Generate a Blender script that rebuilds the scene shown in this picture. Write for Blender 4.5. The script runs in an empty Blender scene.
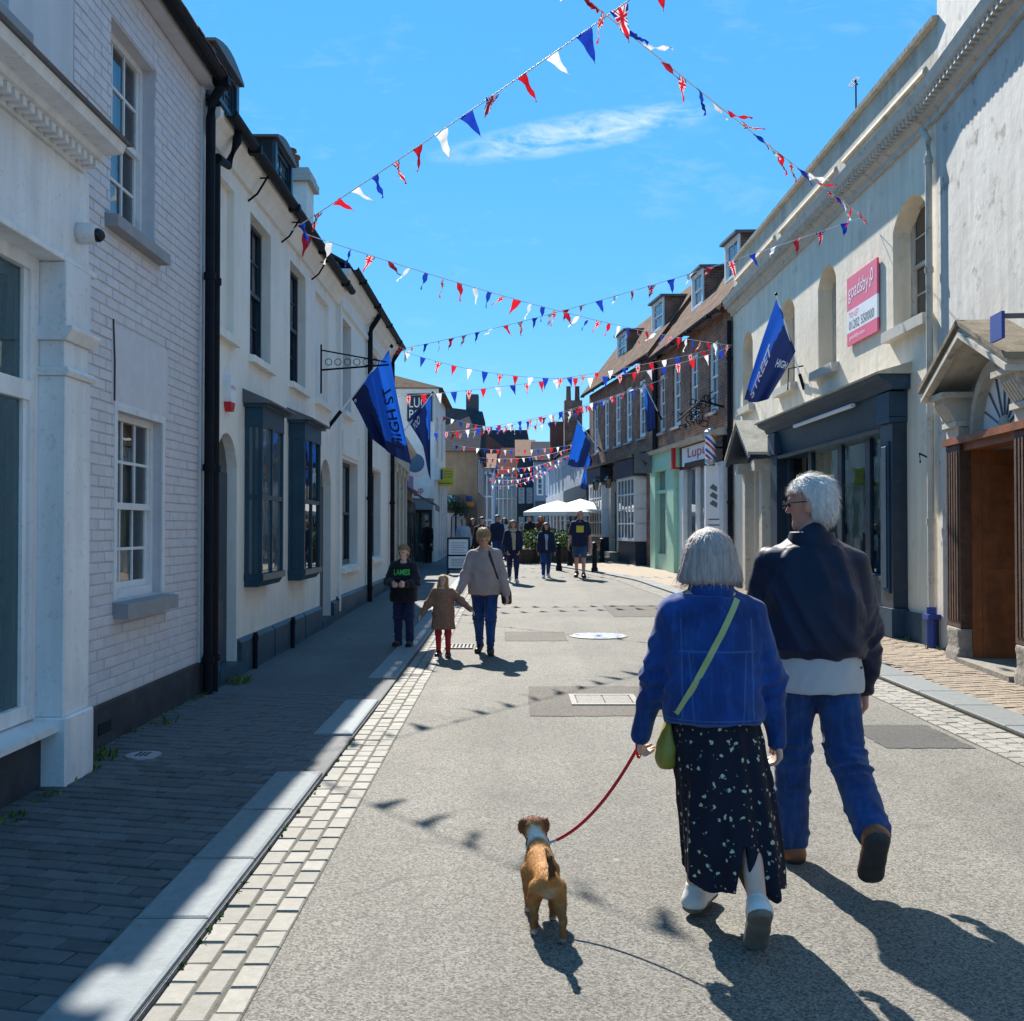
import bpy, bmesh, math, random
import numpy as np
from mathutils import Vector, Matrix

random.seed(7)
np.random.seed(7)
R = math.radians
scene = bpy.context.scene
COL = scene.collection

# ---------------------------------------------------------------- camera, sky, sun, exposure
CAMZ = 1.55
cam_data = bpy.data.cameras.new('camera')
cam_data.sensor_width = 36.0
cam_data.sensor_fit = 'HORIZONTAL'
cam_data.lens = 36.0
cam_data.clip_start = 0.05
cam_data.clip_end = 4000.0
cam = bpy.data.objects.new('camera', cam_data)
cam.location = (0, 0, CAMZ)
cam.rotation_euler = (R(90.98), 0, R(0.0))
COL.objects.link(cam)
scene.camera = cam

# light travels along (+0.29, -1.15, -1): sun ahead of the camera, a little to the left
SUN_TRAVEL = Vector((0.238, -1.12, -1.0)).normalized()
sun_dir = -SUN_TRAVEL
sun_el = math.asin(sun_dir.z)
sun_az = math.atan2(sun_dir.x, sun_dir.y)       # clockwise from +Y

world = bpy.data.worlds.new('World')
scene.world = world
world.use_nodes = True
wn, wl = world.node_tree.nodes, world.node_tree.links
wn.clear()
w_out = wn.new('ShaderNodeOutputWorld')
w_bg = wn.new('ShaderNodeBackground')
w_bg.inputs['Strength'].default_value = 0.113
sky = wn.new('ShaderNodeTexSky')
sky.sky_type = 'NISHITA'
sky.sun_disc = False
sky.sun_elevation = sun_el
sky.sun_rotation = sun_az
sky.altitude = 0
sky.air_density = 1.0
sky.dust_density = 0.0
sky.ozone_density = 4.0
hs = wn.new('ShaderNodeHueSaturation')
hs.inputs['Hue'].default_value = 0.5
hs.inputs['Saturation'].default_value = 1.25
hs.inputs['Value'].default_value = 1.0
wl.new(sky.outputs[0], hs.inputs['Color'])
# one thin wisp of cloud above the far end of the street, laid out in sky directions
tc = wn.new('ShaderNodeTexCoord')
sep = wn.new('ShaderNodeSeparateXYZ')
wl.new(tc.outputs['Generated'], sep.inputs[0])
def wmath(op, a, b=None, c=None, clamp=False):
    n = wn.new('ShaderNodeMath'); n.operation = op; n.use_clamp = clamp
    for i, v in enumerate((a, b, c)):
        if v is None: continue
        if isinstance(v, (int, float)): n.inputs[i].default_value = v
        else: wl.new(v, n.inputs[i])
    return n.outputs[0]
wy = wmath('MAXIMUM', sep.outputs['Y'], 0.05)
wa = wmath('DIVIDE', sep.outputs['X'], wy)
wb = wmath('DIVIDE', sep.outputs['Z'], wy)
comb = wn.new('ShaderNodeCombineXYZ')
wl.new(wa, comb.inputs[0]); wl.new(wb, comb.inputs[1])
def wnoise(scale, detail, rough, sx, sy, rot):
    m = wn.new('ShaderNodeMapping')
    m.inputs['Rotation'].default_value = (0, 0, R(rot))
    m.inputs['Scale'].default_value = (sx, sy, 1)
    wl.new(comb.outputs[0], m.inputs[0])
    n = wn.new('ShaderNodeTexNoise')
    n.inputs['Scale'].default_value = scale
    n.inputs['Detail'].default_value = detail
    n.inputs['Roughness'].default_value = rough
    n.inputs['Distortion'].default_value = 0.4
    wl.new(m.outputs[0], n.inputs['Vector'])
    return n.outputs['Fac']
n1 = wnoise(22, 10, 0.66, 1.0, 2.6, -14)
n2 = wnoise(5, 4, 0.5, 1.0, 2.0, -10)
# ellipse centre (0.06, 0.385), axis tilted 10 degrees
ax = wmath('SUBTRACT', wa, 0.062); ay = wmath('SUBTRACT', wb, 0.388)
ca, sa = math.cos(R(10)), math.sin(R(10))
ex = wmath('ADD', wmath('MULTIPLY', ax, ca), wmath('MULTIPLY', ay, sa))
ey = wmath('SUBTRACT', wmath('MULTIPLY', ay, ca), wmath('MULTIPLY', ax, sa))
rr = wmath('ADD', wmath('POWER', wmath('DIVIDE', ex, 0.135), 2.0), wmath('POWER', wmath('DIVIDE', ey, 0.019), 2.0))
env = wmath('SUBTRACT', 1.0, wmath('MULTIPLY', rr, 0.8), clamp=True)
cl = wmath('MULTIPLY', env, wmath('MULTIPLY', wmath('SUBTRACT', n1, 0.40, clamp=True), 3.4), clamp=True)
faint = wmath('MULTIPLY', wmath('SUBTRACT', wmath('MULTIPLY', n2, n1), 0.29, clamp=True), 1.6, clamp=True)
cmask = wmath('ADD', wmath('MULTIPLY', cl, 0.72), wmath('MULTIPLY', faint, 0.35), clamp=True)
mixc = wn.new('ShaderNodeMix'); mixc.data_type = 'RGBA'
wl.new(cmask, mixc.inputs['Factor'])
# clear deep-blue air: evens the sky out between sun side, zenith and horizon
blue = wn.new('ShaderNodeMix'); blue.data_type = 'RGBA'; blue.inputs['Factor'].default_value = 0.8
wl.new(hs.outputs[0], blue.inputs['A']); blue.inputs['B'].default_value = (0.33, 1.5, 3.0, 1)
wl.new(blue.outputs['Result'], mixc.inputs['A'])
mixc.inputs['B'].default_value = (3.6, 3.9, 4.3, 1)
wl.new(mixc.outputs['Result'], w_bg.inputs['Color'])
wl.new(w_bg.outputs[0], w_out.inputs[0])

sun_data = bpy.data.lights.new('sun', 'SUN')
sun_data.energy = 4.1
sun_data.angle = R(0.55)
sun_data.color = (1.0, 0.94, 0.84)
sun = bpy.data.objects.new('sun', sun_data)
sun.location = (-20, 60, 60)
sun.rotation_euler = SUN_TRAVEL.to_track_quat('-Z', 'Y').to_euler()
COL.objects.link(sun)

vs = scene.view_settings
vs.view_transform = 'Standard'
vs.look = 'None'
vs.gamma = 1.0
vs.exposure = 1.42
vs.use_curve_mapping = False
scene.render.engine = 'CYCLES'
scene.render.resolution_x = 1024
scene.render.resolution_y = 1021
scene.cycles.max_bounces = 10
scene.cycles.diffuse_bounces = 8
scene.cycles.glossy_bounces = 3
scene.cycles.transparent_max_bounces = 8

# ---------------------------------------------------------------- helpers
def gz(y):
    """The street climbs gently away from the camera."""
    t = max(0.0, min(y, 70.0) - 13.0)
    return 0.0125 * t

def P(px, py, d):
    """A point of the street seen at a distance d (used only to take measurements)."""
    return Vector(((px - 512.0) / 1024.0 * d, d, CAMZ + (528.0 - py) / 1024.0 * d))

MATS = {}
def M(name, col, rough=0.65, var=0.12, vs_=3.0, bump=0.0, bs=60.0, spec=0.4, metal=0.0, rnd=0.0,
      streak=0.0, dirt=None, dirt_amt=0.0, dirt_scale=6.0, obj=False, sheen=0.0, bdist=0.01):
    """A procedural paint / stone / cloth material with uneven colour, fine relief and wear."""
    if name in MATS: return MATS[name]
    m = bpy.data.materials.new(name); m.use_nodes = True
    n, l = m.node_tree.nodes, m.node_tree.links
    b = n['Principled BSDF']
    b.inputs['Roughness'].default_value = rough
    b.inputs['Metallic'].default_value = metal
    b.inputs['Specular IOR Level'].default_value = spec
    if sheen: b.inputs['Sheen Weight'].default_value = sheen
    if obj:
        t = n.new('ShaderNodeTexCoord'); co = t.outputs['Object']
    else:
        t = n.new('ShaderNodeNewGeometry'); co = t.outputs['Position']
    no = n.new('ShaderNodeTexNoise'); no.inputs['Scale'].default_value = vs_
    no.inputs['Detail'].default_value = 6; no.inputs['Roughness'].default_value = 0.6
    l.new(co, no.inputs['Vector'])
    ramp = n.new('ShaderNodeMapRange')
    ramp.inputs['From Min'].default_value = 0.3; ramp.inputs['From Max'].default_value = 0.7
    ramp.inputs['To Min'].default_value = 1 - var; ramp.inputs['To Max'].default_value = 1 + var
    l.new(no.outputs['Fac'], ramp.inputs['Value'])
    fac = ramp.outputs[0]
    def mul(a, bb):
        k = n.new('ShaderNodeMath'); k.operation = 'MULTIPLY'
        for i, v in enumerate((a, bb)):
            if isinstance(v, (int, float)): k.inputs[i].default_value = v
            else: l.new(v, k.inputs[i])
        return k.outputs[0]
    if rnd:
        oi = n.new('ShaderNodeObjectInfo')
        mr = n.new('ShaderNodeMapRange')
        mr.inputs['To Min'].default_value = 1 - rnd; mr.inputs['To Max'].default_value = 1 + rnd
        l.new(oi.outputs['Random'], mr.inputs['Value'])
        fac = mul(fac, mr.outputs[0])
    if streak:
        mp = n.new('ShaderNodeMapping'); mp.inputs['Scale'].default_value = (5, 5, 0.45)
        l.new(co, mp.inputs[0])
        ns = n.new('ShaderNodeTexNoise'); ns.inputs['Scale'].default_value = 1.2
        ns.inputs['Detail'].default_value = 5; ns.inputs['Roughness'].default_value = 0.65
        l.new(mp.outputs[0], ns.inputs['Vector'])
        mr = n.new('ShaderNodeMapRange')
        mr.inputs['From Min'].default_value = 0.35; mr.inputs['From Max'].default_value = 0.65
        mr.inputs['To Min'].default_value = 1 - streak; mr.inputs['To Max'].default_value = 1.0
        l.new(ns.outputs['Fac'], mr.inputs['Value'])
        fac = mul(fac, mr.outputs[0])
    vm = n.new('ShaderNodeVectorMath'); vm.operation = 'SCALE'
    vm.inputs[0].default_value = col
    l.new(fac, vm.inputs['Scale'])
    cout = vm.outputs[0]
    if dirt:
        nd = n.new('ShaderNodeTexNoise'); nd.inputs['Scale'].default_value = dirt_scale
        nd.inputs['Detail'].default_value = 9; nd.inputs['Roughness'].default_value = 0.7
        l.new(co, nd.inputs['Vector'])
        mr = n.new('ShaderNodeMapRange')
        mr.inputs['From Min'].default_value = 0.56; mr.inputs['From Max'].default_value = 0.68
        mr.inputs['To Max'].default_value = dirt_amt
        l.new(nd.outputs['Fac'], mr.inputs['Value'])
        mx = n.new('ShaderNodeMix'); mx.data_type = 'RGBA'
        l.new(mr.outputs[0], mx.inputs['Factor']); l.new(cout, mx.inputs['A'])
        mx.inputs['B'].default_value = (*dirt, 1)
        cout = mx.outputs['Result']
    l.new(cout, b.inputs['Base Color'])
    if bump:
        nb = n.new('ShaderNodeTexNoise'); nb.inputs['Scale'].default_value = bs
        nb.inputs['Detail'].default_value = 4
        l.new(co, nb.inputs['Vector'])
        bp = n.new('ShaderNodeBump'); bp.inputs['Strength'].default_value = bump
        bp.inputs['Distance'].default_value = bdist
        l.new(nb.outputs['Fac'], bp.inputs['Height'])
        l.new(bp.outputs[0], b.inputs['Normal'])
    m['cout'] = 1
    MATS[name] = m
    return m

def tag(o, label=None, cat=None, group=None, kind=None):
    if label: o['label'] = label
    if cat: o['category'] = cat
    if group: o['group'] = group
    if kind: o['kind'] = kind
    return o

class MB:
    """Collects faces in world coordinates."""
    def __init__(s): s.v, s.f = [], []
    def quad(s, a, b, c, d):
        i = len(s.v); s.v += [tuple(a), tuple(b), tuple(c), tuple(d)]; s.f.append((i, i+1, i+2, i+3))
    def poly(s, pts):
        i = len(s.v); s.v += [tuple(p) for p in pts]; s.f.append(tuple(range(i, i+len(pts))))
    def hexa(s, p):      # p: 8 points, bottom ring 0-3, top ring 4-7
        i = len(s.v); s.v += [tuple(q) for q in p]
        for f in ((3,2,1,0), (4,5,6,7), (0,1,5,4), (1,2,6,5), (2,3,7,6), (3,0,4,7)):
            s.f.append(tuple(i+k for k in f))
    def box(s, x0, x1, y0, y1, z0, z1):
        s.hexa([(x0,y0,z0),(x1,y0,z0),(x1,y1,z0),(x0,y1,z0),(x0,y0,z1),(x1,y0,z1),(x1,y1,z1),(x0,y1,z1)])
    def tube(s, pts, r, n=8, r1=None, cap=True):
        pts = [Vector(p) for p in pts]; base = len(s.v); m = len(pts)
        up = Vector((0.13, 0.21, 1)).normalized()
        for i, p in enumerate(pts):
            t = (pts[min(i+1, m-1)] - pts[max(i-1, 0)]).normalized()
            a = t.cross(up)
            if a.length < 1e-3: a = t.cross(Vector((1, 0, 0)))
            a.normalize(); b = t.cross(a)
            rr_ = r if r1 is None else r + (r1 - r) * i / max(1, m-1)
            if isinstance(r, (list, tuple)): rr_ = r[i]
            for k in range(n):
                an = 2*math.pi*k/n
                s.v.append(tuple(p + (a*math.cos(an) + b*math.sin(an))*rr_))
        for i in range(m-1):
            for k in range(n):
                k2 = (k+1) % n
                s.f.append((base+i*n+k, base+i*n+k2, base+(i+1)*n+k2, base+(i+1)*n+k))
        if cap:
            s.f.append(tuple(base+k for k in range(n))[::-1])
            s.f.append(tuple(base+(m-1)*n+k for k in range(n)))
    def lathe(s, c, prof, n=16):
        """prof: list of (radius, z) about the vertical through c"""
        base = len(s.v); c = Vector(c)
        for r, z in prof:
            for k in range(n):
                a = 2*math.pi*k/n
                s.v.append((c.x + r*math.cos(a), c.y + r*math.sin(a), c.z + z))
        for i in range(len(prof)-1):
            for k in range(n):
                k2 = (k+1) % n
                s.f.append((base+i*n+k, base+i*n+k2, base+(i+1)*n+k2, base+(i+1)*n+k))
        s.f.append(tuple(base+k for k in range(n))[::-1])
        s.f.append(tuple(base+(len(prof)-1)*n+k for k in range(n)))

class Frame:
    """A facade: u runs along the wall, n points out to the street, z is up."""
    def __init__(s, o, u, n):
        s.o = Vector(o); s.u = Vector(u).normalized(); s.n = Vector(n).normalized()
        s.flip = (s.u.x*s.n.y - s.u.y*s.n.x) < 0
    def p(s, u, n, z): return s.o + s.u*u + s.n*n + Vector((0, 0, z))
class FB(MB):
    """MB whose boxes are given in facade coordinates."""
    def __init__(s, F): super().__init__(); s.F = F
    def q(s, pts):
        pts = [s.F.p(*p) for p in pts]
        s.poly(pts[::-1] if s.F.flip else pts)
    def b(s, u0, u1, n0, n1, z0, z1):
        F = s.F
        p = [F.p(u0,n0,z0),F.p(u1,n0,z0),F.p(u1,n1,z0),F.p(u0,n1,z0),F.p(u0,n0,z1),F.p(u1,n0,z1),F.p(u1,n1,z1),F.p(u0,n1,z1)]
        if F.flip: p = [p[i] for i in (3,2,1,0,7,6,5,4)]
        s.hexa(p)
        return s
    def prism(s, prof, u0, u1):
        """prof: (n, z) outline swept along u"""
        F = s.F; k = len(prof)
        a = [F.p(u0, n, z) for n, z in prof]; b = [F.p(u1, n, z) for n, z in prof]
        for i in range(k):
            j = (i+1) % k
            s.poly([a[i], a[j], b[j], b[i]])
        s.poly(a[::-1]); s.poly(b)
        return s
    def face_prism(s, prof, n0, n1):
        """prof: (u, z) outline on the wall, extruded outwards"""
        F = s.F; k = len(prof)
        a = [F.p(u, n0, z) for u, z in prof]; b = [F.p(u, n1, z) for u, z in prof]
        for i in range(k):
            j = (i+1) % k
            s.poly([a[i], a[j], b[j], b[i]])
        s.poly(a[::-1]); s.poly(b)
        return s
    def t(s, pts, r, n=8):
        s.tube([s.F.p(*p) for p in pts], r, n); return s

def root(name, loc, label, cat, group=None, rotz=0.0):
    o = bpy.data.objects.new(name, None); COL.objects.link(o)
    o.empty_display_size = 0.2
    o.location = loc; o.rotation_euler = (0, 0, rotz)
    tag(o, label, cat, group)
    return o
def origin_of(p):
    v = Vector((0, 0, 0))
    while p is not None: v += p.location; p = p.parent
    return v
def mk(name, mb, mat, parent=None, smooth=False, recalc=False):
    """Links the collected faces as ONE mesh object, child of parent (which is never rotated)."""
    me = bpy.data.meshes.new(name)
    v = np.array(mb.v, dtype=np.float64).reshape(-1, 3)
    o = bpy.data.objects.new(name, me); COL.objects.link(o)
    if parent is not None:
        v = v - np.array(origin_of(parent)); o.parent = parent
    me.from_pydata(v.tolist(), [], mb.f)
    if recalc:
        bm = bmesh.new(); bm.from_mesh(me); bmesh.ops.remove_doubles(bm, verts=bm.verts, dist=1e-5)
        bmesh.ops.recalc_face_normals(bm, faces=bm.faces); bm.to_mesh(me); bm.free()
    if smooth: me.polygons.foreach_set('use_smooth', [True]*len(me.polygons))
    if mat: me.materials.append(mat if not isinstance(mat, str) else MATS[mat])
    return o
def bevel(o, w=0.006, seg=1):
    m = o.modifiers.new('bevel', 'BEVEL'); m.width = w; m.segments = seg; m.limit_method = 'ANGLE'; m.angle_limit = R(40)
    return o
def solo(name, mb, mat, label, cat, group=None, base=None, smooth=False, recalc=False):
    """A thing that is one mesh; its origin is put at base."""
    v = np.array(mb.v)
    if base is None: base = ((v[:,0].min()+v[:,0].max())/2, (v[:,1].min()+v[:,1].max())/2, v[:,2].min())
    mb.v = [tuple(q) for q in (v - np.array(base))]
    o = mk(name, mb, mat, None, smooth, recalc); o.location = base
    return tag(o, label, cat, group)

def wall(fb, u0, u1, z0, z1, n, ops, rev=0.16):
    """A wall face with openings (a, b, c, d[, rise]) and their reveals."""
    us = sorted({u0, u1, *[o[0] for o in ops], *[o[1] for o in ops]})
    zs = sorted({z0, z1, *[o[2] for o in ops], *[o[3] for o in ops]})
    for i in range(len(us)-1):
        for j in range(len(zs)-1):
            cu, cz = (us[i]+us[i+1])/2, (zs[j]+zs[j+1])/2
            if any(o[0] < cu < o[1] and o[2] < cz < o[3] for o in ops): continue
            fb.q([(us[i],n,zs[j]),(us[i],n,zs[j+1]),(us[i+1],n,zs[j+1]),(us[i+1],n,zs[j])])
    for o in ops:
        a, b, c, d = o[:4]; rise = o[4] if len(o) > 4 else 0
        r = rev if len(o) < 6 else o[5]
        k = n - r; sp = d - rise
        fb.q([(a,n,c),(a,k,c),(a,k,sp),(a,n,sp)])
        fb.q([(b,n,c),(b,n,sp),(b,k,sp),(b,k,c)])
        fb.q([(a,n,c),(b,n,c),(b,k,c),(a,k,c)])
        if rise <= 0:
            fb.q([(a,n,d),(a,k,d),(b,k,d),(b,n,d)])
        else:
            N = 12; pts = []
            w2 = (b-a)/2; rad = (w2*w2 + rise*rise)/(2*rise); zc = d - rad
            for i in range(N+1):
                x = -w2 + 2*w2*i/N
                pts.append((a + w2 + x, zc + math.sqrt(max(0, rad*rad - x*x))))
            for (x0, y0), (x1, y1) in zip(pts, pts[1:]):
                fb.q([(x0,n,y0),(x0,n,d),(x1,n,d),(x1,n,y1)])
                fb.q([(x0,n,y0),(x0,k,y0),(x1,k,y1),(x1,n,y1)])
def shell(fb, u0, u1, z0, z1, n, depth):
    """ends, back and top of a house behind its street wall"""
    fb.q([(u0,n,z0),(u0,n-depth,z0),(u0,n-depth,z1),(u0,n,z1)])
    fb.q([(u1,n,z0),(u1,n,z1),(u1,n-depth,z1),(u1,n-depth,z0)])
    fb.q([(u0,n-depth,z0),(u1,n-depth,z0),(u1,n-depth,z1),(u0,n-depth,z1)])
    fb.q([(u0,n,z1),(u1,n,z1),(u1,n-depth,z1),(u0,n-depth,z1)])

def sash(F, parent, u0, u1, z0, z1, n, cols=3, rows=(2, 2), fm='white_wood', gm='glass', raised=0.0,
         fw=0.05, bar=0.022, sill=None, back=True, name='window', tilt=0.006):
    """A sliding sash window: outer frame > glazing bars, panes, sill."""
    fb = FB(F)
    fb.b(u0, u0+fw, n-0.06, n, z0, z1); fb.b(u1-fw, u1, n-0.06, n, z0, z1)
    fb.b(u0+fw, u1-fw, n-0.06, n, z1-fw, z1); fb.b(u0+fw, u1-fw, n-0.06, n+0.012, z0, z0+fw*1.3)
    zm = (z0+z1)/2
    fb.b(u0+fw, u1-fw, n-0.05, n-0.004, zm-0.025, zm+0.025)
    w = mk(name, fb, fm, parent)
    iu0, iu1 = u0+fw, u1-fw
    bars = FB(F)
    rmid = [(zm+0.025, z1-fw, rows[0], n-0.03), (z0+fw*1.3, zm-0.025, rows[1], n-0.045)]
    for si, (a, b, r, nn) in enumerate(rmid):
        if r == 0: continue
        st = 0.035
        bars.b(iu0, iu0+st, nn-0.02, nn+0.012, a, b); bars.b(iu1-st, iu1, nn-0.02, nn+0.012, a, b)
        ga, gb = iu0+st, iu1-st
        for i in range(1, cols):
            x = ga + (gb-ga)*i/cols
            bars.b(x-bar/2, x+bar/2, nn-0.012, nn+0.01, a, b)
        for j in range(1, r):
            z = a + (b-a)*j/r
            bars.b(ga, gb, nn-0.0125, nn+0.0105, z-bar/2, z+bar/2)
        if si == 1 and raised:
            bars.b(ga, gb, nn-0.02, nn+0.013, a, a+0.05)
        for i in range(cols):
            for j in range(r):
                p = FB(F)
                xa = ga + (gb-ga)*i/cols; xb = ga + (gb-ga)*(i+1)/cols
                za = a + (b-a)*j/r; zb = a + (b-a)*(j+1)/r
                t1, t2 = random.uniform(-tilt, tilt)*(xb-xa), random.uniform(-tilt, tilt)*(zb-za)
                p.q([(xa,nn-0.003+t1,za),(xa,nn-0.003+t1+t2,zb),(xb,nn-0.003+t2,zb),(xb,nn-0.003,za)])
                mk('pane', p, gm, w)
    if bars.v: mk('glazing_bar', bars, fm, w)
    if sill:
        s = FB(F); a, b, pr, h = sill
        s.prism([(n-0.06, z0-h), (pr, z0-h), (pr, z0-0.025), (n-0.06, z0-0.002)], a, b)
        bevel(mk('sill', s, sillmat(fm), w), 0.006)
    return w
_sill = {}
def sillmat(fm): return _sill.get(fm, 'sill_stone')

def text_faces(body, size=1.0, bold=0.0, align='LEFT'):
    cu = bpy.data.curves.new('lettering', 'FONT'); cu.body = body; cu.size = size
    cu.align_x = align; cu.offset = bold; cu.resolution_u = 3
    o = bpy.data.objects.new('lettering', cu)
    COL.objects.link(o)
    dg = bpy.context.evaluated_depsgraph_get(); dg.update()
    me = bpy.data.meshes.new_from_object(o.evaluated_get(dg))
    v = [tuple(x.co) for x in me.vertices]; f = [tuple(p.vertices) for p in me.polygons]
    bpy.data.objects.remove(o); bpy.data.curves.remove(cu); bpy.data.meshes.remove(me)
    return v, f
def lettering(body, fn, mat, parent, width=None, height=None, bold=0.0, name='lettering', sx=1.0):
    """Writes body with its lower left corner at (0,0) mapped through fn(x, y) -> world point."""
    v, f = text_faces(body, 1.0, bold)
    v = np.array(v)
    if len(v) == 0: return None
    v[:,0] -= v[:,0].min(); v[:,1] -= v[:,1].min()
    k = (height / v[:,1].max()) if height else 1.0
    kx = (width / v[:,0].max()) if width else k*sx
    mb = MB(); mb.v = [tuple(fn(x*kx, y*k)) for x, y, _ in v]; mb.f = f
    return mk(name, mb, mat, parent)

# ---------------------------------------------------------------- signed distance modelling (bodies, clothes, animals)
class SDF:
    def __init__(s, lo, hi, h):
        s.lo = np.array(lo, float); s.h = h
        s.n = np.ceil((np.array(hi, float) - s.lo)/h).astype(int) + 1
        s.D = np.full(s.n, 9.0, np.float32)
    def _sub(s, lo, hi, m):
        a = np.maximum(np.floor((np.minimum(lo, hi) - m - s.lo)/s.h).astype(int), 0)
        b = np.minimum(np.ceil((np.maximum(lo, hi) + m - s.lo)/s.h).astype(int) + 1, s.n)
        if np.any(b <= a): return None, None
        ax = [s.lo[i] + s.h*np.arange(a[i], b[i], dtype=np.float32) for i in range(3)]
        X, Y, Z = np.meshgrid(*ax, indexing='ij')
        return (slice(a[0],b[0]), slice(a[1],b[1]), slice(a[2],b[2])), (X.astype(np.float32), Y.astype(np.float32), Z.astype(np.float32))
    def _join(s, sl, d, k, neg=False):
        D = s.D[sl]
        if neg:
            e = -d
            h = np.clip(0.5 - 0.5*(D - e)/max(k, 1e-5), 0, 1)
            s.D[sl] = D*(1-h) + e*h + k*h*(1-h)
        else:
            if k <= 0: s.D[sl] = np.minimum(D, d)
            else:
                h = np.clip(0.5 + 0.5*(D - d)/k, 0, 1)
                s.D[sl] = D*(1-h) + d*h - k*h*(1-h)
    def cap(s, a, b, ra, rb=None, k=0.02, neg=False):
        rb = ra if rb is None else rb
        a = np.array(a, float); b = np.array(b, float)
        sl, G = s._sub(a, b, max(ra, rb) + max(k, 3*s.h) + 2*s.h)
        if sl is None: return s
        ab = b - a; L = max(float(ab @ ab), 1e-9)
        t = np.clip(((G[0]-a[0])*ab[0] + (G[1]-a[1])*ab[1] + (G[2]-a[2])*ab[2])/L, 0, 1)
        d = np.sqrt((G[0]-a[0]-t*ab[0])**2 + (G[1]-a[1]-t*ab[1])**2 + (G[2]-a[2]-t*ab[2])**2) - (ra + (rb-ra)*t)
        s._join(sl, d, k, neg); return s
    def ell(s, c, r, k=0.02, rot=None, neg=False):
        c = np.array(c, float); r = np.array(r, float); m = r.max()
        sl, G = s._sub(c, c, m + max(k, 3*s.h) + 2*s.h)
        if sl is None: return s
        q = [G[i]-c[i] for i in range(3)]
        if rot is not None:
            Rm = np.array(rot)       # columns = local axes in world
            q = [q[0]*Rm[0,i] + q[1]*Rm[1,i] + q[2]*Rm[2,i] for i in range(3)]
        k0 = np.sqrt((q[0]/r[0])**2 + (q[1]/r[1])**2 + (q[2]/r[2])**2)
        k1 = np.sqrt((q[0]/r[0]**2)**2 + (q[1]/r[1]**2)**2 + (q[2]/r[2]**2)**2) + 1e-6
        s._join(sl, k0*(k0-1)/k1, k, neg); return s
    def loft(s, sec, k=0.02, neg=False, pw=2.0):
        """sec: rows of (z, cx, cy, rx, ry), rising z"""
        sec = np.array(sec, float)
        lo = np.array([(sec[:,1]-sec[:,3]).min(), (sec[:,2]-sec[:,4]).min(), sec[0,0]])
        hi = np.array([(sec[:,1]+sec[:,3]).max(), (sec[:,2]+sec[:,4]).max(), sec[-1,0]])
        sl, G = s._sub(lo, hi, max(k, 3*s.h) + 2*s.h)
        if sl is None: return s
        z = G[2]
        f = lambda c: np.interp(z, sec[:,0], sec[:,c]).astype(np.float32)
        rx, ry = f(3), f(4)
        q = (np.abs((G[0]-f(1))/rx)**pw + np.abs((G[1]-f(2))/ry)**pw)**(1/pw)
        d = (q-1)*np.minimum(rx, ry)
        d = np.maximum(d, np.maximum(sec[0,0]-z, z-sec[-1,0]))
        s._join(sl, d, k, neg); return s
    def grid(s):
        ax = [s.lo[i] + s.h*np.arange(s.n[i], dtype=np.float32) for i in range(3)]
        return np.meshgrid(*ax, indexing='ij')
    def fold(s, fn):
        X, Y, Z = s.grid(); m = np.abs(s.D) < 0.08
        s.D[m] += fn(X[m], Y[m], Z[m]); return s
    def cut(s, fn):
        """keep only where fn < 0"""
        X, Y, Z = s.grid(); s.D = np.maximum(s.D, fn(X, Y, Z).astype(np.float32)); return s
    def mesh(s, smooth=1):
        D = s.D; n = s.n
        ins = D < 0
        c = np.zeros(n-1, int)
        for i in (0,1):
            for j in (0,1):
                for k in (0,1):
                    c += ins[i:n[0]-1+i, j:n[1]-1+j, k:n[2]-1+k]
        act = (c > 0) & (c < 8)
        idx = np.argwhere(act)
        if len(idx) == 0: return np.zeros((0,3)), np.zeros((0,4), int)
        vid = np.full(n-1, -1, int); vid[act] = np.arange(len(idx))
        acc = np.zeros((len(idx), 3)); cnt = np.zeros(len(idx))
        cor = [(i,j,k) for i in (0,1) for j in (0,1) for k in (0,1)]
        for a in range(8):
            for b in range(a+1, 8):
                da = np.array(cor[a]); db = np.array(cor[b])
                if np.abs(da-db).sum() != 1: continue
                pa = D[tuple((idx+da).T)]; pb = D[tuple((idx+db).T)]
                x = (pa < 0) != (pb < 0)
                t = np.where(x, pa/np.where(pa-pb == 0, 1, pa-pb), 0)
                acc += np.where(x[:,None], da + t[:,None]*(db-da), 0); cnt += x
        V = s.lo + s.h*(idx + acc/cnt[:,None])
        F = []
        for ax_ in range(3):
            o1, o2 = [(1,2), (2,0), (0,1)][ax_]
            sh = [slice(None)]*3; sh2 = [slice(None)]*3
            sh[ax_] = slice(0, -1); sh2[ax_] = slice(1, None)
            x = ins[tuple(sh)] != ins[tuple(sh2)]
            e = np.argwhere(x)
            ok = (e[:,o1] > 0) & (e[:,o2] > 0) & (e[:,o1] < n[o1]-1) & (e[:,o2] < n[o2]-1)
            e = e[ok]
            d1 = np.zeros(3, int); d1[o1] = 1; d2 = np.zeros(3, int); d2[o2] = 1
            q = np.stack([vid[tuple((e-d1-d2).T)], vid[tuple((e-d2).T)], vid[tuple(e.T)], vid[tuple((e-d1).T)]], 1)
            fl = ~ins[tuple(e.T)]
            q[fl] = q[fl][:, ::-1]
            F.append(q)
        F = np.concatenate(F)
        F = F[(F >= 0).all(1)]
        for _ in range(smooth):
            S = np.zeros_like(V); C = np.zeros(len(V))
            for i in range(4):
                a, b = F[:,i], F[:,(i+1)%4]
                for ch in range(3):
                    S[:,ch] += np.bincount(a, V[b,ch], len(V)) + np.bincount(b, V[a,ch], len(V))
                C += np.bincount(a, minlength=len(V)) + np.bincount(b, minlength=len(V))
            V = V*0.5 + 0.5*S/np.maximum(C, 1)[:,None]
        return V, F
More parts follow.
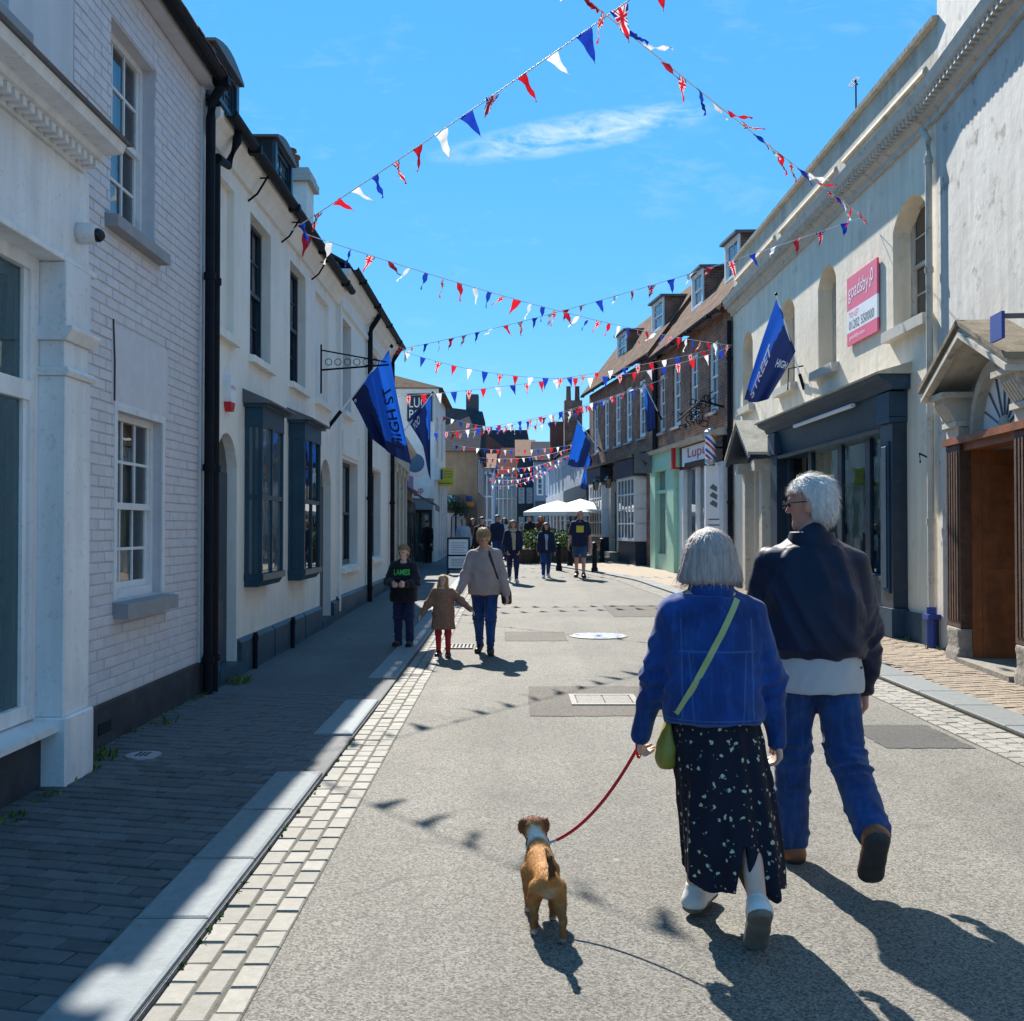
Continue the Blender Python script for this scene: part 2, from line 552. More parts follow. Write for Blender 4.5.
def sdf_obj(name, s, mat, parent=None, smooth=1):
    V, F = s.mesh(smooth)
    me = bpy.data.meshes.new(name)
    me.from_pydata(V.tolist(), [], F.tolist())
    me.polygons.foreach_set('use_smooth', [True]*len(me.polygons))
    me.materials.append(mat if not isinstance(mat, str) else MATS[mat])
    o = bpy.data.objects.new(name, me); COL.objects.link(o)
    if parent is not None: o.parent = parent
    return o
def wob(x, y, z, f, seed=0):
    g = np.random.RandomState(seed); r = 0
    for i in range(4):
        a = g.normal(size=3); a /= np.linalg.norm(a); ph = g.uniform(0, 6.28)
        q = np.sin(f*(1+0.35*i)*(a[0]*x + a[1]*y + a[2]*z) + ph + 1.2*np.sin(f*0.6*(a[1]*x + a[2]*y + a[0]*z)))
        r = r + (q if i % 2 else 2.2*np.sqrt(np.abs(q)+0.01) - 1.5)
    return r/4
# ---------------------------------------------------------------- materials
M('white_wood', (0.70, 0.71, 0.72), 0.45, 0.06, 5, 0.15, 80, dirt=(0.28,0.25,0.22), dirt_amt=0.35, dirt_scale=9)
M('shop_white', (0.80, 0.81, 0.82), 0.5, 0.07, 2, 0.25, 50, streak=0.18, dirt=(0.3,0.25,0.2), dirt_amt=0.35, dirt_scale=22)
M('shop_render', (0.62, 0.63, 0.66), 0.75, 0.08, 1.5, 0.35, 45, streak=0.1)
M('grey_brick', (0.645, 0.625, 0.66), 0.6, 0.06, 9, 0.5, 70, rnd=0.05, streak=0.05, bdist=0.006)
M('grey_joint', (0.56, 0.545, 0.57), 0.8, 0.08, 8, 0.3, 70)
M('plinth_dark', (0.035, 0.042, 0.055), 0.55, 0.3, 5, 0.3, 40, dirt=(0.16,0.16,0.15), dirt_amt=0.4, dirt_scale=7)
M('plinth_navy', (0.03, 0.075, 0.11), 0.5, 0.25, 3, 0.25, 30, dirt=(0.12,0.14,0.14), dirt_amt=0.4, dirt_scale=6)
M('white_render', (0.84, 0.81, 0.745), 0.7, 0.05, 1.3, 0.45, 14, streak=0.1, dirt=(0.52,0.49,0.43), dirt_amt=0.35, dirt_scale=2.2, bdist=0.02)
M('white_render_b', (0.82, 0.80, 0.75), 0.7, 0.05, 1.3, 0.4, 15, streak=0.08, bdist=0.02)
M('cream_render', (0.77, 0.69, 0.55), 0.72, 0.07, 1.2, 0.3, 9, streak=0.16, dirt=(0.40,0.35,0.27), dirt_amt=0.45, dirt_scale=2.5, bdist=0.02)
M('old_render', (0.55, 0.53, 0.49), 0.8, 0.12, 1.6, 0.3, 7, streak=0.22, dirt=(0.12,0.11,0.10), dirt_amt=0.85, dirt_scale=3.4, bdist=0.02)
M('parapet_render', (0.52, 0.47, 0.38), 0.8, 0.12, 2, 0.5, 14, streak=0.25, dirt=(0.22,0.19,0.15), dirt_amt=0.6, dirt_scale=3)
M('sill_stone', (0.46, 0.44, 0.40), 0.8, 0.12, 6, 0.4, 50, dirt=(0.2,0.19,0.17), dirt_amt=0.5)
M('grey_sill', (0.30, 0.30, 0.31), 0.7, 0.1, 6, 0.3, 50)
M('navy_wood', (0.016, 0.032, 0.055), 0.38, 0.2, 4, 0.15, 60, dirt=(0.07,0.08,0.09), dirt_amt=0.4)
M('teal_wood', (0.012, 0.056, 0.092), 0.38, 0.18, 4, 0.15, 60, dirt=(0.05,0.10,0.13), dirt_amt=0.3)
M('slate_blue_wood', (0.026, 0.058, 0.095), 0.5, 0.18, 3, 0.2, 50, spec=0.2, dirt=(0.09,0.12,0.14), dirt_amt=0.4)
M('black_metal', (0.008, 0.011, 0.017), 0.55, 0.3, 6, 0.1, 60, spec=0.12)
M('lead', (0.11, 0.115, 0.125), 0.55, 0.2, 6, 0.3, 30)
M('roof_tile', (0.20, 0.105, 0.07), 0.85, 0.3, 5, 0.6, 40, spec=0.05, rnd=0.25, dirt=(0.12,0.11,0.06), dirt_amt=0.6, dirt_scale=5)
M('old_tile', (0.125, 0.08, 0.055), 0.95, 0.35, 4, 0.7, 30, spec=0.03, dirt=(0.20,0.18,0.11), dirt_amt=0.6, dirt_scale=3)
M('slate', (0.045, 0.048, 0.055), 0.95, 0.25, 4, 0.4, 30, spec=0.03)
M('timber', (0.25, 0.08, 0.025), 0.45, 0.35, 4, 0.35, 40, streak=0.35, dirt=(0.10,0.035,0.014), dirt_amt=0.7, dirt_scale=5)
M('dark_timber', (0.085, 0.040, 0.022), 0.6, 0.45, 7, 0.5, 50, streak=0.4, dirt=(0.14,0.10,0.07), dirt_amt=0.6, dirt_scale=8)
M('hood_paint', (0.50, 0.46, 0.39), 0.6, 0.12, 5, 0.3, 50, dirt=(0.15,0.13,0.11), dirt_amt=0.7, dirt_scale=6)
M('old_stone', (0.22, 0.20, 0.17), 0.9, 0.3, 7, 0.8, 30, dirt=(0.08,0.08,0.07), dirt_amt=0.7)
M('green_paint', (0.40, 0.64, 0.48), 0.45, 0.06, 4, 0.1, 60)
M('moss', (0.10, 0.11, 0.03), 0.95, 0.4, 20, 0.8, 60)
M('pink_sign', (0.75, 0.13, 0.22), 0.5, 0.05, 4)
M('white_sign', (0.78, 0.80, 0.83), 0.5, 0.04, 4)
M('red_paint', (0.55, 0.02, 0.03), 0.45, 0.08, 5)
M('ink_grey', (0.12, 0.13, 0.15), 0.5, 0.05)
M('ink_black', (0.012, 0.012, 0.014), 0.5, 0.05)
M('yellow_sign', (0.58, 0.50, 0.02), 0.5, 0.06, 4)
M('blue_sign', (0.02, 0.05, 0.25), 0.5, 0.06, 4)
M('purple_sign', (0.10, 0.08, 0.30), 0.5, 0.06, 4)
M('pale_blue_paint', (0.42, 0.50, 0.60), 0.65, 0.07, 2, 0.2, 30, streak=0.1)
M('grey_blue_paint', (0.20, 0.26, 0.34), 0.65, 0.1, 2, 0.2, 30)
M('brown_wall', (0.19, 0.165, 0.13), 0.85, 0.15, 3, 0.4, 30, streak=0.2)
M('dark_wall', (0.075, 0.075, 0.08), 0.85, 0.2, 3, 0.3, 30)
M('red_brick_far', (0.18, 0.075, 0.06), 0.95, 0.15, 6, 0.3, 30, spec=0.03)
M('umbrella_cloth', (0.78, 0.76, 0.70), 0.8, 0.04, 5)
M('leaf_green', (0.06, 0.10, 0.025), 0.6, 0.4, 6, rnd=0.2)
M('leaf_lime', (0.22, 0.28, 0.04), 0.6, 0.35, 6)
M('leaf_dark', (0.022, 0.045, 0.016), 0.6, 0.4, 6)
M('grass', (0.10, 0.14, 0.03), 0.7, 0.4, 8)

def glass_mat(name, tint, rough=0.02, wav=0.02):
    m = bpy.data.materials.new(name); m.use_nodes = True
    n, l = m.node_tree.nodes, m.node_tree.links
    b = n['Principled BSDF']
    b.inputs['Base Color'].default_value = (*tint, 1)
    b.inputs['Roughness'].default_value = rough
    b.inputs['IOR'].default_value = 1.6
    b.inputs['Specular IOR Level'].default_value = 0.75
    g = n.new('ShaderNodeNewGeometry')
    no = n.new('ShaderNodeTexNoise'); no.inputs['Scale'].default_value = 3.0; no.inputs['Detail'].default_value = 1
    l.new(g.outputs['Position'], no.inputs['Vector'])
    bp = n.new('ShaderNodeBump'); bp.inputs['Strength'].default_value = wav; bp.inputs['Distance'].default_value = 0.1
    l.new(no.outputs['Fac'], bp.inputs['Height']); l.new(bp.outputs[0], b.inputs['Normal'])
    MATS[name] = m
glass_mat('glass', (0.012, 0.016, 0.02))
glass_mat('glass_teal', (0.03, 0.075, 0.085), 0.02)
glass_mat('glass_pale', (0.10, 0.13, 0.15), 0.03)
def clear_glass(name, tint=(0.75, 0.85, 0.86), ior=1.75, refl=(0.95, 0.97, 1)):
    """real see-through pane: mostly clear, mirror-like at a slant"""
    m = bpy.data.materials.new(name); m.use_nodes = True
    n, l = m.node_tree.nodes, m.node_tree.links
    n.clear()
    out = n.new('ShaderNodeOutputMaterial'); mx = n.new('ShaderNodeMixShader')
    tr = n.new('ShaderNodeBsdfTransparent'); tr.inputs[0].default_value = (*tint, 1)
    gl = n.new('ShaderNodeBsdfGlossy'); gl.inputs['Roughness'].default_value = 0.015
    gl.inputs['Color'].default_value = (*refl, 1)
    fr = n.new('ShaderNodeFresnel'); fr.inputs['IOR'].default_value = ior
    g = n.new('ShaderNodeNewGeometry')
    no = n.new('ShaderNodeTexNoise'); no.inputs['Scale'].default_value = 2.0
    l.new(g.outputs['Position'], no.inputs['Vector'])
    bp = n.new('ShaderNodeBump'); bp.inputs['Strength'].default_value = 0.015; bp.inputs['Distance'].default_value = 0.1
    l.new(no.outputs['Fac'], bp.inputs['Height']); l.new(bp.outputs[0], gl.inputs['Normal'])
    l.new(fr.outputs[0], mx.inputs[0]); l.new(tr.outputs[0], mx.inputs[1]); l.new(gl.outputs[0], mx.inputs[2])
    l.new(mx.outputs[0], out.inputs[0])
    MATS[name] = m
clear_glass('shop_glass'); clear_glass('plate_glass', (0.72, 0.92, 0.93), 2.4, (0.75, 0.96, 1.0))
_sill.update({'white_wood': 'grey_sill', 'navy_wood': 'white_render'})

def brick_mat(name, c1, c2, mortar, scale=1.0, rot=0.0):
    """Brickwork too far away to tell the bricks apart."""
    m = bpy.data.materials.new(name); m.use_nodes = True
    n, l = m.node_tree.nodes, m.node_tree.links
    b = n['Principled BSDF']; b.inputs['Roughness'].default_value = 0.9
    g = n.new('ShaderNodeNewGeometry')
    s = n.new('ShaderNodeSeparateXYZ'); l.new(g.outputs['Position'], s.inputs[0])
    a = n.new('ShaderNodeMath'); a.operation = 'ADD'
    l.new(s.outputs['X'], a.inputs[0]); l.new(s.outputs['Y'], a.inputs[1])
    c = n.new('ShaderNodeCombineXYZ'); l.new(a.outputs[0], c.inputs[0]); l.new(s.outputs['Z'], c.inputs[1])
    t = n.new('ShaderNodeTexBrick')
    t.inputs['Scale'].default_value = 1.0
    t.inputs['Brick Width'].default_value = 0.225*scale; t.inputs['Row Height'].default_value = 0.075*scale
    t.inputs['Mortar Size'].default_value = 0.008
    t.inputs['Color1'].default_value = (*c1, 1); t.inputs['Color2'].default_value = (*c2, 1); t.inputs['Mortar'].default_value = (*mortar, 1)
    l.new(c.outputs[0], t.inputs['Vector'])
    no = n.new('ShaderNodeTexNoise'); no.inputs['Scale'].default_value = 2.5; no.inputs['Detail'].default_value = 8
    l.new(g.outputs['Position'], no.inputs['Vector'])
    mr = n.new('ShaderNodeMapRange'); mr.inputs['From Min'].default_value = 0.3; mr.inputs['From Max'].default_value = 0.7
    mr.inputs['To Min'].default_value = 0.6; mr.inputs['To Max'].default_value = 1.35
    l.new(no.outputs['Fac'], mr.inputs['Value'])
    v = n.new('ShaderNodeVectorMath'); v.operation = 'SCALE'
    l.new(t.outputs['Color'], v.inputs[0]); l.new(mr.outputs[0], v.inputs['Scale'])
    l.new(v.outputs[0], b.inputs['Base Color'])
    bp = n.new('ShaderNodeBump'); bp.inputs['Strength'].default_value = 0.6; bp.inputs['Distance'].default_value = 0.01
    l.new(t.outputs['Fac'], bp.inputs['Height']); bp.invert = True
    l.new(bp.outputs[0], b.inputs['Normal'])
    MATS[name] = m
brick_mat('brown_brick', (0.30, 0.110, 0.062), (0.13, 0.068, 0.048), (0.26, 0.21, 0.16))
brick_mat('red_brick', (0.27, 0.095, 0.055), (0.15, 0.06, 0.042), (0.22, 0.18, 0.14))

brick_mat('tile_courses', (0.17, 0.095, 0.062), (0.085, 0.055, 0.042), (0.035, 0.028, 0.022), 1.25)
MATS['tile_courses'].node_tree.nodes['Principled BSDF'].inputs['Specular IOR Level'].default_value = 0.05
def asphalt(name, base, speck, crack=0.0):
    m = bpy.data.materials.new(name); m.use_nodes = True
    n, l = m.node_tree.nodes, m.node_tree.links
    b = n['Principled BSDF']; b.inputs['Roughness'].default_value = 0.85; b.inputs['Specular IOR Level'].default_value = 0.35
    g = n.new('ShaderNodeNewGeometry')
    v = n.new('ShaderNodeTexVoronoi'); v.inputs['Scale'].default_value = 130; l.new(g.outputs['Position'], v.inputs['Vector'])
    sc_ = n.new('ShaderNodeSeparateColor'); l.new(v.outputs['Color'], sc_.inputs[0])
    mr = n.new('ShaderNodeMapRange'); l.new(sc_.outputs[0], mr.inputs['Value'])
    mr.inputs['To Min'].default_value = 1 - speck; mr.inputs['To Max'].default_value = 1 + speck
    big = n.new('ShaderNodeTexNoise'); big.inputs['Scale'].default_value = 0.7; big.inputs['Detail'].default_value = 8
    big.inputs['Roughness'].default_value = 0.65; big.inputs['Distortion'].default_value = 0.5
    l.new(g.outputs['Position'], big.inputs['Vector'])
    mb_ = n.new('ShaderNodeMapRange'); mb_.inputs['From Min'].default_value = 0.3; mb_.inputs['From Max'].default_value = 0.7
    mb_.inputs['To Min'].default_value = 0.80; mb_.inputs['To Max'].default_value = 1.16
    l.new(big.outputs['Fac'], mb_.inputs['Value'])
    k = n.new('ShaderNodeMath'); k.operation = 'MULTIPLY'; l.new(mr.outputs[0], k.inputs[0]); l.new(mb_.outputs[0], k.inputs[1])
    # worn tracks along the street
    mp = n.new('ShaderNodeMapping'); mp.inputs['Scale'].default_value = (1.6, 0.06, 1); l.new(g.outputs['Position'], mp.inputs[0])
    tr = n.new('ShaderNodeTexNoise'); tr.inputs['Scale'].default_value = 1.0; tr.inputs['Detail'].default_value = 3; l.new(mp.outputs[0], tr.inputs['Vector'])
    mt = n.new('ShaderNodeMapRange'); mt.inputs['From Min'].default_value = 0.35; mt.inputs['From Max'].default_value = 0.65
    mt.inputs['To Min'].default_value = 0.9; mt.inputs['To Max'].default_value = 1.08
    l.new(tr.outputs['Fac'], mt.inputs['Value'])
    k2 = n.new('ShaderNodeMath'); k2.operation = 'MULTIPLY'; l.new(k.outputs[0], k2.inputs[0]); l.new(mt.outputs[0], k2.inputs[1])
    s = n.new('ShaderNodeVectorMath'); s.operation = 'SCALE'; s.inputs[0].default_value = base; l.new(k2.outputs[0], s.inputs['Scale'])
    col = s.outputs[0]
    # pale and dark spots: gum and oil
    v2 = n.new('ShaderNodeTexVoronoi'); v2.inputs['Scale'].default_value = 2.3; l.new(g.outputs['Position'], v2.inputs['Vector'])
    sp = n.new('ShaderNodeMapRange'); sp.inputs['From Min'].default_value = 0.045; sp.inputs['From Max'].default_value = 0.03
    sp.inputs['To Max'].default_value = 0.55; l.new(v2.outputs['Distance'], sp.inputs['Value'])
    mx = n.new('ShaderNodeMix'); mx.data_type = 'RGBA'; l.new(sp.outputs[0], mx.inputs['Factor']); l.new(col, mx.inputs['A'])
    mx.inputs['B'].default_value = (base[0]*2.1, base[1]*2.1, base[2]*2.1, 1)
    wn_ = n.new('ShaderNodeTexNoise'); wn_.inputs['Scale'].default_value = 1.7; wn_.inputs['Detail'].default_value = 6; l.new(g.outputs['Position'], wn_.inputs['Vector'])
    wv_ = n.new('ShaderNodeMix'); wv_.data_type = 'VECTOR'; wv_.inputs['Factor'].default_value = 0.35; l.new(g.outputs['Position'], wv_.inputs['A']); l.new(wn_.outputs['Color'], wv_.inputs['B'])
    cv = n.new('ShaderNodeTexVoronoi'); cv.feature = 'DISTANCE_TO_EDGE'; cv.inputs['Scale'].default_value = 0.55; l.new(wv_.outputs['Result'], cv.inputs['Vector'])
    cm = n.new('ShaderNodeMapRange'); cm.inputs['From Min'].default_value = 0.006; cm.inputs['From Max'].default_value = 0.0015; cm.inputs['To Max'].default_value = 0.5; l.new(cv.outputs['Distance'], cm.inputs['Value'])
    ck = n.new('ShaderNodeMath'); ck.operation = 'MULTIPLY'; l.new(cm.outputs[0], ck.inputs[0])
    cz_ = n.new('ShaderNodeMapRange'); cz_.inputs['From Min'].default_value = 0.5; cz_.inputs['From Max'].default_value = 0.6; l.new(tr.outputs['Fac'], cz_.inputs['Value']); l.new(cz_.outputs[0], ck.inputs[1])
    st = n.new('ShaderNodeTexNoise'); st.inputs['Scale'].default_value = 2.6; st.inputs['Detail'].default_value = 5; st.inputs['Distortion'].default_value = 1.0; l.new(g.outputs['Position'], st.inputs['Vector'])
    sm = n.new('ShaderNodeMapRange'); sm.inputs['From Min'].default_value = 0.60; sm.inputs['From Max'].default_value = 0.72; sm.inputs['To Max'].default_value = 0.35; l.new(st.outputs['Fac'], sm.inputs['Value'])
    mxx = n.new('ShaderNodeMath'); mxx.operation = 'MAXIMUM'; l.new(ck.outputs[0], mxx.inputs[0]); l.new(sm.outputs[0], mxx.inputs[1])
    m2 = n.new('ShaderNodeMix'); m2.data_type = 'RGBA'; l.new(mxx.outputs[0], m2.inputs['Factor']); l.new(mx.outputs['Result'], m2.inputs['A']); m2.inputs['B'].default_value = (base[0]*0.4, base[1]*0.4, base[2]*0.4, 1)
    l.new(m2.outputs['Result'], b.inputs['Base Color'])
    bp = n.new('ShaderNodeBump'); bp.inputs['Strength'].default_value = 0.35; bp.inputs['Distance'].default_value = 0.006
    l.new(v.outputs['Distance'], bp.inputs['Height']); l.new(bp.outputs[0], b.inputs['Normal'])
    MATS[name] = m
asphalt('asphalt', (0.143, 0.135, 0.118), 0.6)
asphalt('asphalt_dark', (0.058, 0.057, 0.055), 0.45)
asphalt('asphalt_patch', (0.078, 0.068, 0.057), 0.75)
asphalt('pavement_asphalt', (0.12, 0.125, 0.13), 0.3)
M('granite', (0.235, 0.222, 0.195), 0.8, 0.12, 30, 0.5, 120, rnd=0.14, dirt=(0.16,0.15,0.12), dirt_amt=0.5, dirt_scale=9, bdist=0.004)
M('kerb_stone', (0.185, 0.21, 0.225), 0.8, 0.12, 20, 0.5, 120, rnd=0.10, dirt=(0.15,0.14,0.12), dirt_amt=0.45, dirt_scale=6, bdist=0.004)
M('kerb_stone_dark', (0.15, 0.165, 0.168), 0.8, 0.15, 20, 0.5, 120, rnd=0.10, dirt=(0.10,0.10,0.09), dirt_amt=0.45, dirt_scale=6, bdist=0.004)
M('joint_dirt', (0.085, 0.078, 0.062), 0.95, 0.3, 20, 0.5, 80)
M('paver_grey', (0.095, 0.095, 0.10), 0.85, 0.15, 12, 0.5, 90, rnd=0.22, dirt=(0.06,0.055,0.05), dirt_amt=0.5, dirt_scale=3, bdist=0.004)
M('paver_tan', (0.225, 0.178, 0.13), 0.85, 0.15, 12, 0.5, 90, rnd=0.25, dirt=(0.12,0.10,0.08), dirt_amt=0.5, dirt_scale=3, bdist=0.004)
M('cover_metal', (0.42, 0.46, 0.52), 0.38, 0.2, 30, 0.5, 60, metal=0.6)
M('cover_frame', (0.20, 0.19, 0.17), 0.7, 0.3, 40, 0.6, 70)
M('iron_cover', (0.10, 0.095, 0.088), 0.65, 0.5, 40, 0.8, 70, metal=0.1)

# ---------------------------------------------------------------- ground, road, pavements
def lin(tab, y):
    if y <= tab[0][0]: return tab[0][1]
    for (a, b), (c, d) in zip(tab, tab[1:]):
        if y <= c: return b + (d-b)*(y-a)/(c-a)
    return tab[-1][1]
def strip(xl, xr, ys, dz, side=0.0):
    mb = MB()
    for a, b in zip(ys, ys[1:]):
        la, ra, lb, rb = xl(a), xr(a), xl(b), xr(b)
        mb.quad((la, a, gz(a)+dz), (ra, a, gz(a)+dz), (rb, b, gz(b)+dz), (lb, b, gz(b)+dz))
        if side:
            mb.quad((la, a, gz(a)+dz-side), (la, a, gz(a)+dz), (lb, b, gz(b)+dz), (lb, b, gz(b)+dz-side))
            mb.quad((ra, a, gz(a)+dz-side), (rb, b, gz(b)+dz-side), (rb, b, gz(b)+dz), (ra, a, gz(a)+dz))
    return mb
def ysamp(a, b, st=1.0):
    n = max(1, int(math.ceil((b-a)/st))); return [a + (b-a)*i/n for i in range(n+1)]
def setting(name, mb, mat): return tag(mk(name, mb, mat), kind='structure')
RB = [(0, 3.31), (15, 3.31), (20, 3.2), (26.6, 2.78), (30, 2.1), (35, 0.75), (40, -0.1), (60, -0.4)]     # right edge of the carriageway
setting('ground', strip(lambda y: -900, lambda y: 900, [-400, -3, 3, 13, 20, 30, 45, 60, 70, 2500], 0.0), 'asphalt_dark')
setting('road', strip(lambda y: -0.86, lambda y: lin(RB, y), ysamp(-3, 69), 0.006), 'asphalt')
setting('pavement_left', strip(lambda y: -3.9, lambda y: -1.16, ysamp(-3, 69), 0.030, 0.03), 'pavement_asphalt')
setting('pavement_right', strip(lambda y: lin(RB, y)+0.43, lambda y: 7.5, ysamp(-3, 69), 0.030, 0.03), 'paver_tan')
kl = setting('sett_band_left', strip(lambda y: -1.165, lambda y: -0.85, ysamp(-3, 60), 0.009), 'joint_dirt')
kr = setting('sett_band_right', strip(lambda y: lin(RB, y)-0.005, lambda y: lin(RB, y)+0.435, ysamp(-3, 60), 0.009), 'joint_dirt')

def unit_block(name, lx, ly, lz, c, mat):
    """one chamfered block, origin at the centre of its top, shared by alike pieces"""
    bm = bmesh.new()
    x, y = lx/2, ly/2
    vs_ = [bm.verts.new((sx*x, sy*y, -lz)) for sx, sy in ((-1,-1),(1,-1),(1,1),(-1,1))]
    m_ = [bm.verts.new((sx*x, sy*y, -c)) for sx, sy in ((-1,-1),(1,-1),(1,1),(-1,1))]
    t_ = [bm.verts.new((sx*(x-c), sy*(y-c), 0)) for sx, sy in ((-1,-1),(1,-1),(1,1),(-1,1))]
    for i in range(4):
        j = (i+1) % 4
        bm.faces.new((vs_[i], vs_[j], m_[j], m_[i])); bm.faces.new((m_[i], m_[j], t_[j], t_[i]))
    bm.faces.new(t_)
    me = bpy.data.meshes.new(name); bm.to_mesh(me); bm.free()
    me.materials.append(MATS[mat])
    return me
def lay(name, me, spots, parent, limit=300, stuff='distant_pieces'):
    """spots: (x, y, z, rot, sx, sy); the nearest become objects, the rest one joined part"""
    spots = sorted(spots, key=lambda s: s[0]**2 + s[1]**2)
    for s in spots[:limit]:
        o = bpy.data.objects.new(name, me); COL.objects.link(o)
        o.location = s[:3]; o.rotation_euler = (random.gauss(0, 0.006), random.gauss(0, 0.006), s[3]); o.scale = (s[4], s[5], 1)
        o.parent = parent
    rest = spots[limit:]
    if rest:
        V = np.array([v.co for v in me.vertices]); Fs = [tuple(p.vertices) for p in me.polygons]
        mb = MB()
        for s in rest:
            c, sn = math.cos(s[3]), math.sin(s[3]); i = len(mb.v)
            for v in V:
                x, y = v[0]*s[4], v[1]*s[5]
                mb.v.append((s[0]+c*x-sn*y, s[1]+sn*x+c*y, s[2]+v[2]))
            mb.f += [tuple(i+k for k in f) for f in Fs]
        o = mk(stuff, mb, me.materials[0], parent); tag(o, kind='stuff')
# left band: three rows of granite setts
sett = unit_block('sett', 0.097, 0.172, 0.05, 0.006, 'granite')
sp = []
for r in range(3):
    y = 2.2 + random.uniform(0, 0.15)
    while y < 44:
        L = random.choice((0.15, 0.165, 0.18, 0.2))
        sp.append((-1.11 + 0.105*r + random.gauss(0, 0.0015), y+L/2, gz(y)+0.014+random.gauss(0, 0.0012), random.gauss(0, 0.008), 0.97, (L-0.010)/0.172))
        y += L
lay('sett', sett, sp, kl, 300, 'distant_sett')
sp = []
for r in range(4):
    y = 5.0 + random.uniform(0, 0.15)
    while y < 36:
        L = random.choice((0.15, 0.165, 0.18, 0.2))
        dx = (lin(RB, y+0.5) - lin(RB, y))/0.5
        sp.append((lin(RB, y) + 0.055 + 0.107*r, y+L/2, gz(y)+0.014+random.gauss(0, 0.001), -math.atan(dx)+random.gauss(0, 0.008), 0.99, (L-0.010)/0.172*math.sqrt(1+dx*dx)))
        y += L
lay('sett', sett, sp, kr, 300, 'distant_sett')
# kerb slabs, each laid flat, with gaps patched in asphalt on the left
for side in (0, 1):
    kb = setting('kerb_left' if side == 0 else 'kerb_right',
                 strip((lambda y: -1.455) if side == 0 else (lambda y: lin(RB, y)+0.425), (lambda y: -1.165) if side == 0 else (lambda y: lin(RB, y)+0.80),
                       ysamp(-3, 60), 0.0335), 'pavement_asphalt' if side == 0 else 'joint_dirt')
    if side == 0:
        cuts = [(2.1,3.0),(3.0,3.97),(3.97,4.68),(4.68,5.49),(5.49,6.35),(7.5,9.0),(10.3,11.3),(11.3,12.2),(12.2,13.2),(13.2,14.1)]
        y = 14.1
    else:
        cuts = []; y = 5.0
    while y < 40:
        L = random.choice((0.75, 0.9, 1.0)); cuts.append((y, y+L)); y += L
    for a, b in cuts:
        mb = MB(); g_ = 0.006; e = 0.012
        x0, x1 = (-1.452, -1.17) if side == 0 else (0.432, 0.795)
        def pt(x, y, dz): return (x + (lin(RB, y) if side else 0), y, gz(y) + dz + 0.0)
        zt = 0.052
        p = [pt(x0, a+g_, 0.03), pt(x1, a+g_, 0.012), pt(x1, b-g_, 0.012), pt(x0, b-g_, 0.03)]
        q = [pt(x0, a+g_, zt-e/2), pt(x1, a+g_, zt-e/2), pt(x1, b-g_, zt-e/2), pt(x0, b-g_, zt-e/2)]
        t = [pt(x0+e, a+g_+e, zt), pt(x1-e, a+g_+e, zt), pt(x1-e, b-g_-e, zt), pt(x0+e, b-g_-e, zt)]
        i = 0; mb.v = p+q+t
        for j in range(4):
            k = (j+1) % 4
            mb.f += [(j, k, 4+k, 4+j), (4+j, 4+k, 8+k, 8+j)]
        mb.f.append((8, 9, 10, 11))
        mk('kerb_slab', mb, 'kerb_stone' if side == 0 else 'kerb_stone_dark', kb)
# brick paving
paver = unit_block('paver', 0.200, 0.100, 0.045, 0.006, 'paver_grey')
paver2 = unit_block('paver', 0.200, 0.100, 0.045, 0.006, 'paver_tan')
def paving(x0, x1, y0, y1, rot, parent, me, xlim=None, ymax=None):
    c, s = math.cos(rot), math.sin(rot); cx, cy = (x0+x1)/2, (y0+y1)/2
    out = []; ey = (y1-y0)/2 + 0.6; ex = (x1-x0)/2 + 0.9 + abs(s)*ey
    for j in range(int(-ey/0.106), int(ey/0.106)+1):
        for i in range(int(-ex/0.206)-1, int(ex/0.206)+2):
            lx = i*0.206 + (0.103 if j % 2 else 0) + 0.02*math.sin(j*1.7); ly = j*0.106
            x = cx + c*lx - s*ly; y = cy + s*lx + c*ly
            lo = x0 if xlim is None else lin(RB, y)+xlim
            if lo - 0.02 < x < x1 and y0 < y < y1:
                out.append((x, y, gz(y) + 0.042 + random.gauss(0, 0.0018) + 0.006*math.sin(x*2.1+y*0.9), rot + random.gauss(0, 0.012), random.uniform(0.975, 1), random.uniform(0.95, 1)))
    lay('paver', me, out, parent, 300, 'distant_paver')
pl = bpy.data.objects['pavement_left']; pr_ = bpy.data.objects['pavement_right']
paving(-2.9, -1.37, 2.5, 9.4, R(-14), pl, paver)
paving(4.2, 5.6, 4.5, 24.5, R(12), pr_, paver2, 0.87)
# patches in the pavement and road
def sheet(name, x0, x1, y0, y1, dz, mat, parent=None, jit=0.0):
    mb = MB(); j = lambda: random.uniform(-jit, jit)
    N = 12; e = [(x0+(x1-x0)*i/N, y0) for i in range(N)] + [(x1, y0+(y1-y0)*i/N) for i in range(N)] + [(x1-(x1-x0)*i/N, y1) for i in range(N)] + [(x0, y1-(y1-y0)*i/N) for i in range(N)]
    mb.poly([(a+j()*0.6, b+j()*0.6, gz(b)+dz) for a, b in e])
    return mk(name, mb, mat, parent)
road = bpy.data.objects['road']
sheet('tarmac_patch', 0.15, 1.32, 8.42, 10.0, 0.010, 'asphalt_patch', road, 0.02)
sheet('tarmac_patch', 2.62, 3.24, 7.2, 8.05, 0.010, 'asphalt_dark', road, 0.02)
sheet('tarmac_patch', -0.10, 0.75, 13.9, 15.0, 0.010, 'asphalt_patch', road, 0.03)
sheet('tarmac_patch', 1.7, 2.9, 17.2, 19.4, 0.010, 'asphalt_patch', road, 0.03)
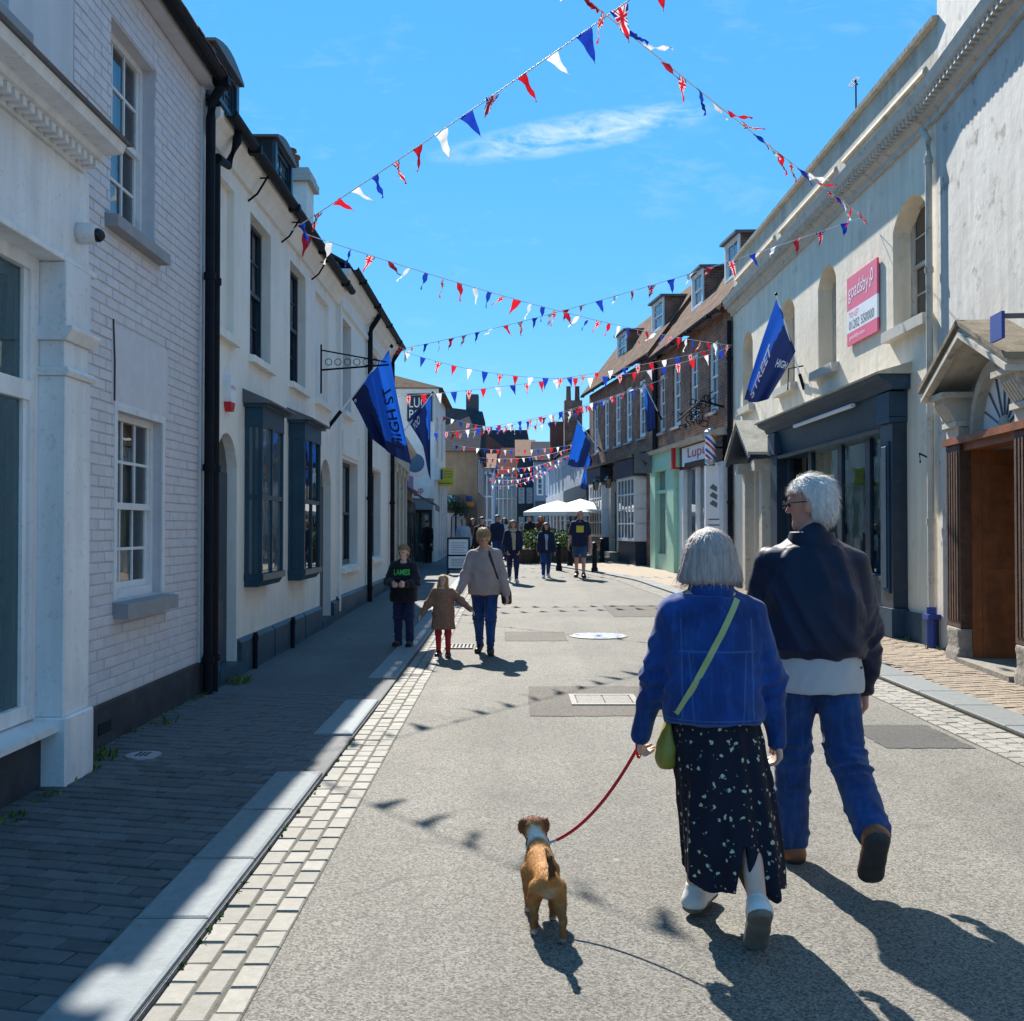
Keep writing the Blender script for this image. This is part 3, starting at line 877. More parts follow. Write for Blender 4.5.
# manhole covers
def round_cover(name, x, y, r, mat, label, ribs=5):
    t = root(name, (x, y, gz(y)+0.006), label, 'manhole cover')
    mb = MB(); mb.lathe((x, y, gz(y)+0.004), [(r, 0), (r, 0.008), (r*0.9, 0.009)], 28); mk('rim', mb, 'iron_cover', t)
    mb = MB(); mb.lathe((x, y, gz(y)+0.004), [(r*0.88, 0), (r*0.88, 0.010), (r*0.6, 0.012)], 28); mk('lid', mb, mat, t)
    mb = MB()
    for i in range(-ribs, ribs+1):
        yy = y + i*r*0.8/ribs; hw = math.sqrt(max(0.01, (r*0.8)**2 - (yy-y)**2))
        mb.box(x-hw, x+hw, yy-r*0.02, yy+r*0.02, gz(y)+0.015, gz(y)+0.019)
    mk('tread', mb, mat, t)
round_cover('manhole_cover', 1.22, 14.5, 0.42, 'cover_metal', 'round pale metal manhole cover in the middle of the road')
for o_, z_ in (('water_cover', 0),):
    t = root('pavement_cover', (-2.43, 6.78, 0.045), 'small round pale metal cover in the shaded brick pavement', 'manhole cover')
    mb = MB(); mb.lathe((-2.43, 6.78, 0.045), [(0.115, 0), (0.115, 0.012), (0.1, 0.014)], 20); mk('lid', mb, 'cover_metal', t)
    mb = MB()
    for i in range(3): mb.box(-2.47+0.03*i, -2.455+0.03*i, 6.72, 6.84, 0.059, 0.062)
    mk('slot', mb, 'ink_black', t)
t = root('utility_cover', (0.83, 9.2, 0.012), 'long rectangular inspection cover set in the dark tarmac patch', 'manhole cover')
mb = MB()
for x0, x1, y0, y1 in ((0.52,1.12,8.92,8.98),(0.52,1.12,9.42,9.48),(0.52,0.57,8.98,9.42),(1.07,1.12,8.98,9.42)): mb.box(x0, x1, y0, y1, 0.008, 0.020)
mk('frame', mb, 'cover_frame', t)
mb = MB()
mb.box(0.58, 0.815, 8.985, 9.415, 0.008, 0.017); mb.box(0.825, 1.06, 8.985, 9.415, 0.008, 0.017); mk('lid', mb, 'iron_cover', t)
t = root('drain_grate', (-0.72, 13.3, gz(13.3)), 'dark slotted drain grate at the edge of the sett band', 'drain')
mb = MB()
for i in range(7): mb.box(-0.84+0.05*i, -0.815+0.05*i, 13.1, 13.5, 0.012, 0.022)
mb.box(-0.86,-0.5,13.06,13.1,0.012,0.024); mb.box(-0.86,-0.5,13.5,13.54,0.012,0.024)
mk('bars', mb, 'iron_cover', t)
mb = MB(); mb.quad((-0.86,13.06,0.016),(-0.5,13.06,0.016),(-0.5,13.54,0.016),(-0.86,13.54,0.016)); mk('pit', mb, 'ink_black', t)

# weeds and grass at the foot of the walls and in the joints
def tuft(mb, x, y, z, n, h, spread):
    for i in range(n):
        a = random.uniform(0, 6.28); r = random.uniform(0, spread)
        bx, by = x + r*math.cos(a), y + r*math.sin(a)
        hh = h*random.uniform(0.4, 1); tx, ty = bx + random.gauss(0, hh*0.5), by + random.gauss(0, hh*0.5)
        w = 0.004 + 0.006*random.random(); b = random.uniform(0, 3.14)
        dx, dy = w*math.cos(b), w*math.sin(b)
        mx_, my = (bx+tx)/2, (by+ty)/2
        mb.poly([(bx-dx, by-dy, z), (bx+dx, by+dy, z), (mx_+dx, my+dy, z+hh*0.65), (tx, ty, z+hh), (mx_-dx, my-dy, z+hh*0.65)])
mb = MB()
for _ in range(46):
    y = random.uniform(5.2, 10.2); tuft(mb, -2.82 + (0.18 if y < 6.6 else 0) + random.uniform(0, 0.06), y, 0.03, random.randint(3, 12), random.uniform(0.02, 0.07), 0.05)
for y in (6.72, 6.8, 7.9, 9.95, 10.1): tuft(mb, -2.72 + random.uniform(0, 0.1), y, 0.03, 26, 0.09, 0.09)
for _ in range(34):
    y = random.uniform(3.0, 7.5); tuft(mb, -1.162, y, 0.012, random.randint(3, 8), 0.025, 0.02)
for _ in range(16):
    y = random.uniform(4, 8.5); tuft(mb, random.uniform(-2.6, -1.6), y, 0.035, random.randint(3, 7), 0.02, 0.03)
for _ in range(40):
    y = random.uniform(11.8, 24); tuft(mb, 5.26 + random.uniform(-0.06, 0.03), y, gz(y)+0.03, random.randint(4, 14), random.uniform(0.03, 0.09), 0.08)
tag(mk('grass', mb, 'grass'), 'small weeds and grass along wall feet and kerb joints', 'grass', kind='stuff')
# ---------------------------------------------------------------- left side of the street
FL = Frame((-2.85, 0, 0), (0, 1, 0), (1, 0, 0))
def pane(F, parent, u0, u1, n, z0, z1, mat='glass', tilt=0.004):
    p = FB(F); t1 = random.uniform(-tilt, tilt)*(u1-u0); t2 = random.uniform(-tilt, tilt)*(z1-z0)
    p.q([(u0, n+t1, z0), (u0, n+t1+t2, z1), (u1, n+t2, z1), (u1, n, z0)])
    return mk('pane', p, mat, parent)
def pane_side(F, parent, u, n0, n1, z0, z1, mat='glass'):
    p = FB(F); p.q([(u, n0, z0), (u, n1, z0), (u, n1, z1), (u, n0, z1)])
    return mk('pane', p, mat, parent)
def downpipe(F, parent, u, n, z0, z1, r=0.04, mat='black_metal', top=None):
    fb = FB(F); pts = [(u, n, z0), (u, n, z1)]
    if top: pts += top
    fb.t(pts, r, 10)
    z = z0 + 0.3
    while z < z1:
        fb.t([(u, n, z), (u, n, z+0.06)], r*1.3, 10); z += 1.75
    return mk('downpipe', fb, mat, parent, smooth=False)
def gutter(F, parent, u0, u1, n, z, r=0.06, mat='black_metal'):
    fb = FB(F); N = 8
    prof = [(n + r*math.cos(math.pi + math.pi*i/N), z + r*math.sin(math.pi + math.pi*i/N)) for i in range(N+1)]
    prof += [(n + 0.8*r*math.cos(2*math.pi - math.pi*i/N), z + 0.8*r*math.sin(2*math.pi - math.pi*i/N)+0.004) for i in range(N+1)]
    fb.prism(prof, u0, u1)
    u = u0 + 0.9
    while u < u1: fb.b(u-0.04, u+0.04, n-r*1.15, n+r*1.15, z-r*1.18, z+0.012); u += 1.9
    return mk('gutter', fb, mat, parent)
def roof_slope(F, parent, u0, u1, n0, z0, n1, z1, mat='slate', th=0.06, name='roof'):
    fb = FB(F); fb.prism([(n0, z0), (n1, z1), (n1, z1+th), (n0, z0+th)], u0, u1)
    return mk(name, fb, mat, parent)
def house_back(F, parent, u0, u1, z0, zt, n, depth, mat):
    fb = FB(F); shell(fb, u0, u1, z0, zt, n, depth); return mk('side_wall', fb, mat, parent)
def bay(F, parent, u0, u1, n, z0, z1, mat, gm, front=2, side=2, rows=2, side_solid=False, cornice=0.12):
    """a small square bay window fixed to the wall: frame > pane, cornice, base"""
    fb = FB(F); c = 0.042; zc = z1 - 0.26
    for u in (u0, u1-c): fb.b(u, u+c, n-c, n, z0+0.12, zc)
    for u in (u0, u1-c): fb.b(u+0.001, u+c-0.001, 0.0, c, z0+0.12, zc)
    zm = z0 + 0.12 + (zc-z0-0.12)*0.52
    fb.b(u0+c, u1-c, n-c+0.004, n-0.006, zm-0.025, zm+0.025)
    fb.b(u0+0.006, u0+c-0.004, c, n-c, zm-0.025, zm+0.025); fb.b(u1-c+0.004, u1-0.006, c, n-c, zm-0.025, zm+0.025)
    for i in range(1, front):
        u = u0+c + (u1-u0-2*c)*i/front; fb.b(u-0.015, u+0.015, n-0.045, n-0.008, z0+0.12, zc)
    for i in range(1, side):
        m = c + (n-2*c)*i/side
        fb.b(u0+0.008, u0+0.04, m-0.012, m+0.012, z0+0.12, zc); fb.b(u1-0.04, u1-0.008, m-0.012, m+0.012, z0+0.12, zc)
    w = mk('bay_window', fb, mat, parent)
    b = FB(F); b.b(u0-0.02, u1+0.02, 0, n+0.02, z0+0.05, z0+0.12); b.prism([(0, z0-0.02), (n*0.75, z0-0.02), (n, z0+0.05), (0, z0+0.05)], u0, u1); mk('base', b, mat, w)
    b = FB(F); b.b(u0-0.005, u1+0.005, 0, n+0.005, zc, z1-0.06); b.b(u0-0.06, u1+0.06, 0, n+cornice*0.5, z1-0.06, z1-0.025); mk('fascia', b, mat, w)
    b = FB(F); b.prism([(0, z1-0.024), (n+cornice, z1-0.024), (n+cornice, z1-0.004), (0, z1+0.13)], u0-0.1, u1+0.1); mk('bay_roof', b, 'lead', w)
    for a, e in ((z0+0.12, zm-0.025), (zm+0.025, zc)):
        for i in range(front):
            ua = u0+c + (u1-u0-2*c)*i/front; ub = u0+c + (u1-u0-2*c)*(i+1)/front
            pane(F, w, ua, ub, n-0.03, a, e, gm)
        for uu in (u0+0.025, u1-0.025):
            if side_solid:
                q = FB(F); q.b(uu-0.012, uu+0.012, c, n-c, a, e); mk('panel', q, mat, w)
            else: pane_side(F, w, uu, c, n-c, a, e, gm)
    return w
def dormer(F, parent, u0, u1, n, z0, z1, depth, fm, cheek, cols=3, rows=(2, 2), rise=0.12, name='dormer'):
    fb = FB(F); t = 0.05
    fb.b(u0, u0+t, n-depth, n-0.02, z0, z1); fb.b(u1-t, u1, n-depth, n-0.02, z0, z1)
    d = mk(name, fb, cheek, parent)
    fb = FB(F); fb.b(u0-0.01, u0+0.09, n-0.02, n+0.03, z0, z1); fb.b(u1-0.09, u1+0.01, n-0.02, n+0.03, z0, z1); fb.b(u0+0.09, u1-0.09, n-0.02, n+0.03, z1-0.07, z1); fb.b(u0+0.09, u1-0.09, n-0.02, n+0.05, z0, z0+0.05)
    mk('frame', fb, fm, d)
    um = (u0+u1)/2
    fb = FB(F)
    if rise > 0:
        N = 8; arc = [(u0-0.07 + (u1-u0+0.14)*i/N, z1 + rise*math.sin(math.pi*i/N)) for i in range(N+1)]
        fb.face_prism([(u0-0.07, z1-0.03)] + arc + [(u1+0.07, z1-0.03)], n-depth, n+0.07)
    else:
        fb.prism([(n-depth, z1+0.02), (n+0.14, z1-0.02), (n+0.14, z1+0.05), (n-depth, z1+0.12)], u0-0.1, u1+0.1)
    mk('dormer_roof', fb, 'lead', d)
    sash(F, d, u0+0.09, u1-0.09, z0+0.05, z1-0.07, n-0.005, cols, rows, fm, 'glass_pale', name='sash')
    return d

# --- near shop with white pilaster and dentil cornice
H1 = root('corner_shop', (-2.85, 5.0, 0), 'near pale shopfront with white pilaster, blank fascia and dentil cornice', 'shop')
fb = FB(FL)
wall(fb, 1.4, 6.6, 3.7, 7.6, 0.0, [(4.6, 5.75, 4.42, 6.3)], 0.12)
mk('wall', fb, 'shop_render', H1)
house_back(FL, H1, 1.4, 6.598, 0, 7.59, -0.14, 7, 'shop_render')
fb = FB(FL); fb.b(6.38, 6.598, -0.14, 0.0, 0, 3.9); mk('party_wall', fb, 'shop_render', H1)
sash(FL, H1, 4.6, 5.75, 4.42, 6.3, -0.08, 3, (2, 2), 'white_wood', 'glass', sill=(4.5, 5.86, 0.09, 0.09))
fb = FB(FL); fb.b(1.4, 6.46, 0, 0.17, 3.17, 3.76); fb.b(1.4, 6.49, 0, 0.21, 3.13, 3.17); bevel(mk('fascia', fb, 'shop_white', H1), 0.005)
co = FB(FL); co.prism([(0, 3.762), (0.19, 3.762), (0.20, 3.80), (0.30, 3.835), (0.31, 3.87), (0.42, 3.885), (0.44, 3.94), (0, 3.97)], 1.4, 6.36)
co = mk('cornice', co, 'shop_white', H1)
fb = FB(FL); fb.prism([(0, 3.972), (0.46, 3.942), (0.47, 3.955), (0, 4.01)], 1.38, 6.40); mk('lead_flashing', fb, 'lead', co)
me_d = None
i = 0
u = 4.4
while u < 6.32:
    if me_d is None:
        fb = FB(FL); fb.b(u, u+0.045, 0.205, 0.285, 3.775, 3.822); d0 = mk('dentil', fb, 'shop_white', co); me_d = d0.data; u00 = u
    else:
        o = bpy.data.objects.new('dentil', me_d); COL.objects.link(o); o.parent = co; o.location = (0, u-u00, 0)
    u += 0.085
pi_ = FB(FL); pi_.b(6.02, 6.38, 0, 0.22, 0.44, 2.45); pi_.b(6.025, 6.375, 0, 0.22, 2.74, 3.128); pi_.b(6.028, 6.372, 0, 0.21, 2.5, 2.66)
pi_ = bevel(mk('pilaster', pi_, 'shop_white', H1), 0.006)
fb = FB(FL); fb.prism([(0, 2.45), (0.235, 2.45), (0.25, 2.475), (0.235, 2.5), (0, 2.5)], 6.0, 6.40); fb.prism([(0, 2.66), (0.23, 2.66), (0.27, 2.72), (0.27, 2.74), (0, 2.74)], 5.99, 6.41); mk('capital', fb, 'shop_white', pi_)
fb = FB(FL); fb.b(6.0, 6.40, 0, 0.245, 0, 0.44); bevel(mk('pilaster_base', fb, 'shop_white', pi_), 0.008)
w = FB(FL)
w.b(5.92, 6.018, -0.02, 0.06, 0.44, 3.13); w.b(1.4, 5.92, -0.02, 0.06, 2.29, 2.40); w.b(1.4, 5.92, -0.02, 0.06, 3.05, 3.13)
w.b(1.4, 5.92, -0.02, 0.055, 0.44, 0.53); w.b(4.2, 4.28, -0.02, 0.056, 0.53, 2.29)
w.b(5.87, 5.92, -0.01, 0.04, 2.40, 3.05); w.b(5.875, 5.92, -0.01, 0.04, 0.53, 2.29)
w = mk('window', w, 'shop_white', H1)
pane(FL, w, 4.28, 5.90, 0.02, 0.53, 2.29, 'plate_glass', 0.002); pane(FL, w, 1.4, 4.2, 0.02, 0.53, 2.29, 'plate_glass', 0.002); pane(FL, w, 1.4, 5.90, 0.02, 2.40, 3.05, 'plate_glass', 0.002)
fb = FB(FL); fb.prism([(-0.02, 0.36), (0.2, 0.36), (0.2, 0.40), (-0.02, 0.44)], 1.4, 6.0); mk('sill', fb, 'white_wood', w)
fb = FB(FL); fb.b(1.4, 6.0, -0.1, 0.1, 0, 0.36); mk('stall_riser', fb, 'plinth_dark', H1)
M('shop_inside', (0.36, 0.38, 0.30), 0.8, 0.1, 1.5)
fb = FB(FL); fb.b(1.4, 6.3, -1.35, -1.3, 0.0, 3.3); fb.b(1.4, 6.3, -1.3, -0.02, 0.30, 0.34); mk('window_backing', fb, 'shop_inside', H1)
fb = FB(FL); fb.b(5.80, 5.84, -0.45, -0.04, 0.36, 3.0); mk('window_blind', fb, 'teal_wood', H1)
# security camera on the fascia
t = root('security_camera', (-2.68, 6.36, 3.3), 'grey dome security camera on the blank shop fascia', 'camera')
c = FL.p(6.30, 0.17, 3.37)
mb = MB(); mb.tube([c, c+Vector((0.05,0,0)), c+Vector((0.10,0,0.0)), c+Vector((0.115,0,0))], [0.066,0.066,0.063,0.05], 18); mk('housing', mb, 'shop_white', t, True)
s_ = SDF((-0.08,-0.08,-0.08),(0.08,0.08,0.08),0.008); s_.ell((0,0,0),(0.05,0.044,0.044)); o = sdf_obj('dome', s_, 'ink_black', t); o.location = c+Vector((0.115,0,-0.01)) - t.location
MATS['ink_black'].node_tree.nodes['Principled BSDF'].inputs['Roughness'].default_value = 0.2

# --- grey painted brick house
H2 = root('grey_brick_house', (-2.85, 8.0, 0), 'grey painted brick house with two white sash windows and dark plinth', 'house')
ops2 = [(7.22, 8.12, 3.78, 5.2), (7.37, 8.32, 1.03, 2.40)]
fb = FB(FL); wall(fb, 6.602, 9.38, 0, 5.62, -0.006, ops2, 0.14); w2 = mk('wall', fb, 'grey_joint', H2)
house_back(FL, H2, 6.602, 9.38, 0, 5.6, -0.15, 8, 'grey_joint')
br = unit_block('brick', 0.215, 0.066, 0.03, 0.004, 'grey_brick')
# the brick mesh is laid with its top facing the street
bricks = []
holes = [(a, b, c_, d_) for a, b, c_, d_ in ops2] + [(7.26, 8.44, 2.40, 3.02), (7.30, 8.42, 0.90, 1.03), (7.12, 8.24, 3.66, 3.78)]
zrow = 0.335; j = 0
while zrow + 0.07 < 5.6:
    u = 6.602 - (0.1125 if j % 2 else 0.0)
    while u < 9.30:
        a, b = max(u, 6.604), min(u+0.219, 9.30)
        segs = [(a, b)]
        for h in holes:
            if h[2] < zrow+0.035 < h[3]:
                ns = []
                for (p0, p1) in segs:
                    if h[0] <= p0 and h[1] >= p1: continue
                    if h[1] <= p0 or h[0] >= p1: ns.append((p0, p1)); continue
                    if h[0] > p0: ns.append((p0, h[0]))
                    if h[1] < p1: ns.append((h[1], p1))
                segs = ns
        for p0, p1 in segs:
            if p1 - p0 > 0.02: bricks.append(((p0+p1)/2, zrow+0.0365, (p1-p0-0.006)/0.215))
        u += 0.225
    zrow += 0.075; j += 1
bricks.sort(key=lambda q: (q[0])**2 + 2.85**2 + (q[1]-CAMZ)**2)
Vb = np.array([v.co for v in br.vertices]); Fb = [tuple(p.vertices) for p in br.polygons]
rest = MB()
for k, (u, z, sx) in enumerate(bricks):
    dn = random.gauss(0.004, 0.0016)
    if k < 300:
        o = bpy.data.objects.new('brick', br); COL.objects.link(o); o.parent = w2
        # local x -> along the wall, local z -> outwards
        o.rotation_euler = (R(90), 0, R(90)); o.scale = (sx, 1, 1)
        o.location = FL.p(u, dn, z) - H2.location
    else:
        i = len(rest.v)
        for v in Vb: rest.v.append(tuple(FL.p(u + v[0]*sx, dn + v[2], z + v[1])))
        rest.f += [tuple(i+q for q in f) for f in Fb]
tag(mk('distant_brick', rest, 'grey_brick', w2), kind='stuff')
fb = FB(FL); fb.b(7.26, 8.44, -0.006, 0.004, 2.44, 3.02); mk('render_patch', fb, 'grey_brick', w2)
fb = FB(FL); fb.b(9.31, 9.385, -0.01, 0.02, 0.33, 5.6); mk('corner_strip', fb, 'shop_white', H2)
sash(FL, H2, 7.22, 8.12, 3.78, 5.2, -0.10, 3, (2, 2), 'white_wood', 'shop_glass', raised=1, sill=(7.14, 8.24, 0.09, 0.11))
sash(FL, H2, 7.37, 8.32, 1.03, 2.40, -0.07, 3, (2, 2), 'white_wood', 'shop_glass', raised=1, sill=(7.32, 8.42, 0.11, 0.13))
fb = FB(FL); fb.b(7.31, 8.38, -0.008, 0.012, 2.40, 2.46); fb.b(7.31, 7.37, -0.008, 0.01, 1.03, 2.4); fb.b(8.32, 8.38, -0.008, 0.01, 1.03, 2.4); mk('window_trim', fb, 'white_wood', H2)
def curtain(F, parent, u0, u1, n, z0, z1, mat):
    mb = MB(); N = 14
    for i in range(N+1):
        t_ = i/N; a = F.p(u0+(u1-u0)*t_, n + 0.03*math.sin(i*2.1) + 0.01*math.sin(i*5), z0); b = F.p(u0+(u1-u0)*t_, n + 0.022*math.sin(i*2.1+0.4), z1); mb.v += [tuple(a), tuple(b)]
    for i in range(N): mb.f.append((2*i, 2*i+2, 2*i+3, 2*i+1))
    return mk('curtain', mb, mat, parent, True)
M('curtain_cloth', (0.55, 0.53, 0.48), 0.9, 0.1, 6)
curtain(FL, H2, 7.80, 8.16, -0.30, 3.7, 5.25, 'curtain_cloth'); curtain(FL, H2, 7.18, 7.38, -0.30, 3.7, 5.25, 'curtain_cloth')
curtain(FL, H2, 8.05, 8.36, -0.28, 0.95, 2.45, 'curtain_cloth')
fb = FB(FL); fb.b(7.37, 8.32, -0.32, -0.15, 0.98, 1.03); mk('inner_sill', fb, 'white_wood', H2)
for k, (u, m_, r_, h_) in enumerate(((7.62, 'green_paint', 0.06, 0.24), (7.80, 'roof_tile', 0.05, 0.14), (7.50, 'white_sign', 0.035, 0.20))):
    mb = MB(); mb.lathe(FL.p(u, -0.22, 1.03), [(r_, 0), (r_*1.05, h_*0.6), (r_*0.5, h_*0.8), (r_*0.45, h_)], 12)
    solo('window_jar', mb, m_, ['green jar behind the lower sash window of the grey house', 'brown jar behind the lower sash window of the grey house', 'white bottle behind the lower sash window of the grey house'][k], 'jar', 'jars on the window sill')
pb = FB(FL); pb.b(6.602, 9.38, -0.02, 0.03, 0, 0.33); pb = mk('plinth', pb, 'plinth_dark', H2)
fb = FB(FL); fb.b(7.0, 7.22, 0.03, 0.036, 0.13, 0.21); fb = mk('air_brick', fb, 'ink_black', pb)
gutter(FL, H2, 6.5, 9.45, 0.19, 5.68, 0.065)
fb = FB(FL); fb.b(6.6, 9.4, 0.008, 0.12, 5.60, 5.72); mk('eaves_board', fb, 'grey_joint', H2)
rf = roof_slope(FL, H2, 6.55, 9.5, 0.13, 5.69, -4.0, 8.6, 'old_tile', 0.03)
tile = unit_block('tile', 0.165, 0.27, 0.014, 0.004, 'roof_tile')
sl = math.atan2(8.6-5.69, 4.13)
for r_ in range(5):
    for k in range(18):
        n_ = 0.16 - r_*0.13; z_ = 5.745 + r_*0.095 + 0.02
        o = bpy.data.objects.new('tile', tile); COL.objects.link(o); o.parent = rf
        o.rotation_euler = (sl + R(90) - R(90) + random.gauss(0, 0.02), random.gauss(0, 0.02), R(90))
        o.rotation_euler = Matrix.Rotation(R(90), 3, 'Z').to_euler()
        Mx = Matrix(((0, 1, 0), (1, 0, 0), (0, 0, 1)))
        e = Matrix.Rotation(sl + random.gauss(0, 0.03), 3, 'Y') @ Matrix.Rotation(R(90), 3, 'Z') @ Matrix.Rotation(random.gauss(0, 0.02), 3, 'Y')
        o.rotation_euler = e.to_euler()
        o.location = FL.p(6.62 + k*0.168 + (0.08 if r_ % 2 else 0), n_, z_) - H2.location
mb = MB(); 
s_ = SDF((-3.2, 6.9, 5.6), (-2.5, 9.7, 6.4), 0.025)
for k in range(16):
    u = random.uniform(8.2, 9.45); q = random.uniform(-0.35, 0.12)
    s_.ell(FL.p(u, q, 5.79 + (0.13-q)*0.7), (random.uniform(0.04,0.09), random.uniform(0.05,0.12), random.uniform(0.03,0.07)), 0.02)
s_.fold(lambda x, y, z: 0.012*wob(x, y, z, 60, 3))
o = sdf_obj('moss_clump', s_, 'moss', rf, 0); o.location = -H2.location
downpipe(FL, H2, 9.32, 0.09, 0.02, 5.3, 0.045, top=[(9.32, 0.1, 5.45), (9.32, 0.19, 5.6)])
fb = FB(FL); fb.t([(7.27, 0.012, 3.04), (7.30, 0.012, 2.75), (7.30, 0.012, 2.46)], 0.006, 6); mk('cable', fb, 'ink_black', H2)

# --- white house with two bays
H3 = root('white_bay_house', (-2.85, 13.0, 0), 'white painted house with two dark bay windows and navy plinth', 'house')
ops3 = [(9.75, 10.45, 3.5, 5.0, 0, 0.07), (11.1, 12.05, 3.45, 5.0), (13.1, 14.1, 3.45, 5.0), (14.8, 15.85, 3.45, 5.0, 0, 0.07),
        (9.86, 10.6, 0.16, 2.5, 0.32, 0.12), (15.2, 16.1, 0.16, 2.6, 0.36, 0.14)]
fb = FB(FL); wall(fb, 9.382, 16.6, 0, 5.6, 0.0, ops3, 0.17)
for a, b in ((9.75, 10.45), (14.8, 15.85)): fb.q([(a,-0.07,3.5 if a<10 else 3.45),(a,-0.07,5.0),(b,-0.07,5.0),(b,-0.07,3.5 if a<10 else 3.45)])
mk('wall', fb, 'white_render', H3)
house_back(FL, H3, 9.382, 16.6, 0, 5.59, -0.3, 8, 'white_render')
for a, b, z in ((9.7, 10.5, 3.5), (14.75, 15.9, 3.45)):
    s = FB(FL); s.prism([(-0.06, z-0.10), (0.07, z-0.10), (0.07, z-0.02), (-0.06, z)], a, b); bevel(mk('sill', s, 'white_render', H3), 0.006)
for a, b in ((11.1, 12.05), (13.1, 14.1)):
    curtain(FL, H3, a+0.5, b, -0.32, 3.4, 5.0, 'curtain_cloth'); sash(FL, H3, a, b, 3.45, 5.0, -0.11, 3, (2, 2), 'navy_wood', 'shop_glass', sill=(a-0.06, b+0.06, 0.07, 0.10))
def panel_door(F, parent, u0, u1, z0, z1, n, mat, handle=True):
    fb = FB(F); fb.b(u0, u1, n-0.05, n, z0, z1); d = mk('door', fb, mat, parent)
    p = FB(F); w_ = u1-u0
    for a, b in ((0.12, 0.46), (0.54, 0.88)):
        for c_, e_ in ((0.07, 0.34), (0.40, 0.68), (0.74, 0.93)):
            p.b(u0+w_*a, u0+w_*b, n, n+0.012, z0+(z1-z0)*c_, z0+(z1-z0)*e_)
    bevel(mk('door_panel', p, mat, d), 0.005)
    if handle:
        h = FB(F); h.t([(u0+w_*0.1, n, z0+1.0), (u0+w_*0.1, n+0.05, z0+1.0), (u0+w_*0.1, n+0.06, z0+1.0)], 0.025, 10); mk('handle', h, 'cover_metal', d)
    return d
panel_door(FL, H3, 9.86, 10.6, 0.16, 2.12, -0.10, 'navy_wood')
fb = FB(FL); fb.b(9.86, 10.6, -0.14, -0.105, 2.12, 2.5); mk('fanlight', fb, 'glass', H3)
panel_door(FL, H3, 15.2, 16.1, 0.16, 2.2, -0.12, 'navy_wood')
fb = FB(FL); fb.b(15.2, 16.1, -0.16, -0.125, 2.2, 2.6); mk('fanlight', fb, 'glass', H3)
bay(FL, H3, 10.9, 11.92, 0.19, 0.94, 2.90, 'teal_wood', 'glass_pale', 2, 2)
bay(FL, H3, 13.03, 14.12, 0.21, 0.90, 2.95, 'teal_wood', 'glass', 2, 1, side_solid=True)
pb = FB(FL)
for a, b in ((9.382, 9.83), (10.63, 12.1), (12.15, 13.9), (13.95, 15.17), (16.13, 16.6)):
    pb.prism([(-0.02, 0), (0.05, 0), (0.05, 0.36), (0.0, 0.40), (-0.02, 0.40)], a, b)
pb.b(9.83, 10.63, -0.28, 0.06, 0, 0.175); pb.b(15.17, 16.13, -0.28, 0.06, 0, 0.175)
mk('plinth', pb, 'plinth_navy', H3)
for u in (11.0, 12.9):
    downpipe(FL, H3, u+0.1, 0.075, 0.03, 0.42, 0.025)
fb = FB(FL); fb.prism([(0, 5.18), (0.04, 5.18), (0.10, 5.30), (0.16, 5.36), (0.16, 5.44), (0, 5.44)], 9.39, 16.6); mk('eaves_cove', fb, 'white_render', H3)
gutter(FL, H3, 9.5, 16.75, 0.225, 5.44, 0.062)
roof_slope(FL, H3, 9.4, 16.7, 0.16, 5.44, -4.2, 8.0, 'slate', 0.05)
downpipe(FL, H3, 9.52, 0.08, 0.02, 4.95, 0.045, top=[(9.55, 0.09, 5.02), (9.85, 0.10, 5.06), (9.88, 0.18, 5.3), (9.88, 0.2, 5.42)])
for u in (11.0, 12.6, 14.5):
    fb = FB(FL); fb.t([(u, 0.0, 5.08), (u, 0.1, 5.16), (u, 0.22, 5.36)], 0.012, 6); fb.t([(u, 0, 5.33), (u, 0.24, 5.33)], 0.009, 6); mk('gutter_bracket', fb, 'black_metal', H3)
d = dormer(FL, H3, 10.15, 11.1, -0.16, 5.58, 6.42, 0.9, 'navy_wood', 'slate', 3, (2, 0), 0.11)
d = dormer(FL, H3, 12.85, 13.85, -0.16, 5.6, 6.5, 0.95, 'navy_wood', 'slate', 2, (2, 1), 0.11)
cb = FB(FL); cb.b(16.6, 17.2, -1.1, -0.5, 5.5, 7.2); cb = mk('chimney', cb, 'white_render', H3)
fb = FB(FL); fb.b(16.52, 17.28, -1.18, -0.42, 7.2, 7.32); fb.b(16.56, 17.24, -1.14, -0.46, 7.32, 7.42); mk('chimney_cap', fb, 'sill_stone', cb)
for q in (16.75, 17.05):
    mb = MB(); mb.lathe(FL.p(q, -0.8, 7.42), [(0.10, 0), (0.09, 0.1), (0.08, 0.3), (0.11, 0.32), (0.10, 0.36)], 12); mk('chimney_pot', mb, 'roof_tile', cb)
# burglar alarm
t = root('alarm_box', tuple(FL.p(10.2, 0, 2.75)), 'small white and red burglar alarm box above the arched door', 'alarm box')
fb = FB(FL); fb.face_prism([(10.08, 2.86), (10.1, 2.80), (10.25, 2.80), (10.28, 2.86), (10.28, 3.02), (10.24, 3.06), (10.1, 3.06), (10.08, 3.02)], 0.0, 0.075); bevel(mk('case', fb, 'white_sign', t), 0.01)
fb = FB(FL); fb.face_prism([(10.095, 2.80), (10.14, 2.71), (10.22, 2.71), (10.265, 2.80)], 0.0, 0.07); mk('strobe', fb, 'red_paint', t)
lettering('SECURE', lambda x, y: FL.p(10.26 - x if False else 10.10 + x, 0.077, 2.93 + y), 'red_paint', t, width=0.15, height=0.035)
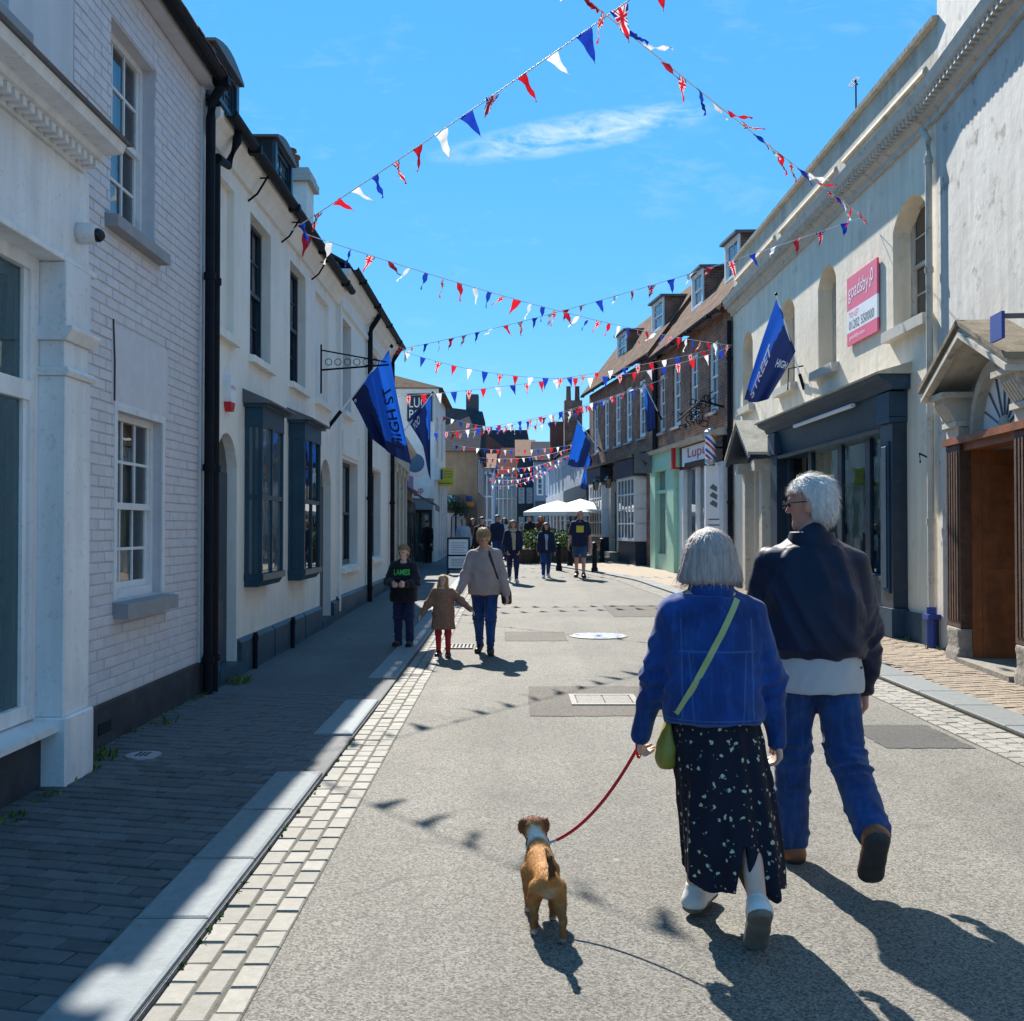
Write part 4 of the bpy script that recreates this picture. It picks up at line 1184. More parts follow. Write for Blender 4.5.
# old iron sign bracket
t = root('sign_bracket', tuple(FL.p(15.6, 0, 3.7)), 'empty black iron sign bracket sticking out from white wall', 'bracket')
fb = FB(FL); fb.t([(15.2, 0.01, 3.55), (15.2, 0.01, 4.28)], 0.014, 6); fb.t([(15.2, 0.0, 4.2), (15.2, 0.98, 4.02)], 0.011, 6); fb.t([(15.2, 0.0, 3.9), (15.2, 1.02, 3.98)], 0.014, 6); mk('arm', fb, 'black_metal', t)
fb = FB(FL)
for k in range(6):
    cu_ = [(15.2, 0.12+0.14*k + 0.05*math.cos(a*0.7), 4.02 + 0.05*math.sin(a*0.7)) for a in range(10)]; fb.t(cu_, 0.006, 5)
mk('scroll', fb, 'black_metal', t)

# --- second white house with moulded cornice
H4 = root('white_cornice_house', (-2.85, 20.0, 0), 'white house with moulded cornice and two dark downpipes beyond the bays', 'house')
ops4 = [(17.2, 18.1, 3.55, 5.1), (20.7, 21.6, 3.6, 5.15), (17.2, 18.9, 0.9, 2.72), (20.7, 22.2, 0.95, 2.75)]
fb = FB(FL); wall(fb, 16.602, 24.2, 0, 5.9, 0.0, ops4, 0.24); mk('wall', fb, 'white_render_b', H4)
house_back(FL, H4, 16.602, 24.2, 0, 5.89, -0.32, 8, 'white_render_b')
for k, o_ in enumerate(ops4):
    sash(FL, H4, o_[0], o_[1], o_[2], o_[3], -0.15, 2, (2, 2) if k < 2 else (1, 1), 'navy_wood', 'glass', sill=(o_[0]-0.08, o_[1]+0.08, 0.08, 0.11), fw=0.07)
fb = FB(FL)
for a, b in ((17.2, 18.9), (20.7, 22.2)):
    fb.b(a-0.1, b+0.1, 0, 0.03, 2.78, 2.86); fb.b(a-0.08, a-0.02, 0, 0.03, 2.86, 3.2); fb.b(b+0.02, b+0.08, 0, 0.03, 2.86, 3.2)
mk('label_mould', fb, 'white_render_b', H4)
pb = FB(FL); pb.prism([(-0.02, 0), (0.05, 0), (0.05, 0.40), (0, 0.44), (-0.02, 0.44)], 16.602, 24.2); mk('plinth', pb, 'plinth_navy', H4)
fb = FB(FL); fb.prism([(0, 5.2), (0.05, 5.22), (0.05, 5.3), (0.02, 5.32), (0.02, 5.5), (0.1, 5.56), (0.12, 5.64), (0.2, 5.70), (0.22, 5.78), (0, 5.78)], 16.62, 24.2); mk('cornice', fb, 'white_render_b', H4)
gutter(FL, H4, 16.7, 24.25, 0.28, 5.82, 0.06)
roof_slope(FL, H4, 16.62, 24.2, 0.2, 5.82, -4.2, 8.3, 'slate', 0.05)
downpipe(FL, H4, 16.65, 0.05, 0.2, 5.6, 0.025, 'white_render_b')
downpipe(FL, H4, 19.95, 0.08, 0.05, 5.35, 0.05, top=[(19.95, 0.1, 5.45), (20.0, 0.26, 5.72)])
downpipe(FL, H4, 23.7, 0.08, 0.05, 5.35, 0.05, top=[(23.7, 0.1, 5.45), (23.75, 0.26, 5.72)])

# --- low classical shop and the buildings beyond it
FL5 = Frame((-2.85, 24.25, 0), (-0.045, 1, 0), (1, 0.045, 0))
H5 = root('cream_shop', tuple(FL5.p(4, 0, gz(28))), 'cream classical shopfront with pilasters beyond the white houses', 'shop')
fb = FB(FL5); fb.b(0, 11.5, -6, -0.1, 0, 4.2); mk('wall', fb, 'cream_render', H5)
fb = FB(FL5)
for u in (0.1, 1.6, 3.1, 4.6): fb.b(u, u+0.35, -0.12, 0.08, 0.1, 3.1); fb.b(u-0.05, u+0.4, -0.12, 0.12, 0.1, 0.7); fb.b(u-0.05, u+0.4, -0.12, 0.12, 2.9, 3.12)
mk('pilaster', fb, 'hood_paint', H5)
fb = FB(FL5); fb.prism([(-0.12, 3.12), (0.14, 3.12), (0.14, 3.5), (0.3, 3.62), (0.34, 3.72), (-0.12, 3.8)], 0, 5.2); mk('entablature', fb, 'hood_paint', H5)
for u in (0.5, 2.0, 3.5):
    wv = FB(FL5); wv.b(u, u+1.05, -0.1, 0.0, 0.8, 0.9); wv.b(u, u+1.05, -0.1, 0.0, 2.2, 2.28); wv = mk('window', wv, 'navy_wood', H5); pane(FL5, wv, u, u+1.05, -0.06, 0.9, 2.2); pane(FL5, wv, u, u+1.05, -0.06, 2.28, 2.9)
# dark shop with fascia sign, round hanging sign and awning
H6 = root('dark_shop', tuple(FL5.p(8, 0, gz(32))), 'dark shopfront under a purple fascia and brown awning', 'shop')
fb = FB(FL5); fb.b(5.3, 11.4, -0.09, 0.0, 0.1, 2.4); mk('shopfront', fb, 'navy_wood', H6)
fb = FB(FL5); fb.b(5.3, 11.4, -0.09, 0.08, 2.75, 3.35); s_ = mk('fascia', fb, 'purple_sign', H6)
fb = FB(FL5); fb.b(8.2, 11.2, 0.085, 0.1, 2.8, 3.3); mk('sign_board', fb, 'white_sign', s_)
fb = FB(FL5); fb.prism([(0, 2.74), (0.85, 2.28), (0.85, 2.10), (0.83, 2.10), (0.83, 2.25), (0, 2.70)], 6.8, 11.3); M('awning_cloth', (0.19, 0.14, 0.14), 0.8, 0.1); mk('awning', fb, 'awning_cloth', H6)
for u in (5.6, 7.1, 9.4):
    wv = FB(FL5); wv.b(u, u+0.06, 0.0, 0.04, 0.6, 2.1); wv = mk('window', wv, 'navy_wood', H6); pane(FL5, wv, u+0.06, u+1.2, 0.015, 0.6, 2.05)
fb = FB(FL5); fb.b(8.5, 9.3, 0.0, 0.03, 0.15, 2.05); mk('door', fb, 'glass_pale', H6)
t = root('round_sign', (-2.78, 30.0, 3.1), 'round white ring sign hanging over the dark shop', 'sign')
c0 = P(415, 463, 30.0)
mb = MB(); N = 28
for k in range(N):
    a0, a1 = 2*math.pi*k/N, 2*math.pi*(k+1)/N
    ring = []
    for a in (a0, a1):
        ring.append([(c0 + Vector((math.cos(a)*r, dy, math.sin(a)*r))) for r in (0.40, 0.28) for dy in (-0.05, 0.05)])
    A, B = ring
    for i0, i1 in ((0, 1), (1, 3), (3, 2), (2, 0)): mb.quad(A[i0], A[i1], B[i1], B[i0])
mk('ring', mb, 'white_sign', t)
mb = MB(); mb.tube([c0 + Vector((0, -0.03, 0)), c0 + Vector((0, 0.03, 0))], 0.285, 24); M('teal_sign', (0.05, 0.16, 0.30), 0.5, 0.1); mk('disc', mb, 'teal_sign', t)
mb = MB(); mb.tube([c0 + Vector((0, 0, 0.38)), c0 + Vector((-0.35, 0, 0.5))], 0.025, 6); mk('bracket', mb, 'black_metal', t)

FL6 = Frame((-2.85, 37.0, 0), (0, 1, 0), (1, 0, 0))
H7 = root('white_gabled_house', (-2.9, 39, gz(39)), 'white two-storey house with black wall sign under a hipped tile roof', 'house')
fb = FB(FL6)
ops = [(1.0, 1.9, 4.2, 5.7), (3.4, 4.3, 4.2, 5.7)]
wall(fb, 0, 6.0, 0, 6.6, 0.05, ops, 0.15); shell(fb, 0, 6.0, 0, 6.6, 0.05, 5)
mk('wall', fb, 'white_render_b', H7)
for o_ in ops: sash(FL6, H7, *o_, -0.04, 2, (2, 2), 'white_wood', 'glass')
fb = FB(FL6)
a, b, c_, d_ = FL6.p(-0.25, 0.35, 6.6), FL6.p(6.2, 0.35, 6.6), FL6.p(6.2, -5.2, 6.6), FL6.p(-0.25, -5.2, 6.6)
e, f = FL6.p(1.6, -2.3, 7.5), FL6.p(4.6, -2.3, 7.5)
fb.poly([a, e, d_]); fb.poly([a, b, f, e]); fb.poly([b, c_, f]); fb.poly([d_, e, f, c_]); fb.poly([a, d_, c_, b])
mk('roof', fb, 'old_tile', H7)
fb = FB(FL6); fb.b(-0.12, 0.0, -5.0, 0.2, 6.42, 6.58); mk('eaves_board', fb, 'white_wood', H7)
fb = FB(FL6)
for u in (0.3, 1.6, 2.9, 4.2, 5.5): fb.b(u, u+0.3, 0.05, 0.14, 0.1, 3.6)
fb.b(0, 6, 0.05, 0.2, 3.3, 3.75); mk('shop_surround', fb, 'white_wood', H7)
for u in (0.65, 1.95, 3.25, 4.55):
    wv = FB(FL6); wv.b(u, u+0.9, 0.05, 0.09, 0.5, 0.7); wv = mk('window', wv, 'navy_wood', H7); pane(FL6, wv, u, u+0.9, 0.075, 0.7, 3.2, 'glass_pale')
t = root('wall_sign', (-3.3, 36.9, 5.4), 'black board with white letters on the white gable end', 'sign')
mb = MB(); A = P(407, 394, 36.9); B = P(432, 421, 36.9)
mb.box(A.x, B.x, 36.88, 36.985, B.z, A.z); mk('board', mb, 'ink_black', t)
lettering('LUC', lambda x, y: Vector((A.x+0.08+x, 36.87, A.z-0.48+y)), 'white_sign', t, width=0.62, height=0.36)
lettering('PO', lambda x, y: Vector((A.x+0.08+x, 36.87, A.z-0.90+y)), 'white_sign', t, width=0.42, height=0.34)
# shop in the gable end, facing down the street
GS7 = root('gable_shop', (-3.4, 36.9, gz(36.9)), 'dark shop entrance with white sign and brown awning in the white gable end', 'shop')
za_ = lambda y: P(0, y, 36.9).z
xa_ = lambda x: P(x, 0, 36.9).x
mb = MB(); mb.box(xa_(400), xa_(432), 36.90, 36.985, gz(37), za_(507)); mk('shopfront', mb, 'navy_wood', GS7)
for a, b in ((402, 411), (421, 430)):
    mb = MB(); mb.box(xa_(a), xa_(b), 36.87, 36.898, za_(550), za_(512)); wv = mk('window_frame', mb, 'teal_wood', GS7)
    mb = MB(); mb.box(xa_(a)+0.04, xa_(b)-0.04, 36.862, 36.868, za_(549), za_(513)); mk('pane', mb, 'glass_pale', wv)
mb = MB(); mb.box(xa_(413), xa_(419), 36.87, 36.898, za_(556), za_(512)); mk('door', mb, 'glass_teal', GS7)
mb = MB(); mb.box(xa_(403), xa_(430), 36.84, 36.985, za_(498), za_(486)); s_ = mk('sign_board', mb, 'white_sign', GS7)
mb = MB(); mb.box(xa_(403.5), xa_(412), 36.83, 36.838, za_(497), za_(487)); mk('logo_panel', mb, 'purple_sign', s_)
lettering('LIP', lambda x, y: Vector((xa_(414)+x, 36.83, za_(496)+y)), 'red_paint', s_, width=0.34, height=0.27)
mb = MB(); X0, X1 = xa_(408), xa_(434)
mb.hexa([(X0, 36.2, za_(510)), (X1, 36.2, za_(510)), (X1, 36.24, za_(510)), (X0, 36.24, za_(510)), (X0, 36.88, za_(499)), (X1, 36.88, za_(499)), (X1, 36.9, za_(498.5)), (X0, 36.9, za_(498.5))]); mk('awning', mb, 'awning_cloth', GS7)
t = root('yellow_board', (-2.3, 38.0, 3.2), 'yellow and blue estate agent board projecting over the pavement', 'sign')
A = P(433, 468, 38.0); B = P(453.5, 486, 38.0)
mb = MB(); mb.box(A.x, B.x, 37.98, 38.02, B.z, A.z); mk('board', mb, 'yellow_sign', t)
mb = MB(); mb.box(A.x+0.04, A.x+0.36, 37.965, 37.978, A.z-0.42, A.z-0.06); mk('logo_panel', mb, 'blue_sign', t)
mb = MB(); mb.box(-2.8, B.x, 38.03, 38.06, A.z-0.05, A.z+0.0); mk('bracket', mb, 'black_metal', t)
mb = MB()
for k in range(3): mb.box(A.x+0.42, B.x-0.04, 37.97, 37.979, A.z-0.13-0.11*k, A.z-0.10-0.11*k)
mb.box(A.x+0.05, B.x-0.05, 37.97, 37.979, B.z+0.08, B.z+0.12)
mk('print', mb, 'ink_grey', t)

# house with the brown gable wall and dark roof
H8 = root('brown_gable_house', (-2.2, 48, gz(46)), 'house with plain brown side wall under a steep dark slate roof', 'house')
x0, x1 = P(443, 450, 46).x, P(477.5, 450, 46).x
mb = MB(); mb.box(x0-3, x1, 46, 58, 0, 5.1); mk('wall', mb, 'brown_wall', H8)
rf = MB(); rf.hexa([(x0-3, 45.7, 5.0), (x1+0.12, 45.7, 5.0), (x1+0.12, 58, 5.0), (x0-3, 58, 5.0), (x0-3, 49.0, 7.7), (x1+0.12, 49.6, 7.2), (x1+0.12, 55, 7.2), (x0-3, 55, 7.7)])
rf = mk('roof', rf, 'slate', H8)
mb = MB(); mb.box(x1-0.7, x1-0.1, 50, 51, 6.9, 8.1); mk('chimney', mb, 'dark_wall', rf)
FL8 = Frame((x1, 46, 0), (0, 1, 0), (1, 0, 0))
for u in (1.0, 4.0, 7.0):
    sash(FL8, H8, u, u+0.9, 3.2, 4.7, 0.04, 2, (2, 2), 'white_wood', 'glass')
t = root('blue_kiosk_shop', (-2.6, 44.2, gz(44)), 'small shop with pale blue fascia and pale panels below the brown gable', 'shop')
xa, xb = P(447, 500, 44).x, P(465, 500, 44).x
mb = MB(); mb.box(xa-0.5, xb, 44.0, 45.98, 0, 3.0); mk('wall', mb, 'dark_wall', t)
mb = MB(); mb.box(xa+0.02, xa+0.45, 43.93, 43.99, 2.45, 2.95); M('sky_sign', (0.10, 0.32, 0.52), 0.5, 0.1); mk('fascia', mb, 'sky_sign', t)
for q in (0.02, 0.42):
    mb = MB(); mb.box(xa+q, xa+q+0.32, 43.93, 43.99, 0.7, 2.2); mk('panel', mb, 'pale_blue_paint', t)
t = root('bar_sign', (-1.6, 45.6, 3.0), 'small orange and navy projecting bar sign on brown wall', 'sign')
A = P(464, 497, 45.5); B = P(474, 506.5, 45.5)
mb = MB(); mb.box(A.x, B.x, 45.45, 45.55, B.z, (A.z+B.z)/2); M('amber_sign', (0.65, 0.28, 0.02), 0.5, 0.05); mk('lower_board', mb, 'amber_sign', t)
mb = MB(); mb.box(A.x+0.08, B.x-0.08, 45.45, 45.55, (A.z+B.z)/2+0.02, A.z+0.05); mk('upper_board', mb, 'blue_sign', t)
mb = MB(); mb.box(A.x, A.x+0.05, 45.4, 46.0, A.z+0.06, A.z+0.11); mk('bracket', mb, 'black_metal', t)
# ---------------------------------------------------------------- right side of the street
FR = Frame((5.4, 0, 0), (0, 1, 0), (-1, 0, 0))
# --- cream house with parapet and blue shopfront
K2 = root('cream_parapet_house', (5.4, 19, gz(19)), 'long cream rendered building with parapet, arched windows and blue shopfront', 'house')
opsr = [(13.25, 14.45, 4.35, 6.05, 0.32), (17.0, 18.0, 4.32, 6.05, 0.3), (19.5, 20.55, 4.35, 6.05, 0.3), (22.9, 23.9, 4.35, 6.05, 0.3),
        (14.0, 20.4, 0.3, 3.3, 0, 0.5), (21.7, 22.7, 0.12, 2.9, 0, 0.3)]
fb = FB(FR); wall(fb, 12.95, 24.95, 0, 6.9, 0.0, opsr, 0.32); mk('wall', fb, 'cream_render', K2)
house_back(FR, K2, 12.95, 24.95, 0, 7.9, -2.2, 7, 'cream_render')
fb = FB(FR); fb.b(12.95, 24.95, -2.2, -0.01, 6.86, 6.9); mk('roof_deck', fb, 'lead', K2)
for k, o_ in enumerate(opsr[:4]):
    sash(FR, K2, o_[0], o_[1], o_[2], o_[3], -0.25, 2, (2, 2), 'hood_paint', 'glass', sill=(o_[0]-0.14, o_[1]+0.14, 0.13, 0.17), fw=0.07)
fb = FB(FR); fb.prism([(0, 6.72), (0.05, 6.72), (0.05, 6.80), (0.12, 6.84), (0.14, 6.92), (0.24, 6.98), (0.28, 7.10), (0, 7.14)], 12.95, 25.0)
co = mk('cornice', fb, 'hood_paint', K2)
fb = FB(FR); u = 12.98
while u < 24.9: fb.b(u, u+0.06, 0.13, 0.215, 6.885, 6.96); u += 0.125
tag(mk('dentil_row', fb, 'hood_paint', co), kind='stuff')
fb = FB(FR); fb.b(12.95, 24.95, -0.3, -0.02, 7.1, 8.0); mk('parapet', fb, 'parapet_render', K2)
fb = FB(FR)
for a, b in ((13.3, 16.6), (17.0, 20.6), (21.0, 24.6)): fb.prism([(-0.02, 7.50), (0.035, 7.50), (0.02, 7.56), (-0.02, 7.60)], a, b)
mk('parapet_moulding', fb, 'parapet_render', K2)
fb = FB(FR); fb.prism([(-0.36, 8.0), (0.06, 8.0), (0.07, 8.06), (-0.36, 8.12)], 12.9, 25.0); mk('coping', fb, 'parapet_render', K2)
fb = FB(FR)
fb.b(12.97, 13.95, -0.02, 0.07, 0, 0.42); fb.b(20.7, 21.66, -0.02, 0.06, 0, 0.5); fb.b(22.74, 24.95, -0.02, 0.06, 0, 0.5); mk('plinth', fb, 'slate_blue_wood', K2)
# shopfront
S = FB(FR); S.b(13.98, 14.46, -0.3, 0.20, 0.45, 3.0); S.b(20.1, 20.6, -0.3, 0.20, 0.45, 3.0)
shop = bevel(mk('shopfront', S, 'navy_wood', K2), 0.006)
fb = FB(FR); fb.b(14.08, 14.36, 0.2, 0.225, 0.65, 2.75); fb.b(14.13, 14.31, 0.225, 0.24, 0.72, 2.68); fb.b(13.95, 14.49, -0.3, 0.25, 3.0, 3.07); fb.b(13.95, 14.49, -0.1, 0.25, 3.07, 3.42); fb.b(20.08, 20.62, -0.1, 0.25, 3.0, 3.42); bevel(mk('pilaster_panel', fb, 'slate_blue_wood', shop), 0.006)
fb = FB(FR); fb.b(13.93, 14.51, -0.3, 0.24, 0.06, 0.45); fb.b(20.08, 20.62, -0.3, 0.24, 0.06, 0.45); mk('pilaster_base', fb, 'slate_blue_wood', shop)
fb = FB(FR); fb.prism([(-0.2, 3.0), (0.08, 3.0), (0.18, 3.44), (-0.2, 3.44)], 14.49, 20.08); fb.prism([(-0.2, 2.90), (0.18, 2.90), (0.2, 2.96), (0.1, 3.0), (-0.2, 3.0)], 14.49, 20.08); mk('fascia', fb, 'teal_wood', shop)
fb = FB(FR); fb.prism([(0, 3.44), (0.24, 3.44), (0.28, 3.52), (0.40, 3.58), (0.44, 3.64), (0, 3.64)], 13.84, 20.75); mk('shop_cornice', fb, 'slate_blue_wood', shop)
fb = FB(FR); fb.prism([(0, 3.642), (0.46, 3.642), (0.47, 3.665), (0, 3.80)], 13.78, 20.8); mk('cornice_lead', fb, 'parapet_render', shop)
fb = FB(FR); fb.t([(15.4, 0.26, 3.40), (18.6, 0.26, 3.40)], 0.035, 8); mk('strip_light', fb, 'white_sign', shop)
fb = FB(FR); fb.b(14.46, 18.55, -0.3, 0.09, 0.10, 0.80); fb.prism([(-0.3, 0.80), (0.17, 0.80), (0.17, 0.86), (-0.3, 0.90)], 14.46, 18.6); fb.b(14.46, 18.55, 0.09, 0.12, 0.10, 0.28); mk('stall_riser', fb, 'slate_blue_wood', shop)
fb = FB(FR)
for a, b in ((15.30, 15.62), (16.62, 16.95), (18.3, 18.62), (19.75, 20.1)): fb.b(a+0.06, b-0.06, -0.06, 0.03, 0.88, 2.9)
mk('mullion', fb, 'navy_wood', shop)
for a, b in ((14.46, 15.36), (15.56, 16.68), (16.89, 18.36)):
    pane(FR, shop, a, b, 0.0, 0.9, 2.9, 'plate_glass', 0.006)
fb = FB(FR); fb.b(18.62, 19.75, -0.35, -0.3, 0.15, 2.3); dd = mk('door', fb, 'navy_wood', shop); pane(FR, dd, 18.8, 19.6, -0.29, 0.9, 2.2, 'glass'); pane(FR, shop, 18.62, 19.75, -0.28, 2.35, 2.9, 'glass')
M('shop_back', (0.55, 0.78, 0.78), 0.8, 0.2, 1.0)
fb = FB(FR); fb.b(14.0, 20.5, -2.15, -2.1, 0.0, 3.4); fb.b(14.0, 20.5, -2.1, -0.3, 0.02, 0.10); fb.b(14.0, 20.5, -2.1, -0.32, 3.25, 3.3); fb.b(13.99, 14.04, -2.1, -0.3, 0.1, 3.25); fb.b(20.45, 20.5, -2.1, -0.36, 0.1, 3.25); mk('shop_room', fb, 'shop_back', shop)
# things shown in the window
for k, (u, hgt) in enumerate(((14.85, 1.25), (16.1, 1.1), (17.2, 1.3), (17.8, 0.95))):
    t = root('display_stand', tuple(FR.p(u, -0.75, 0.1)), ['pale display stand behind the pane next to the near pilaster', 'low pale display stand behind the second shop pane', 'tallest pale display stand in the shop window', 'shortest pale display stand in the shop window'][k], 'display stand', 'stands in the blue shop window')
    fb = FB(FR); fb.b(u-0.18, u+0.18, -0.93, -0.57, 0.105, 0.16); mk('foot', fb, 'white_sign', t)
    fb = FB(FR); fb.t([(u, -0.75, 0.16), (u, -0.75, hgt)], 0.03, 8); mk('post', fb, 'white_sign', t)
    s_ = SDF((-0.3,-0.3,-0.1),(0.3,0.3,0.8),0.03); s_.loft([(0,0,0,0.12,0.10),(0.2,0,0,0.17,0.11),(0.45,0,0,0.19,0.12),(0.55,0,0,0.06,0.06),(0.62,0,0,0.05,0.05)],0.02)
    o = sdf_obj('bust', s_, 'white_sign', t); o.location = FR.p(u, -0.75, hgt) - t.location
# navy door under a small hood
panel_door(FR, K2, 21.7, 22.7, 0.12, 2.3, -0.22, 'navy_wood')
fb = FB(FR); fb.b(21.7, 22.7, -0.25, -0.21, 2.3, 2.9); mk('fanlight', fb, 'glass', K2)
def hood(F, parent, u0, u1, ze, za, n1, mat, rmat, th=0.07):
    um = (u0+u1)/2
    for a, b in ((u0, um), (u1, um)):
        fb = FB(F)
        pr = [(a, ze), (b, za), (b, za+th*1.3), (a, ze+th*1.3)]
        fb.face_prism(pr, 0.0, n1); hr = mk('hood_slope', fb, mat, parent)
        s = 1 if b > a else -1
        fb = FB(F); fb.face_prism([(a-0.06*s, ze+th*1.3+0.002-0.03), (b, za+th*1.3+0.004), (b, za+th*1.3+0.05), (a-0.06*s, ze+th*1.3+0.03)], 0.0, n1+0.05); mk('hood_roof', fb, rmat, hr)
        fb = FB(F); fb.face_prism([(a-0.02*s, ze-0.06), (b, za-0.06), (b, za+0.0), (a-0.02*s, ze+0.0)], n1-0.06, n1+0.03); mk('raking_moulding', fb, mat, hr)
hood(FR, K2, 21.1, 23.3, 3.0, 3.75, 0.5, 'navy_wood', 'parapet_render')
fb = FB(FR); fb.face_prism([(21.2, 3.02), (23.2, 3.02), (22.2, 3.70)], 0.0, 0.06); mk('tympanum', fb, 'navy_wood', K2)
fb = FB(FR)
for u in (21.3, 22.85): fb.b(u, u+0.25, 0, 0.2, 0.1, 2.9); fb.b(u-0.04, u+0.29, 0, 0.36, 2.75, 2.98)
mk('door_surround', fb, 'hood_paint', K2)
# downpipe at the near corner
fb = FB(FR); fb.t([(12.98, 0.09, 0.55), (12.98, 0.09, 6.3), (12.98, 0.09, 6.5), (13.12, 0.1, 6.68)], 0.042, 10)
for z in (1.6, 3.2, 4.8, 6.2): fb.t([(12.98, 0.09, z), (12.98, 0.09, z+0.07)], 0.055, 10)
dp = mk('downpipe', fb, 'hood_paint', K2)
fb = FB(FR); fb.t([(12.98, 0.09, 0.03), (12.98, 0.09, 0.55)], 0.06, 12); fb.b(12.89, 13.07, 0.0, 0.17, 0.40, 0.46); mk('pipe_shoe', fb, 'blue_sign', dp)
downpipe(FR, K2, 24.9, 0.1, 0.1, 6.6, 0.06, 'black_metal')
fb = FB(FR); fb.t([(13.2, 0.01, 2.45), (13.05, 0.2, 2.5), (13.03, 0.2, 2.38)], 0.012, 6); fb.t([(18.9, 0.01, 4.55), (18.9, 0.28, 4.5), (18.9, 0.3, 4.1)], 0.014, 6); mk('wall_hook', fb, 'black_metal', K2)
# roof aerial
t = root('roof_aerial', (5.9, 17.0, 7.95), 'thin roof aerial standing above the cream parapet', 'aerial')
mb = MB(); mb.tube([(5.75, 17.0, 7.9), (5.75, 17.0, 9.05)], 0.014, 6); mk('mast', mb, 'black_metal', t)
mb = MB(); mb.tube([(5.68, 16.85, 8.95), (5.85, 17.2, 9.05)], 0.012, 5)
for k in range(4): mb.tube([(5.60+0.05*k, 17.05-0.1+0.07*k, 8.90+0.03*k), (5.72+0.05*k, 16.92+0.07*k, 9.06+0.03*k)], 0.006, 5)
mk('elements', mb, 'black_metal', t)
# agent's board
t = root('agent_board', tuple(FR.p(15.6, 0, 4.4)), 'pink and white estate agent to-let board on the cream wall', 'sign')
z0, z1, u0, u1 = 4.44, 5.52, 14.95, 16.3
fb = FB(FR); fb.b(u0, u1, 0.02, 0.05, z0, z0+0.20); mk('lower_panel', fb, 'pink_sign', t)
fb = FB(FR); fb.b(u0, u1, 0.02, 0.05, z0+0.20, z0+0.55); mk('white_panel', fb, 'white_sign', t)
fb = FB(FR); fb.b(u0, u1, 0.02, 0.05, z0+0.55, z1); mk('upper_panel', fb, 'pink_sign', t)
fb = FB(FR); fb.b(u0+0.1, u0+0.16, 0.0, 0.02, z0+0.02, z1-0.02); fb.b(u1-0.16, u1-0.1, 0.0, 0.02, z0+0.02, z1-0.02); mk('batten', fb, 'ink_grey', t)
brd = lambda uo, zo: (lambda x, y: FR.p(u1 - uo - x, 0.054, z0 + zo + y))
lettering('goadsby', brd(0.08, 0.66), 'white_sign', t, width=0.92, height=0.30)
lettering('TO LET', brd(0.10, 0.43), 'pink_sign', t, width=0.45, height=0.085)
lettering('01202 550000', brd(0.10, 0.24), 'ink_grey', t, width=1.12, height=0.14)
lettering('goadsby.com', brd(0.12, 0.06), 'white_sign', t, width=0.7, height=0.09)
fb = FB(FR)
for cx, cz, rx, rz in ((15.16, 5.33, 0.055, 0.10), (15.24, 5.22, 0.035, 0.07)):
    for k in range(14):
        a0, a1 = 6.283*k/14, 6.283*(k+1)/14
        fb.q([(cx+rx*math.cos(a0), 0.054, cz+rz*math.sin(a0)), (cx+rx*math.cos(a1), 0.054, cz+rz*math.sin(a1)), (cx+rx*0.6*math.cos(a1), 0.054, cz+rz*0.65*math.sin(a1)), (cx+rx*0.6*math.cos(a0), 0.054, cz+rz*0.65*math.sin(a0))])
mk('emblem', fb, 'white_sign', t)

# --- weathered house with the pedimented doorcase
F1 = Frame((5.4, 12.95, 0), (-0.085, -1, 0), (-1, 0.085, 0))
M('hood_tile', (0.24, 0.20, 0.15), 0.95, 0.3, 6, 0.6, 40, spec=0.05, dirt=(0.10,0.09,0.06), dirt_amt=0.6, dirt_scale=5)
K1 = root('weathered_house', tuple(F1.p(2, 0, 0)), 'near right building of flaking pale render with pedimented timber doorcase', 'house')
fb = FB(F1); wall(fb, 0, 12, 0, 6.9, 0.0, [(1.5, 2.93, 0.0, 2.52, 0, 0.5), (5, 6.1, 4.3, 6.1, 0.3)], 0.3); mk('wall', fb, 'old_render', K1)
house_back(F1, K1, 0, 12, 0, 6.89, -0.6, 8, 'old_render')
sash(F1, K1, 5, 6.1, 4.3, 6.1, -0.25, 2, (2, 2), 'hood_paint', 'glass', sill=(4.9, 6.2, 0.12, 0.16))
fb = FB(F1); fb.prism([(0, 6.72), (0.05, 6.72), (0.05, 6.80), (0.12, 6.84), (0.14, 6.92), (0.24, 6.98), (0.28, 7.10), (0, 7.14)], 0, 12); co = mk('cornice', fb, 'hood_paint', K1)
fb = FB(F1); u = 0.03
while u < 5: fb.b(u, u+0.06, 0.13, 0.215, 6.885, 6.96); u += 0.125
tag(mk('dentil_row', fb, 'hood_paint', co), kind='stuff')
fb = FB(F1); fb.b(0.002, 12, -0.3, -0.02, 7.1, 8.9); mk('parapet', fb, 'old_render', K1)
DC = FB(F1); DC.b(1.0, 1.46, 0.0, 0.24, 0.42, 2.5); DC.b(2.97, 3.43, 0.0, 0.24, 0.42, 2.5)
DC = bevel(mk('doorcase', DC, 'dark_timber', K1), 0.008)
fb = FB(F1)
for u0_ in (1.0, 2.97):
    for k in range(5): fb.b(u0_+0.05+0.08*k, u0_+0.09+0.08*k, 0.24, 0.252, 0.5, 2.42)
mk('fluting', fb, 'dark_timber', DC)
fb = FB(F1); fb.b(0.96, 3.47, 0.0, 0.27, 2.5, 2.58); fb.b(1.46, 2.97, -0.04, 0.2, 2.42, 2.5); mk('lintel', fb, 'timber', DC)
